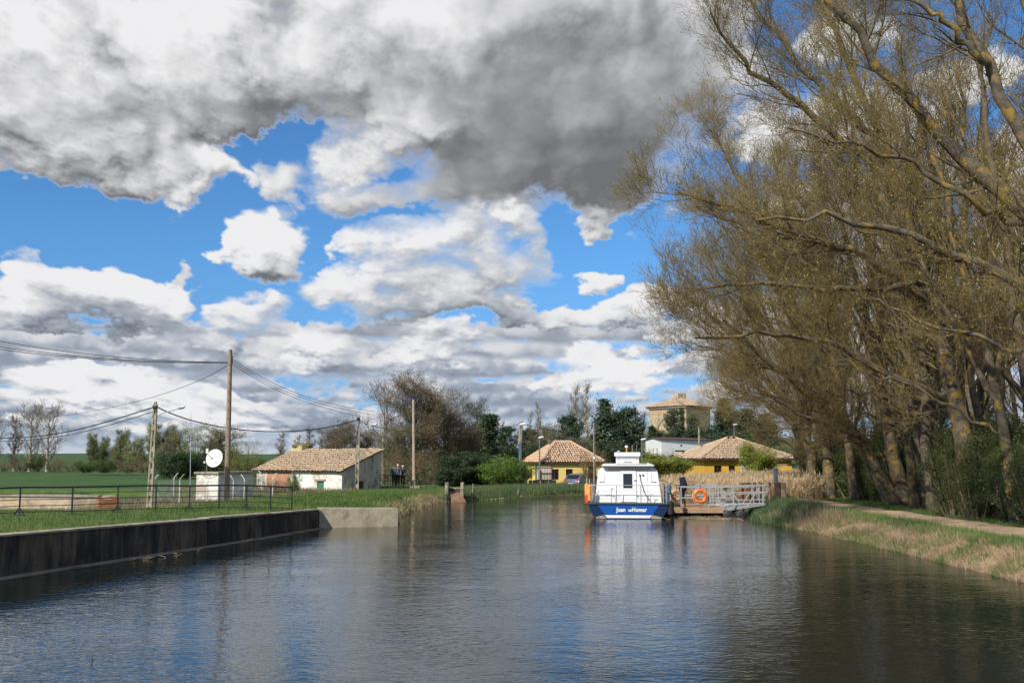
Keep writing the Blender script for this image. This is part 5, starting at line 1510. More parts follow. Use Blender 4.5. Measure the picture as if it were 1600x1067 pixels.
for nm, pts_ in (('roof', [(p0.x - .3, p0.y - .4, zt0 + .02), (p1.x + .3, p1.y - .4, zt1 + .02), (p1.x - .4, p1.y + 3.5, zt1 + .30), (p0.x - .9, p0.y + 3.5, zt0 + .30)]),
                 ('roof', [(p0.x - .9, p0.y + 3.5, zt0 + .30), (p1.x - .4, p1.y + 3.5, zt1 + .30), (p1.x - 1.2, p1.y + 7.4, zt1), (pl_.x - .3, pl_.y + .4, zt0)])):
    MB().add(pts_ + [(x, y, z + .09) for x, y, z in pts_], [(3, 2, 1, 0), (4, 5, 6, 7), (0, 1, 5, 4), (1, 2, 6, 5), (2, 3, 7, 6), (3, 0, 4, 7)]).build(nm, M['purple'], wb, world=True)
MB().add([(p0.x, p0.y + .01, zt0), (pl_.x, pl_.y, zt0), (p0.x - .62, p0.y + 3.5, zt0 + .29)], [(0, 1, 2)]).build('gable', M['white'], wb, world=True)
rh = thing('distant_house', 'small red-roofed house peeping between the trees far off', 'house', (-7.5, 160, 1))
q0 = Vector((W(738, 700, 158).x, 158.0)); q1 = Vector((W(757, 700, 158).x, 158.0))
hip_house(rh, [q0, q1, q1 + Vector((0, 4)), q0 + Vector((0, 4))], .3, W(0, 691, 158).z, W(0, 681, 158).z, .2, M['tile_red'], [M['plaster']] * 4, {0: [(.6, 1.2, 3.4, 4.4)]}, run=1.4)

# farmhouse behind the reeds
fh = thing('farmhouse', 'deep yellow farmhouse with wide low tile roof behind the reeds', 'house', (22, 98, .5))
g0, g1 = Vector((18.3, 95.6)), Vector((27.0, 96.9)); dn = Vector((-(g1 - g0).y, (g1 - g0).x)).normalized() * 8.5
wf = [M['yellow_deep']] * 4
hip_house(fh, [g0, g1, g1 + dn, g0 + dn], 0, 2.95, 4.95, .50, M['tile'], wf, {0: [(1.0, 1.75, 1.55, 2.25), (2.45, 3.1, 1.55, 2.25)], 3: [(2, 3, 1.5, 2.3)]}, run=4.0)
e_ = (g1 - g0).normalized()
c_ = g0 + e_ * 4.6
MB().box((c_.x + .05, c_.y - .03, 1.9), (2.1, .05, 1.1), math.atan2(e_.y, e_.x)).build('bare_plaster_patch', M['plaster'], fh, world=True)
yp = W(1222, 740, 88); 
yb = thing('yellow_pillar', 'bright yellow wall end standing right of the blue-grey post', 'wall', (yp.x, yp.y, .5))
MB().box((yp.x, yp.y, 1.35), (.85, .5, 2.1)).build('wall_body', M['yellow_deep'], yb, world=True, bevel=.02)
MB().box((yp.x, yp.y, 2.44), (.95, .6, .07)).build('coping', M['concrete'], yb, world=True)

# platform with three people, sluice and stakes on the left bank
D_ = 84.0
pf = thing('footbridge', 'dark steel footbridge deck with railings behind the grass mound', 'footbridge', (W(640, 755, D_).x, D_, .6))
zf = W(0, 759, D_).z
MB().box((W(632, 0, D_).x, D_ + .4, zf - .1), (3.6, 1.6, .2)).build('deck', M['stone_grey'], pf, world=True)
def rail_run(root, xa, xb, yt, yb_, D_, n, bars, bar_n='bar', r=.03):
    a, b_ = W(xa, yt, D_), W(xb, yt, D_); zb0 = W(xa, yb_, D_).z
    for f in np.linspace(0, 1, n):
        p = a.lerp(b_, f); MB().beam((p.x, p.y, zb0 - .3), (p.x, p.y, p.z), r * 1.5).build('post', M['black'], root, world=True)
    for k in range(bars):
        h_ = (a.z - zb0) * (1 - k / bars); MB().beam((a.x, a.y, zb0 + h_), (b_.x, b_.y, zb0 + h_), r * 1.6).build(bar_n, M['black'], root, world=True)
rail_run(pf, 592.5, 643, 742, 760, D_ - .6, 5, 2)
r2 = thing('tall_dark_railing', 'taller dark grid railing at the corner of the old house', 'railing', W(605, 760, 85.5))
rail_run(r2, 592.5, 620, 734.5, 760, 85.5, 4, 2)
r3_ = thing('far_railing', 'dark two-bar railing right of the bare wooden pole', 'railing', W(670, 760, 83))
rail_run(r3_, 652, 695, 743, 762, 83, 4, 2)
sl_ = thing('sluice_gate', 'small sluice with pale concrete cheeks, dark board and rusty ramp', 'sluice', W(710, 780, 72))
for x in (698.5, 722.5): MB().box(W(x, 770, 72), (.22, 1.2, 1.5)).build('cheek', M['concrete'], sl_, world=True, bevel=.02)
MB().box(W(711, 765.5, 72.2), (.95, .10, .26)).build('board', M['wood_dark'], sl_, world=True)
MB().box(W(711, 762.5, 72.2) , (1.0, .2, .06)).build('cap', M['concrete'], sl_, world=True)
a_, b_, c_, d_ = W(703, 769, 72.1), W(719, 769, 72.1), W(728, 783, 70.2), W(705, 783, 70.2)
MB().add([a_, b_, c_, d_] + [q_ - Vector((0, 0, .12)) for q_ in (a_, b_, c_, d_)], [(0, 1, 2, 3), (7, 6, 5, 4), (0, 4, 5, 1), (1, 5, 6, 2), (2, 6, 7, 3), (3, 7, 4, 0)]).build('ramp', M['rust'], sl_, world=True)
MB().sphere(W(697, 778, 70.8), (.32, .25, .30), 9, 6).build('boulder', M['leaf_dark'], sl_, world=True)
for px, yt, yb_, D2, lab in ((738.5, 757, 780, 72.5, 'leaning pale wooden stake right of the rusty ramp'), (809, 765, 778, 77, 'short pale stake at the water edge mid bank'), (696, 765, 782, 71, 'thin stake left of the sluice')):
    a = W(px - 1.5, yb_, D2); b_ = W(px + .8, yt, D2)
    t = thing('wooden_stake', lab, 'stake', a); MB().tube([a - Vector((0, 0, .3)), b_], [.06, .05], 7).build('shaft', M['wood'], t, world=True)
    MB().tube([b_, b_ + Vector((.01, 0, .05))], [.05, .02], 7).build('tip', M['bark_pale'], t, world=True)

# ------------------------------------------------------------------ people
def person(label, foot, face, height_=1.75, jacket='cloth_navy', trousers='cloth_black', cap=None, hair='hair', stride=.0, arms='down', lean=0.0):
    """standing figure facing angle face; body is one skinned surface, clothes are its children"""
    t = thing('person', label, 'person', foot, face - math.pi / 2)      # local +y is forward
    k = height_ / 1.75
    J = {'hip': (0, 0, .93), 'waist': (0, .0, 1.05), 'chest': (0, .01, 1.28), 'collar': (0, -.005, 1.415), 'neck': (0, .01, 1.50), 'chin': (0, .03, 1.56), 'head': (0, .035, 1.64), 'crown': (0, .02, 1.70)}
    E = [('hip', 'waist'), ('waist', 'chest'), ('chest', 'collar'), ('collar', 'neck'), ('neck', 'chin'), ('chin', 'head'), ('head', 'crown')]
    R = {'hip': (.145, .115), 'waist': (.145, .105), 'chest': (.165, .115), 'collar': (.105, .085), 'neck': (.052, .055), 'chin': (.075, .085), 'head': (.083, .10), 'crown': (.06, .075)}
    for s, n in ((-1, 'l'), (1, 'r')):
        fw = stride * s
        J.update({f'th{n}': (.095 * s, 0, .86), f'kn{n}': (.10 * s, .03 + fw * .5, .49), f'an{n}': (.10 * s, -.03 + fw, .085), f'to{n}': (.115 * s, .13 + fw, .035)})
        E += [('hip', f'th{n}'), (f'th{n}', f'kn{n}'), (f'kn{n}', f'an{n}'), (f'an{n}', f'to{n}')]
        R.update({f'th{n}': (.09, .10), f'kn{n}': (.058, .06), f'an{n}': (.042, .045), f'to{n}': (.042, .03)})
        if arms == 'down': el, wr = (.25 * s, -.03, 1.12), (.24 * s, .06, .87)
        elif arms == 'rail': el, wr = (.27 * s, .05, 1.14), (.20 * s, .28, 1.02)
        else: el, wr = (.25 * s, -.10, 1.12), (.08 * s, -.17, .93)
        hd = Vector(wr) + (Vector(wr) - Vector(el)).normalized() * .10
        J.update({f'sh{n}': (.175 * s, 0, 1.41), f'el{n}': el, f'wr{n}': wr, f'ha{n}': tuple(hd)})
        E += [('collar', f'sh{n}'), (f'sh{n}', f'el{n}'), (f'el{n}', f'wr{n}'), (f'wr{n}', f'ha{n}')]
        R.update({f'sh{n}': (.062, .062), f'el{n}': (.044, .044), f'wr{n}': (.028, .030), f'ha{n}': (.036, .018)})
    def skin_obj(name, keys, mt_, grow_, parent, root):
        ks = [q_ for q_ in J if q_ in keys]; ix = {q_: i for i, q_ in enumerate(ks)}
        me = bpy.data.meshes.new(name)
        vs = [tuple(Vector(J[q_]) * k + Vector((0, lean * J[q_][2], 0))) for q_ in ks]
        me.from_pydata(vs, [(ix[a], ix[b_]) for a, b_ in E if a in ix and b_ in ix], [])
        o = link(name, me, mt_, parent)
        sk = o.modifiers.new('skin', 'SKIN'); sk.use_smooth_shade = True
        if not me.skin_vertices: bpy.context.view_layer.update()
        lay = me.skin_vertices[0].data if me.skin_vertices else None
        if lay is None:
            return o
        for q_, i in ix.items():
            lay[i].radius = tuple((r_ * (.86 if grow_ == 0 and q_ in ('hip', 'waist', 'chest', 'collar') else 1) + grow_) * k for r_ in R[q_]); lay[i].use_root = (q_ == root)
        sb = o.modifiers.new('sub', 'SUBSURF'); sb.levels = 2; sb.render_levels = 2
        return o
    body = skin_obj('body', set(J), M['skin'], 0, t, 'hip')
    tops = {'hip', 'waist', 'chest', 'collar', 'shl', 'shr', 'ell', 'elr', 'wrl', 'wrr'}
    skin_obj('jacket', tops, M[jacket], .034, t, 'waist')
    skin_obj('trousers', {'hip', 'thl', 'thr', 'knl', 'knr', 'anl', 'anr'}, M[trousers], .014, t, 'hip')
    Z = lambda p: tuple(Vector(p) * k + Vector((0, lean * p[2], 0)))
    fm = MB()
    for s, n in ((-1, 'l'), (1, 'r')):
        h0 = Vector(J[f'ha{n}']); dr = (h0 - Vector(J[f'wr{n}'])).normalized(); si = Vector((0, 1, 0)) if arms != 'rail' else Vector((1, 0, 0))
        inw = Vector((-s, 0, 0)) if arms != 'rail' else Vector((0, 0, -1))
        for q_, ln in ((-.026, .062), (-.009, .075), (.009, .072), (.026, .058)):
            b0 = h0 + si * q_ - dr * .01; fm.tube([Z(b0), Z(b0 + dr * ln * .55 + inw * .008), Z(b0 + dr * ln * .9 + inw * .03)], [.0095 * k, .0085 * k, .007 * k], 6)
        b0 = h0 - dr * .06 + si * .03; fm.tube([Z(b0), Z(b0 + dr * .03 + si * .022), Z(b0 + dr * .06 + si * .02 + inw * .012)], [.011 * k, .010 * k, .008 * k], 6)
    fg = fm.build('fingers', M['skin'], body)
    fc = MB()
    fc.loft([[Z((x, y, z)) for x, y, z in ((-.012, .118, 1.60), (.012, .118, 1.60), (.005, .128, 1.645), (-.005, .128, 1.645))], [Z((x, y, z)) for x, y, z in ((-.014, .10, 1.60), (.014, .10, 1.60), (.008, .10, 1.65), (-.008, .10, 1.65))]])
    for s in (-1, 1): fc.sphere(Z((.088 * s, .03, 1.625)), (.012, .022, .03), 8, 5)
    fc.build('nose_and_ears', M['skin'], body, smooth=True)
    fe = MB()
    for s in (-1, 1): fe.sphere(Z((.032 * s, .118, 1.645)), (.011, .007, .007), 8, 5)
    fe.box(Z((0, .112, 1.575)), (.045, .012, .006)); fe.build('eyes_and_mouth', M['hair'], body)
    MB().sphere(Z((0, .012, 1.672)), (.094 * k, .108 * k, .085 * k), 14, 9).build('hair', M[hair], t, smooth=True)
    if cap:
        MB().sphere(Z((0, .015, 1.695)), (.100 * k, .115 * k, .075 * k), 14, 9).build('cap', M[cap], t, smooth=True)
        MB().box(Z((0, .145, 1.675)), (.13, .11, .014), bev=0).build('cap_peak', M[cap], t, bevel=.005)
    for s, n in ((-1, 'l'), (1, 'r')):
        a = Vector(J[f'an{n}']); MB().sphere(Z((a.x, a.y + .06, .045)), (.050, .125, .050), 10, 6).build('shoe', M['cloth_black'], t, smooth=True)
    return t

# ------------------------------------------------------------------ the boat, stern towards us
BX = W(982, 800, 51.5).x
boat = thing('canal_boat', 'white cabin boat with blue hull moored stern-on at the pontoon', 'boat', (BX, 51.5, 0), RAD(-6.2))
# local: x across, +y forward, z up from the waterline; stern at y = 0
def hull_ring(y, wg, ww, zg=.74, bot=-.35):
    return [(-wg, y, zg), (-wg * .985, y, .45), (-ww, y, .0), (-ww * .55, y, bot), (ww * .55, y, bot), (ww, y, .0), (wg * .985, y, .45), (wg, y, zg)]
st_ = [(0, 2.0, 1.66), (1, 2.03, 1.78), (4, 2.03, 1.82), (8, 1.98, 1.72), (10.5, 1.6, 1.15), (12.2, .75, .4), (12.9, .12, .06)]
MB().loft([hull_ring(y, a, b_, .74 + max(0, y - 8) * .05) for y, a, b_ in st_]).build('hull', M['navy'], boat, smooth=True)
MB().loft([[(-a - .03, y, .735), (a + .03, y, .735), (a + .03, y, .80), (-a - .03, y, .80)] for y, a in ((-.10, 2.03), (1, 2.06), (4, 2.06), (8, 2.01), (10.5, 1.63), (12.2, .78), (13.0, .14))]).build('gunwale', M['gunwale'], boat, bevel=.012)
yb_ = -.035
pan = MB(); zt_, zc = .70, .20
pan.loft([[(-1.56, y, zt_), (1.56, y, zt_), (1.20, y, zc), (-1.20, y, zc)] for y in (yb_, .03)])
pan.build('name_panel', M['blue'], boat)
MB().loft([[(-1.20, y, zc - .003), (1.20, y, zc - .003), (1.08, y, .055), (-1.08, y, .055)] for y in (yb_, .03)]).build('boot_stripe', M['white'], boat)
for s in (-1, 1): MB().loft([[(s * 1.23, y, .20), (s * 1.66, y, .10), (s * 1.66, y, .02), (s * 1.12, y, .02)] for y in (-.012, .03)]).build('weathered_corner', M['concrete'], boat)
def text(txt, size, loc, parent, mt, sx=1.0, name='lettering', shear=0):
    cu = bpy.data.curves.new(name, 'FONT'); cu.body = txt; cu.size = size; cu.extrude = .004; cu.align_x = 'CENTER'; cu.offset = .010; cu.space_character = 1.04
    cu.materials.append(mt); tmp = bpy.data.objects.new(name, cu); COL.objects.link(tmp); bpy.context.view_layer.update()
    me = bpy.data.meshes.new_from_object(tmp.evaluated_get(bpy.context.evaluated_depsgraph_get())); bpy.data.objects.remove(tmp); me.materials.clear(); me.materials.append(mt)
    o = bpy.data.objects.new(name, me); COL.objects.link(o); o.parent = parent
    o.location = loc; o.rotation_euler = (math.pi / 2, 0, 0); o.scale = (sx, 1, 1); return o
text('Juan', .29, (-.38, yb_ - .006, .38), boat, M['white'], .92)
text('DE', .13, (.075, yb_ - .006, .39), boat, M['white'], .92)
text('Homar', .29, (.55, yb_ - .006, .38), boat, M['white'], .88)
# cabin: stern bulkhead leans in towards the roof
W0, W1, W2 = 1.72, 1.53, 1.24
def cab(y, dy, f=1.0):
    return [(-W0 * f, y, .80), (-W1 * f, y + dy * .9, 2.46), (-W2 * f, y + dy, 2.66), (W2 * f, y + dy, 2.66), (W1 * f, y + dy * .9, 2.46), (W0 * f, y, .80)]
cbn = MB().loft([cab(.62, .30), cab(2.2, 0), cab(7.0, 0), cab(8.6, -.9, .92)]).build('cabin', M['gel'], boat, bevel=.02)
def on_stern(x, z, out=0.0): return (x, .62 + .27 * (z - .80) / 1.66 - out, z)
def plate(name, x0, x1, z0, z1, th, mt_, out=0.0, par=None):
    a, b_, c, d = on_stern(x0, z0, out), on_stern(x1, z0, out), on_stern(x1, z1, out), on_stern(x0, z1, out)
    q_ = [(p[0], p[1] - th, p[2]) for p in (a, b_, c, d)]
    m = MB().add([a, b_, c, d] + q_, [(0, 1, 2, 3), (7, 6, 5, 4), (0, 4, 5, 1), (1, 5, 6, 2), (2, 6, 7, 3), (3, 7, 4, 0)])
    return m.build(name, mt_, par or boat, bevel=.006)
# roof overhang
MB().loft([[(-1.36, .55, 2.67), (1.36, .55, 2.67), (1.36, .55, 2.73), (-1.36, .55, 2.73)], [(-1.40, 7.6, 2.68), (1.40, 7.6, 2.68), (1.36, 7.6, 2.76), (-1.36, 7.6, 2.76)]]).build('roof', M['white'], boat, bevel=.01)
MB().loft([[(-1.06, .56, 2.668), (1.06, .56, 2.668), (1.06, .86, 2.42), (-1.02, .86, 2.42)], [(-1.06, .95, 2.668), (1.06, .95, 2.668), (1.06, .95, 2.42), (-1.02, .95, 2.42)]]).build('visor', mat('grey_visor', (.30, .30, .30), None, .6), boat)
# door with window
dr = plate('door', -.40, .43, .84, 2.46, .035, M['gel'])
wn = MB()
for (x0, x1, z0, z1) in ((-.31, .29, 2.28, 2.34), (-.31, .29, 1.47, 1.53), (-.31, -.25, 1.53, 2.28), (.23, .29, 1.53, 2.28)):
    a, b_, c, d = (on_stern(*q_, .036) for q_ in ((x0, z0), (x1, z0), (x1, z1), (x0, z1)))
    q_ = [(p[0], p[1] - .02, p[2]) for p in (a, b_, c, d)]
    wn.add([a, b_, c, d] + q_, [(0, 1, 2, 3), (7, 6, 5, 4), (0, 4, 5, 1), (1, 5, 6, 2), (2, 6, 7, 3), (3, 7, 4, 0)])
wo = wn.build('window_frame', M['gel'], boat); wo.parent = dr
pw = plate('pane', -.25, .23, 1.53, 2.28, .008, M['glass'], .037); pw.parent = dr
hd_ = MB().tube([on_stern(.33, 1.92, .04), on_stern(.33, 1.92, .08), on_stern(.40, 1.96, .08)], .018, 6).build('handle', M['rubber'], boat); hd_.parent = dr
sm = MB()
for x in (-.42, .45, 1.02): sm.loft([[on_stern(x - .006, z, -.001), on_stern(x + .006, z, -.001), on_stern(x + .006, z, .004), on_stern(x - .006, z, .004)] for z in (.86, 2.40)])
for z in (1.0, 1.18, 1.36, ): sm.loft([[on_stern(x, z - .006, -.001), on_stern(x, z + .006, -.001), on_stern(x, z + .006, .004), on_stern(x, z - .006, .004)] for x in (-1.6, -.42)]); sm.loft([[on_stern(x, z - .006, -.001), on_stern(x, z + .006, -.001), on_stern(x, z + .006, .004), on_stern(x, z - .006, .004)] for x in (.45, 1.6)])
sm.build('panel_seam', M['rubber'], boat, kind='stuff')
for s in (-1, 1):
    plate('corner_vent', s * 1.34 - .14, s * 1.34 + .14, 1.83, 1.865, .02, M['rubber'])
    MB().tube([on_stern(s * 1.22, 1.84, .01), on_stern(s * 1.20, 2.30, .01)], .010, 5).build('seam_strip', M['steel'], boat)
for x in (.62, .78): MB().tube([on_stern(x, 2.20, 0), on_stern(x, 2.20, .05)], .05, 12).build('socket', M['rubber'], boat)
hose = [on_stern(.62, 2.17, .07), on_stern(.63, 2.0, .09), on_stern(.70, 1.75, .10), on_stern(.80, 1.40, .12), on_stern(.98, 1.05, .14), on_stern(1.15, .86, .2)]
MB().tube(hose, .016, 6).build('hose', M['cable'], boat, smooth=True)
for (x, z) in ((-.88, 1.50), (-1.15, 1.17), (-1.0, 1.17), (-.80, 1.12), (.42, 1.12)): 
    MB().tube([on_stern(x, z, .0), on_stern(x + .02, z + .03, .05), on_stern(x + .08, z, .06)], .014, 5).build('fitting', M['rubber'], boat)
MB().tube([(1.12, .25, .80), (1.12, .25, 1.22), (1.17, .25, 1.28), (1.26, .25, 1.26)], .022, 7).build('vent_pipe', M['steel'], boat)
MB().tube([(-.86, .3, .80), (-.86, .3, 1.45)], .012, 6).build('thin_post', M['rubber'], boat)
# side windows
for s in (-1, 1):
    for k in range(5):
        y0 = 2.3 + k * 1.05
        x1_, x2_ = W0 - (1.35 - .80) / 1.66 * (W0 - W1), W0 - (2.15 - .80) / 1.66 * (W0 - W1)
        q_ = [(s * x1_, y0, 1.35), (s * x1_, y0 + .85, 1.35), (s * x2_, y0 + .85, 2.15), (s * x2_, y0, 2.15)]
        MB().add([(x * 1.012, y, z) for x, y, z in q_] + q_, [(0, 1, 2, 3), (7, 6, 5, 4), (0, 4, 5, 1), (1, 5, 6, 2), (2, 6, 7, 3), (3, 7, 4, 0)]).build('side_window', M['glass'], boat)
# wheelhouse
wh_ = MB().loft([[(-.62, 3.0, 2.76), (.62, 3.0, 2.76), (.62, 3.0, 3.16), (-.62, 3.0, 3.16)], [(-.62, 4.8, 2.76), (.62, 4.8, 2.76), (.55, 4.6, 3.16), (-.55, 4.6, 3.16)]]).build('wheelhouse', M['gel'], boat, bevel=.015)
fr_ = MB()
for (x, z, sx, sz) in ((0, 3.12, 1.0, .03), (0, 2.84, .5, .03), (-.50, 2.98, .03, .30), (.50, 2.98, .03, .30)): fr_.box((x, 2.99, z), (sx, .03, sz))
fr_.box((0, 2.97, 2.90), (.44, .02, .035)); o = fr_.build('hatch_frame', M['steel'], boat); o.parent = wh_
MB().box((0, 3.9, 3.28), (1.40, 2.2, .22)).build('wheelhouse_roof', M['white'], boat, bevel=.02)
MB().tube([(-.03, 4, 3.39), (-.03, 4, 3.62)], .03, 8).build('antenna_stem', M['peach'], boat)
MB().sphere((-.03, 4, 3.70), (.10, .10, .07), 12, 7).build('antenna_dome', M['white'], boat, smooth=True)
MB().tube([(.52, 4, 3.39), (.53, 4, 3.80)], .010, 5).build('whip_antenna', M['steel'], boat)
MB().tube([(-.55, 4, 3.39), (-.5, 4, 3.46), (-.42, 4, 3.47)], .025, 6).build('horn', M['white'], boat)
MB().tube([(1.05, .7, 2.73), (1.05, .7, 2.86)], .03, 6).build('roof_light', M['white'], boat)
# stern guard rail
z_r = 1.70
pr = [(-1.93, 3.2, z_r), (-1.93, .05, z_r), (1.93, .05, z_r), (1.93, 3.2, z_r)]
MB().tube(pr, .020, 7).build('hand_rail', M['steel'], boat)
for z in (1.08, 1.28, 1.47): MB().tube([(x, y, z) for x, y, _ in pr], .006, 5).build('guard_wire', M['steel'], boat)
for x, y in ((-1.93, .05), (-.60, .05), (.64, .05), (1.93, .05), (1.78, .05), (-1.93, 1.6), (1.93, 1.6), (-1.93, 3.2), (1.93, 3.2)):
    MB().tube([(x, y, .80), (x, y, z_r)], .024 if abs(x) < 1 else .030, 7).build('stanchion', M['steel'], boat)
# fenders
def fender(label, c, r, h, mt_, strap=True, parent_loc=None):
    t = thing('fender', label, 'fender', c, 0, None)
    MB().tube([(0, 0, -h / 2), (0, 0, -h / 2 + r * .5), (0, 0, h / 2 - r * .5), (0, 0, h / 2)], [r * .5, r, r, r * .5], 12).build('cushion', mt_, t, smooth=True)
    MB().tube([(0, 0, h / 2), (.02, 0, h / 2 + .3)], .012, 5).build('rope', M['white'], t)
    return t
def bl(x, y, z):
    c_, s_ = math.cos(RAD(-6.2)), math.sin(RAD(-6.2)); return (BX + x * c_ - y * s_, 51.5 + x * s_ + y * c_, z)
fender('outer orange fender hanging at the port stern corner of the boat', bl(-2.13, .25, 1.38), .11, .80, M['peach'])
fender('inner orange fender beside it, nearer the cabin', bl(-1.98, .02, 1.30), .10, .85, M['peach'])
fender('red and orange fender lowest at the port corner', bl(-2.10, .10, .98), .13, .50, M['red'])
fender('black rubber fender between the boat and the pontoon', bl(2.13, .15, .55), .17, .75, M['rubber'])
fender('grey upright fender squeezed by the boat gate', bl(2.10, .6, 1.2), .10, 1.1, M['post_blue'])

# ------------------------------------------------------------------ pontoon, gangway, posts
PD = 53.2
pA, pB = W(1046, 795, PD), W(1129, 795, PD)
zd = W(1100, 792.5, PD).z
pon = thing('pontoon', 'floating pontoon with tan timber deck right of the boat', 'pontoon', (pA.x, PD, 0))
Wp = pB.x - pA.x; Dp = 4.2
npl = 28
for k in range(npl):
    yk = PD + .12 + k * (Dp - .14) / npl
    if k == 0: plk = MB().box((pA.x + Wp / 2, yk + .06, zd - .025), (Wp, .135, .05)).build('deck_plank', M['wood_deck'], pon, world=True); pme = plk.data; l0 = plk.location.copy()
    else:
        o = link('deck_plank', pme, None, pon); o.location = (random.gauss(0, .004), k * (Dp - .14) / npl, random.gauss(0, .002))
for k in range(2): MB().box((pA.x + Wp / 2, PD + .03, zd - .075 - k * .145), (Wp + .1, .05, .138)).build('fascia_board', M['wood_deck'], pon, world=True)
MB().box((pA.x + Wp / 2, PD + Dp / 2, zd - .17), (Wp - .2, Dp - .2, .18)).build('frame', M['black'], pon, world=True)
for x in (.35, Wp / 2, Wp - .35): MB().tube([(pA.x + x, PD + .15, .05), (pA.x + x, PD + Dp - .15, .05)], .26, 14).build('float', M['rubber'], pon, world=True)
# white guard rail of the pontoon
zr_ = W(1060, 760.5, PD).z
gr = thing('pontoon_railing', 'pale aluminium two-bar railing along the front of the pontoon', 'railing', (pA.x, PD, zd))
xs_ = [W(q_, 0, PD).x for q_ in (1050, 1090, 1127)]
for x in xs_:
    for y in (PD + .15, PD + Dp - .2): MB().beam((x, y, zd), (x, y, zr_), .055).build('post', M['alu'], gr, world=True)
for y in (PD + .15, PD + Dp - .2):
    for z, w_ in ((zr_, .085), (zd + (zr_ - zd) * .46, .06)): MB().beam((xs_[0] - .03, y, z), (xs_[-1] + .03, y, z), w_).build('bar', M['alu'], gr, world=True)
for z in (zr_, zd + .5): MB().beam((xs_[0], PD + .15, z), (xs_[0], PD + .8, z), .05).build('bar', M['alu'], gr, world=True)
gt2 = thing('boarding_gate', 'narrow grey steel gate frame between boat and pontoon', 'gate', W(1042, 795, 52.9))
for px in (1037.5, 1041.5): MB().beam(W(px, 797, 52.9), W(px, 759, 52.9), .07).build('post', M['steel'], gt2, world=True)
for y in (764, 772, 780): MB().beam(W(1037.5, y, 52.9), W(1041.5, y, 52.9), .04).build('bar', M['steel'], gt2, world=True)
# lifebuoys
def buoy(label, c, R, r, rz=0, mt_=None):
    t = thing('lifebuoy', label, 'lifebuoy', c, rz)
    MB().torus((0, 0, 0), R, r, 'Y', 40, 14).build('ring', mt_ or M['orange'], t, smooth=True)
    for a in (0, 1, 2, 3):
        b0 = a * math.pi / 2 + math.pi / 4 - .13; MB().torus((0, 0, 0), R, r + .008, 'Y', 6, 14, b0, b0 + .26).build('band', M['peach'], t, smooth=True)
    MB().tube([(0, -.05, R + .03), (.0, -.02, R + .30)], .018, 6).build('strap', M['cable'], t)
    gl = [(1.17 * R * math.cos(a) if 0 else (R + r + .01 + .02 * abs(math.sin(2 * a))) * math.cos(a), -.01, (R + r + .01 + .02 * abs(math.sin(2 * a))) * math.sin(a)) for a in np.linspace(0, 2 * math.pi, 33)]
    MB().tube(gl, .008, 5, caps=False).build('grab_line', M['white'], t)
    return t
buoy('bright orange lifebuoy hanging on the pontoon front railing', W(1094, 775, PD - .02), .30, .085)
buoy('faded lifebuoy half hidden behind the man, far side of the pontoon', W(1057, 773, PD + Dp - .35), .25, .07, 0, mat('faded_buoy', (.62, .30, .20), (.50, .26, .18), .7, 4))
# gangway: trussed aluminium bridge to the bank
gw = thing('gangway', 'trussed aluminium gangway rising from the pontoon to the bank', 'gangway', (W(1129, 795, 53.6).x, 53.6, zd))
def truss(D0, D1, main):
    T = lambda px, py: W(px, py, D0 + (D1 - D0) * (px - 1129) / 75)
    top_, mid1, mid2, bot = [(1131, 766), (1150, 762.5), (1200, 757), ], None, None, None
    def bm(a, b_, w_=.06, nm='bar'): MB().beam(T(*a), T(*b_), w_).build(nm, M['alu'], gw, world=True)
    bm((1131, 763), (1201, 757.5), .085, 'top_chord'); bm((1128, 773), (1194, 769.5), .055); bm((1128, 783), (1194, 779.5), .055)
    bm((1131, 797), (1196, 787.5), .11, 'bottom_chord')
    for px, yt, yb in ((1131, 762, 797), (1192, 757.5, 789), (1128, 767, 793)): bm((px, yt), (px, yb), .065, 'upright')
    bm((1133, 764), (1158, 794), .055, 'diagonal'); bm((1186, 761), (1166, 795), .065, 'diagonal'); bm((1200, 759), (1191, 783), .055, 'diagonal'); bm((1137, 791), (1146, 775), .04, 'diagonal')
    bm((1146, 775), (1133, 766), .04, 'diagonal')
truss(53.5, 53.9, True)
D0s = 54.9
def bm2(a, b_, w_=.055, nm='bar'):
    MB().beam(W(*a, D0s), W(*b_, D0s), w_).build(nm, M['alu'], gw, world=True)
bm2((1105, 760.5), (1201, 757), .07, 'top_chord'); bm2((1108, 770), (1200, 768)); bm2((1110, 782), (1196, 780))
bm2((1105, 788), (1196, 786.5), .09, 'bottom_chord')
for px in (1108, 1112, 1118, 1126, 1145, 1176, 1185): bm2((px, 762), (px + 2, 787), .045, 'upright')
for a, b_ in (((1112, 762), (1126, 787)), ((1126, 787), (1140, 762)), ((1160, 787), (1178, 760)), ((1140, 762), (1156, 786))): bm2(a, b_, .045, 'diagonal')
MB().add([tuple(q_) for q_ in (W(1130, 793, 53.55), W(1197, 787, 53.9), W(1197, 785.6, 54.9), W(1118, 789, 54.9))] + [tuple(q_ - Vector((0, 0, .06))) for q_ in (W(1130, 793, 53.55), W(1197, 787, 53.9), W(1197, 785.6, 54.9), W(1118, 789, 54.9))],
         [(0, 1, 2, 3), (7, 6, 5, 4), (0, 4, 5, 1), (1, 5, 6, 2), (2, 6, 7, 3), (3, 7, 4, 0)]).build('walkway', M['alu'], gw, world=True)
for px, lab in ((1137, 'dark round float under the near end of the gangway'), (1157, 'second dark float, partly behind the rushes')):
    c_ = W(px, 806.5, 53.2); t = thing('float_drum', lab, 'float', (c_.x, c_.y, .1))
    MB().tube([(0, -.35, 0), (0, -.28, 0), (0, 1.3, 0)], [.15, .25, .25], 18).build('drum', M['rubber'], t, smooth=True)
    MB().torus((0, -.26, 0), .235, .02, 'Y', 20, 6).build('rim', M['steel'], t)
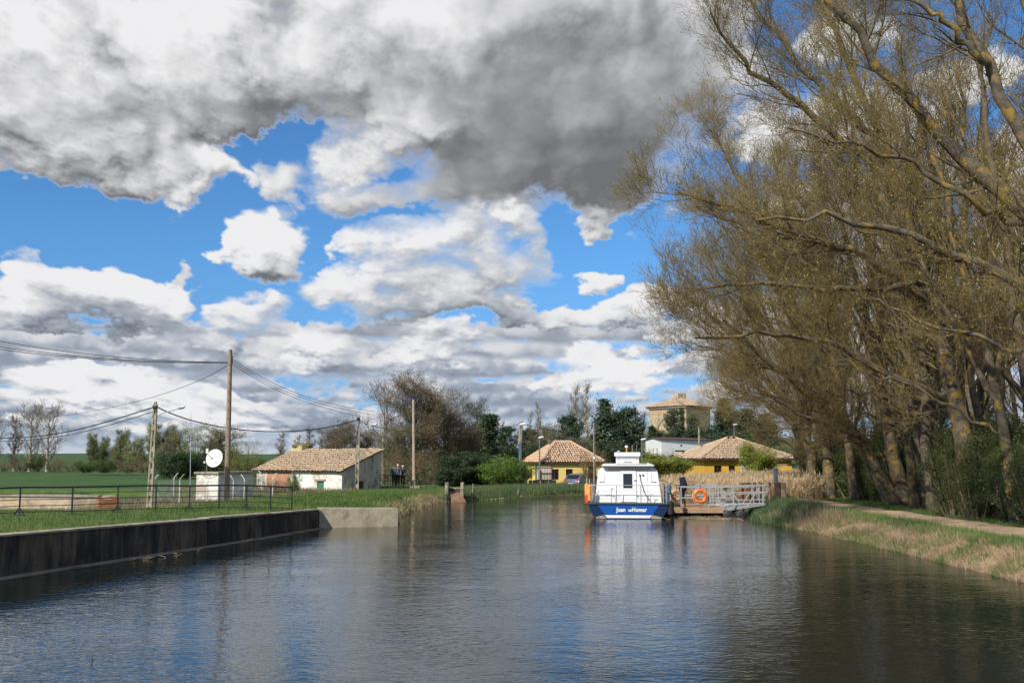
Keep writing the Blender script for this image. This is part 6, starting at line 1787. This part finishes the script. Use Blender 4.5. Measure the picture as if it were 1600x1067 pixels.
# mooring posts at the bank
bp_ = thing('steel_mooring_post', 'tall blue-grey steel post at the bank end of the gangway', 'post', (W(1213, 790, 54.5).x, 54.5, .4))
MB().box(W(1213, 762, 54.5), (.20, .20, 2.1)).build('post', M['post_blue'], bp_, world=True, bevel=.015)
MB().box(W(1213, 731.2, 54.5), (.24, .24, .04)).build('cap', M['steel'], bp_, world=True)
tb = thing('timber_mooring_block', 'thick dark brown timber pile beside the tall steel post', 'post', (W(1219, 785, 54.3).x, 54.3, .3))
for dx in (-.14, .15): MB().box(W(1219, 770.5, 54.3) + Vector((dx, 0, 0)), (.27, .32, 1.15)).build('timber', M['wood_dark'] if dx < 0 else M['wood'], tb, world=True, bevel=.02)
rr2 = random.Random(4)
for i, px in enumerate((1161, 1167, 1172, 1180, 1190, 1203)):
    Dq = 56.2 if i < 5 else 55
    c_ = W(px, 790, Dq); zt = W(px, 754, Dq).z
    lab = ['first', 'second, reddish', 'third', 'fourth', 'fifth'][i] + ' dark bollard from the left behind the gangway' if i < 5 else 'rust-brown frame leaning by the timber pile'
    t = thing('rusty_bollard', lab, 'bollard', (c_.x, c_.y, .2))
    MB().tube([(0, 0, -.3), (0, 0, zt - .32)], .07, 8).build('shaft', M['rust'] if i in (1, 5) else M['wood_dark'], t)
    MB().tube([(0, 0, zt - .32), (0, 0, zt - .20)], [.105, .09], 10).build('head', M['dark_red'] if i in (0, 1, 5) else M['black'], t)
bk = thing('red_bicycle', 'dark red bicycle leaning behind the right end of the gangway', 'bicycle', W(1166, 782, 56.0))
bc = W(1164, 776, 56.0); z0_ = bc.z
def bp3(x, z): return (bc.x + x, bc.y + .05 * x, z0_ + z)
for x in (-.42, .52):
    wq = MB().torus((bc.x + x, bc.y, z0_), .31, .022, 'Y', 26, 6).build('wheel', M['rubber'], bk, world=True)
fr = MB()
for a, b_ in (((-.42, 0), (-.05, -.02)), ((-.05, -.02), (.30, .42)), ((-.18, .42), (.30, .42)), ((-.18, .46), (-.05, -.02)), ((-.42, 0), (-.18, .42)), ((.30, .50), (.52, 0))): fr.tube([bp3(*a), bp3(*b_)], .018, 6)
fr.build('frame', M['dark_red'], bk, world=True)
MB().box(bp3(-.20, .50), (.24, .12, .05)).build('saddle', M['rubber'], bk, world=True, bevel=.01)
MB().tube([(bc.x + .28, bc.y - .25, z0_ + .56), (bc.x + .30, bc.y, z0_ + .54), (bc.x + .28, bc.y + .25, z0_ + .56)], .014, 6).build('handlebar', M['steel'], bk, world=True)
cable('thick mooring line strung from the boat to the far pontoon post', [bl(1.6, .7, 1.98), W(1047, 755, 54.0), W(1060, 758, 55.5), (xs_[1], PD + Dp - .2, zr_ + .03)], .018, None)
g_ = G(1075, 812, 0)
for i, (px, py, n, sx) in enumerate(((1075, 810, 160, 1.0), (1120, 812, 90, .8), (900, 805, 30, .8), (880, 791, 16, .8))):
    g_ = G(px, py, 0); debris('driftwood', 'raft of broken dry reeds floating by the pontoon and stern', g_, n, sx, .22, M['straw'], .45)

# ------------------------------------------------------------------ the people
pm_ = W(1067, 789, PD + 1.0)
person('man in navy jacket and dark cap standing on the pontoon facing the boat', (pm_.x, pm_.y, zd + .002), math.pi + .15, 1.88, 'cloth_navy', 'cloth_black', 'cloth_black', 'hair', .05, 'back')
zf2 = zf + .002
for px, dd, jk, hr, cp_, ht, fc, lab, ar_ in ((625, .3, 'cloth_navy', 'hair', None, 1.72, -1.7, 'dark-haired person in navy, leftmost of the three on the footbridge', 'rail'),
                                          (631, .1, 'cloth_grey', 'hair_grey', None, 1.80, -1.3, 'taller pale-haired person in grey-blue, middle of the three on the footbridge', 'rail'),
                                          (638, .35, 'cloth_navy', 'hair', 'cloth_white', 1.68, -1.6, 'person in a white hat, rightmost of the three on the footbridge', 'rail')):
    x = W(px, 0, D_).x
    person(lab, (x, D_ + dd, zf2), fc, ht, jk, 'cloth_black', cp_, hr, .03, ar_)

# ------------------------------------------------------------------ trees and shrubs round the village and the fields
NT, NB = {}, {}
def extent(o):
    lo, hi = [], 0
    for c in [o] + list(o.children_recursive):
        if c.type == 'MESH':
            a = np.empty(len(c.data.vertices) * 3, np.float32); c.data.vertices.foreach_get('co', a); a = a.reshape(-1, 3)
            lo.append(a[:, :2]); hi = max(hi, a[:, 2].max())
    A = np.concatenate(lo); return float(hi), float(np.percentile(A[:, 0], 98.5) - np.percentile(A[:, 0], 1.5))
def proto(key, o, h, w): NT[key] = [o, *extent(o), 0]
proto('pale', bare_tree('bare_tree', '', 'tree', 12, 5.2, .14, 20, 1.1, 28, .38, (M['bark_pale'], M['twig_grey'], M['leaf']), .15, 0, twig_r=.016), 12, 5)
proto('palewisp', bare_tree('bare_tree', '', 'tree', 13, 2.6, .06, 26, 1.0, 16, .7, (M['bark_pale'], M['twig_grey'], M['leaf']), .10, 0, twig_r=.014), 13, 2.6)
proto('brown', bare_tree('budding_tree', '', 'tree', 12, 6.4, .08, 36, 1.5, 42, .32, (M['bark_dark'], M['twig_grey'], M['leaf_brown']), .18, 4, .10, twig_r=.014, leafspread=.10), 12, 8.5)
proto('olive', bare_tree('budding_tree', '', 'tree', 11, 4.6, .06, 26, 1.3, 32, .3, (M['bark_dark'], M['twig_grey'], M['leaf_olive']), .2, 2, .12, twig_r=.013, leafspread=.12), 11, 7)
proto('green', bare_tree('leafy_tree', '', 'tree', 8, 3.8, .05, 26, 1.2, 38, .42, (M['bark_dark'], M['twig_grey'], mat('leaf_pale_green', (.19, .22, .06), (.28, .30, .10), .7, .6, rand=.3, trans=.3)), .13, 3, .13, twig_r=.012, leafspread=.12), 8, 4)
proto('lime', shrub('willow', '', 'tree', 6, 6.5, 14, 2, .13, (M['bark_dark'], M['leaf_lime']), dens=1.0, ang=40, up=.0, spread=.14), 6, 6.5)
proto('limed', shrub('leafy_thicket', '', 'bush', 4, 4.6, 16, 7, .15, (M['bark_dark'], M['leaf_lime']), dens=1.0, ang=34, up=.25, spread=.2), 4, 4.6)
proto('tan', shrub('bare_bush', '', 'bush', 4.5, 4.2, 13, 1, .06, (M['twig'], M['leaf_brown']), dens=1.0, ang=28, up=.3, spread=.1), 4.5, 4.2)
proto('gbush', shrub('bush', '', 'bush', 3.0, 3.6, 12, 4, .11, (M['bark_dark'], M['leaf']), spread=.14), 3.0, 3.6)
proto('gbright', shrub('bush', '', 'bush', 3.0, 3.6, 12, 5, .12, (M['bark_dark'], mat('leaf_fresh_green', (.11, .20, .02), (.18, .27, .04), .6, .6, trans=.3)), spread=.15), 3.0, 3.6)
proto('dbush', shrub('evergreen_bush', '', 'bush', 3.0, 3.4, 12, 6, .13, (M['bark_dark'], M['leaf_dark']), spread=.16), 3.0, 3.4)
proto('bbush', shrub('bush', '', 'bush', 2.6, 3.6, 12, 2, .07, (M['bark_dark'], M['leaf_brown']), spread=.12), 2.6, 3.6)
proto('fir', conifer('fir_tree', '', 10, 5.0, (M['bark_dark'], M['needle']), 'fir'), 10, 5)
proto('pine', conifer('pine_tree', '', 9, 5.4, (M['bark_dark'], M['needle']), 'pine'), 9, 5.4)
proto('cypress', conifer('cypress_tree', '', 8, 1.8, (M['bark_dark'], M['leaf_dark']), 'cypress', clump=.2), 8, 1.6)
proto('gum', bare_tree('gum_tree', '', 'tree', 10, 4.2, .18, 16, 1.1, 40, .25, (M['bark_pale'], M['twig_grey'], M['needle']), .2, 4, .15, leafspread=.22, twig_r=.013), 10, 5)
def plant(key, px, D, ytop, wpx, label, group=None, ybase=None):
    e = NT[key]; o = e[0] if e[3] == 0 else copy_tree(e[0]); e[3] += 1
    x = (px - CX) / F_PX * D; z = hz(x, D) if ybase is None else W(px, ybase, D).z
    zt = W(px, ytop, D).z
    sv = max(.3, (zt - z) / e[1]); sh = wpx / F_PX * D / e[2]
    o.location = (x, D, z); o.rotation_euler = (0, 0, random.uniform(0, 6.28)); o.scale = (sh, sh, sv)
    if '.' in o.name and False: pass
    o['label'] = label
    if group: o['group'] = group
    return o
P_ = plant
# far left
P_('pale', 52, 160, 619, 50, 'tall pale bare tree, left one of the pair beyond the field')
P_('pale', 79, 158, 622, 52, 'tall pale bare tree, right one of the pair beyond the field')
P_('palewisp', 28, 162, 646, 26, 'lower brownish bare tree beside the pale pair')
P_('pale', -4, 160, 640, 34, 'pale bare tree cut by the left frame edge')
g1_ = 'low bushes along the far edge of the field'
for px, yt, w, k, l in ((40, 712, 40, 'bbush', 'reddish brown bush below the pale pair of trees'), (62, 708, 30, 'gbush', 'dark green round bush below the pale pair of trees'), (92, 712, 34, 'bbush', 'brown bush right of the green one by the field'), (8, 716, 34, 'bbush', 'brown bush at the left end of the field'),
                        (120, 718, 30, 'bbush', 'thin brown bush in the gap left of the green poplars')):
    P_(k, px, 152, yt, w, l, g1_, 736)
P_('green', 150, 165, 672, 26, 'small sparse green tree, leftmost of the row beyond the field')
P_('green', 165, 168, 678, 24, 'short green tree, second of the row beyond the field')
P_('green', 192, 165, 666, 36, 'rounded pale green tree, third of the row beyond the field')
P_('green', 218, 160, 680, 34, 'low green tree left of the concrete lamp pole')
P_('green', 246, 140, 655, 36, 'taller dark green tree just right of the concrete lamp pole')
P_('green', 268, 142, 657, 30, 'upright green tree left of the antenna mast')
P_('olive', 282, 138, 668, 46, 'olive budding tree behind the antenna mast')
P_('lime', 318, 130, 655, 80, 'wide lime green willow behind the hut')
P_('olive', 346, 128, 663, 60, 'olive tree behind the tall wooden pole')
P_('lime', 384, 120, 684, 60, 'yellow green willow left of the old house')
P_('dbush', 282, 110, 700, 52, 'dark evergreen bush left of the hut')
for i, (px, yt, w, k) in enumerate(((140, 718, 40, 'gbush'), (170, 716, 46, 'gbush'), (205, 712, 50, 'bbush'), (232, 706, 40, 'bbush'), (258, 708, 40, 'gbush'), (310, 702, 50, 'gbush'), (345, 700, 50, 'dbush'), (372, 706, 46, 'bbush'), (398, 712, 40, 'gbush'))):
    P_(k, px, 132 - i, yt, w, ['fresh green', 'low green', 'brown', 'grey brown', 'dull green', 'green', 'dark green', 'brown twiggy', 'dull green'][i] + ' bush ' + ['at the left start of the hedge line', 'below the sparse green trees', 'left of the lamp pole', 'behind the lamp pole', 'right of the lamp pole', 'left behind the hut', 'behind the satellite dish', 'right behind the hut', 'between hut and old house'][i], 'hedge line bushes beyond the field', 738)
P_('bbush', 396, 84, 728, 34, 'grey twiggy bush between hut and old house', None, 775)
P_('bbush', 428, 76, 742, 26, 'reddish bramble against the bare adobe wall', None, 775)
P_('bbush', 446, 75, 744, 22, 'reddish thorn bush in front of the old house', None, 775)
P_('gbush', 463, 74, 735, 20, 'small green shrub at the adobe and white wall joint', None, 776)
P_('bbush', 452, 100, 697, 30, 'brown scrub behind the left end of the old house roof')
for i, (px, yt, w, k) in enumerate(((441, 672, 22, 'palewisp'), (466, 676, 18, 'palewisp'), (486, 664, 26, 'palewisp'), (503, 682, 18, 'palewisp'))):
    P_(k, px, 125 + i, yt, w, 'grey bare tree ' + ['leftmost', 'second', 'third and tallest', 'fourth and smallest'][i] + ' of those rising behind the old house roof', 'bare trees behind the old house')
P_('brown', 535, 118, 652, 66, 'brown budding tree behind the ridge of the old house')
P_('brown', 566, 122, 668, 50, 'lower brown tree behind the concrete house pole')
P_('pale', 600, 100, 584, 60, 'grey bare tree at the left of the big brown group')
P_('brown', 650, 103, 576, 112, 'big round brown tree, tallest behind the people')
P_('brown', 694, 106, 606, 70, 'brown tree on the right flank of the big group')
P_('olive', 720, 110, 640, 56, 'olive brown tree sloping down right of the big group')
P_('olive', 622, 98, 660, 60, 'olive tree low in front of the big brown group')
for i, (px, yt, w, k) in enumerate(((608, 700, 44, 'bbush'), (640, 690, 60, 'bbush'), (672, 690, 60, 'bbush'), (690, 705, 50, 'tan'))):
    P_(k, px, 93, yt, w, ['brown undergrowth bush behind the tall dark railing', 'brown bush behind the three people', 'brown bush right of the bare wooden pole', 'tan twiggy bush behind the far railing'][i])
for i, (px, yt, w) in enumerate(((712, 704, 46), (738, 698, 52), (764, 704, 50), (722, 725, 60), (752, 722, 60), (700, 730, 30))):
    P_('dbush', px, 92 - (i > 2) * 2, yt, w, ['tall dark hedge bush left of the sluice line', 'tallest dark hedge bush in the middle', 'dark hedge bush next to the lime green bush', 'low dark bush in front of the hedge', 'low dark bush before the lime green one', 'small dark bush beside the far railing'][i], 'dark evergreen hedge behind the bank')
P_('gbright', 790, 88, 708, 64, 'bright lime green round bush in front of the lamp pole')
P_('gbush', 815, 92, 716, 34, 'green bush at the gate of the yellow house')
P_('gum', 746, 120, 616, 46, 'tall grey-green gum tree with pale trunk')
P_('cypress', 768, 116, 645, 22, 'dark pointed cypress right of the gum tree')
P_('fir', 758, 118, 640, 30, 'narrow dark fir beside the gum tree')
P_('olive', 735, 112, 660, 40, 'dull tree below the gum tree')
bgt = 'trees behind the yellow house'
for i, (k, px, D, yt, w) in enumerate((('pine', 792, 170, 664, 30), ('dbush', 815, 130, 690, 50), ('pine', 826, 160, 668, 34), ('olive', 850, 140, 658, 46), ('palewisp', 828, 190, 640, 12), ('palewisp', 841, 190, 624, 12), ('palewisp', 785, 190, 655, 10),
                                      ('pine', 889, 135, 646, 42), ('palewisp', 898, 165, 596, 22), ('palewisp', 915, 165, 593, 24), ('olive', 872, 132, 668, 40), ('dbush', 780, 128, 690, 50), ('dbush', 848, 126, 685, 46), ('olive', 905, 128, 680, 40))):
    P_(k, px, D, yt, w, ['distant round pine left of the grey lamp pole', 'dark bush behind the grey lamp pole', 'round pine right of the grey lamp pole', 'olive tree above the left end of the yellow roof', 'thin bare poplar, left of two above the pines', 'thin bare poplar, taller of two above the pines', 'hair-thin bare tree far left of the lamp pole',
                          'dark pine above the ridge of the yellow roof', 'tall pale bare poplar, left of the pair', 'tall pale bare poplar, right of the pair', 'olive tree left of the dark pine', 'dark bush above the lime green bush', 'dark bush at the left hip of the yellow roof', 'dull tree right of the yellow roof ridge'][i], bgt)
P_('fir', 944, 112, 614, 46, 'tall dark fir above the boat')
P_('fir', 965, 118, 636, 36, 'lower fir right of the tall dark one')
P_('pine', 981, 118, 633, 44, 'round-headed pine right of the firs')
P_('dbush', 950, 105, 680, 60, 'dark bush under the tall fir')
P_('dbush', 985, 108, 692, 40, 'dark bush under the round-headed pine')
P_('palewisp', 1006, 180, 640, 12, 'hair-thin bare tree left of the church tower')
P_('palewisp', 993, 170, 628, 12, 'thin bare tree between the pine and the church tower')
P_('tan', 925, 80, 690, 58, 'pruned tan bare tree in front of the parked car', None, 757)
P_('limed', 1040, 84, 703, 84, 'yellow green thicket right of the boat roof', None, 745)
P_('limed', 1010, 88, 708, 50, 'yellow green thicket just behind the boat cabin', None, 745)
P_('limed', 1184, 84, 685, 68, 'lime green weeping willow before the farmhouse', None, 750)
tg = 'evergreens on the church hill'
for i, (k, px, D, yt, w) in enumerate((('pine', 1052, 195, 638, 26), ('cypress', 1065, 200, 637, 8), ('pine', 1083, 195, 648, 20), ('dbush', 1045, 185, 668, 44), ('dbush', 1070, 182, 664, 44), ('dbush', 1096, 180, 664, 44), ('dbush', 1118, 176, 672, 40), ('fir', 1130, 165, 615, 44), ('dbush', 1140, 160, 668, 50), ('fir', 1165, 150, 632, 46),
                                      ('pine', 1150, 170, 640, 40), ('dbush', 1175, 140, 676, 50), ('dbush', 1115, 130, 690, 44), ('fir', 1195, 150, 640, 50), ('tan', 1022, 190, 640, 22), ('cypress', 1018, 150, 664, 12), ('tan', 1052, 100, 696, 30))):
    P_(k, px, D, yt, w, ['round pine in front of the tower wall', 'thin cypress against the tower', 'small pine at the right side of the tower', 'dark bush below the left of the tower', 'dark bush below the middle of the tower', 'dark bush below the right of the tower', 'dark bush right of the white building roof', 'tall dark conifer right of the tower', 'dark bush under the tall conifer', 'broad conifer behind the farmhouse ridge',
                         'pine between the two conifers', 'dark bush above the farmhouse roof', 'dark bush left of the farmhouse ridge', 'conifer behind the willow', 'bare tree at the left edge of the tower', 'slim cypress left of the white building', 'bare twiggy tree before the white building'][i], tg)
fw = 'far wood beyond the fields'
# far tree belts as one mass each
def belt(label, x0, x1, y0, y1, n, h, m):
    pts = []
    for _ in range(n):
        x, y = rng.uniform(x0, x1), rng.uniform(y0, y1); z = hz(x, y); hh = h * rng.uniform(.5, 1.2)
        q_ = rng.normal(size=(200, 3)); q_ = unit(q_) * rng.uniform(.5, 1, (200, 1)) * np.array([hh * .45, hh * .45, hh * .5]); pts.append(q_ + np.array([x, y, z + hh * .5]))
    V, Q = leaf_faces(np.concatenate(pts), h * .11, 1, 1, .3)
    tag(link('woods', np_mesh('woods', V, Q=Q), m), label, kind='stuff')
belt('low wood on the skyline behind the village', -70, 260, 330, 420, 220, 7, M['leaf_dark'])
# grasses of the left and far banks
p = scatter(95000, -24, -4, 26, 62, lambda x, y: (seg_d(WALL, x, y) > .5) & (sdf(x, y) > .1) & (x > -.66 * y) )
blades('grass', p, .13, .024, .4, M['grass'], 'short grass behind the canal wall and on the mound')
p = scatter(60000, -14, -3, 44, 80, lambda x, y: (sdf(x, y) > .2) & (seg_d(WALL, x, y) > .5))
blades('grass', p, .20, .030, .4, M['grass'], 'longer grass on the mound before the old house')
p = scatter(16000, -9, -3.6, 51, 72, lambda x, y: (sdf(x, y) > -.25) & (sdf(x, y) < .9 + .5 * cn(x, y, 1.2)))
blades('straw', p, .26, .034, .7, M['straw'], 'dry yellow reeds fringing the water left of the sluice', leandir=np.array([.5, -.3, 0]))
p = scatter(60000, -4, 12, 72, 92, lambda x, y: (sdf(x, y) > .1) & (sdf(x, y) < 7))
blades('grass', p, .38, .040, .35, M['grass_blue'], 'tall grass on the far bank')
p = scatter(7000, -4.5, 3.5, 70, 82, lambda x, y: (sdf(x, y) > -.5) & (sdf(x, y) < .15))
blades('straw', p, .16, .05, 1.2, M['straw'], 'line of dry drift along the far waterline')
p = scatter(30000, -26, -12, 55, 80, lambda x, y: (sdf(x, y) > .2) & (cn(x, y, .5) > -.1))
blades('dry_weeds', p, .34, .028, .35, mat('dry_grey_weeds', (.26, .20, .13), (.16, .15, .08), .9, .6), 'dry grey weeds round the hut and the basin')
for o in S.objects:
    if o.parent is None and o.get('category') and not o.get('kind'): o['kind'] = 'thing'
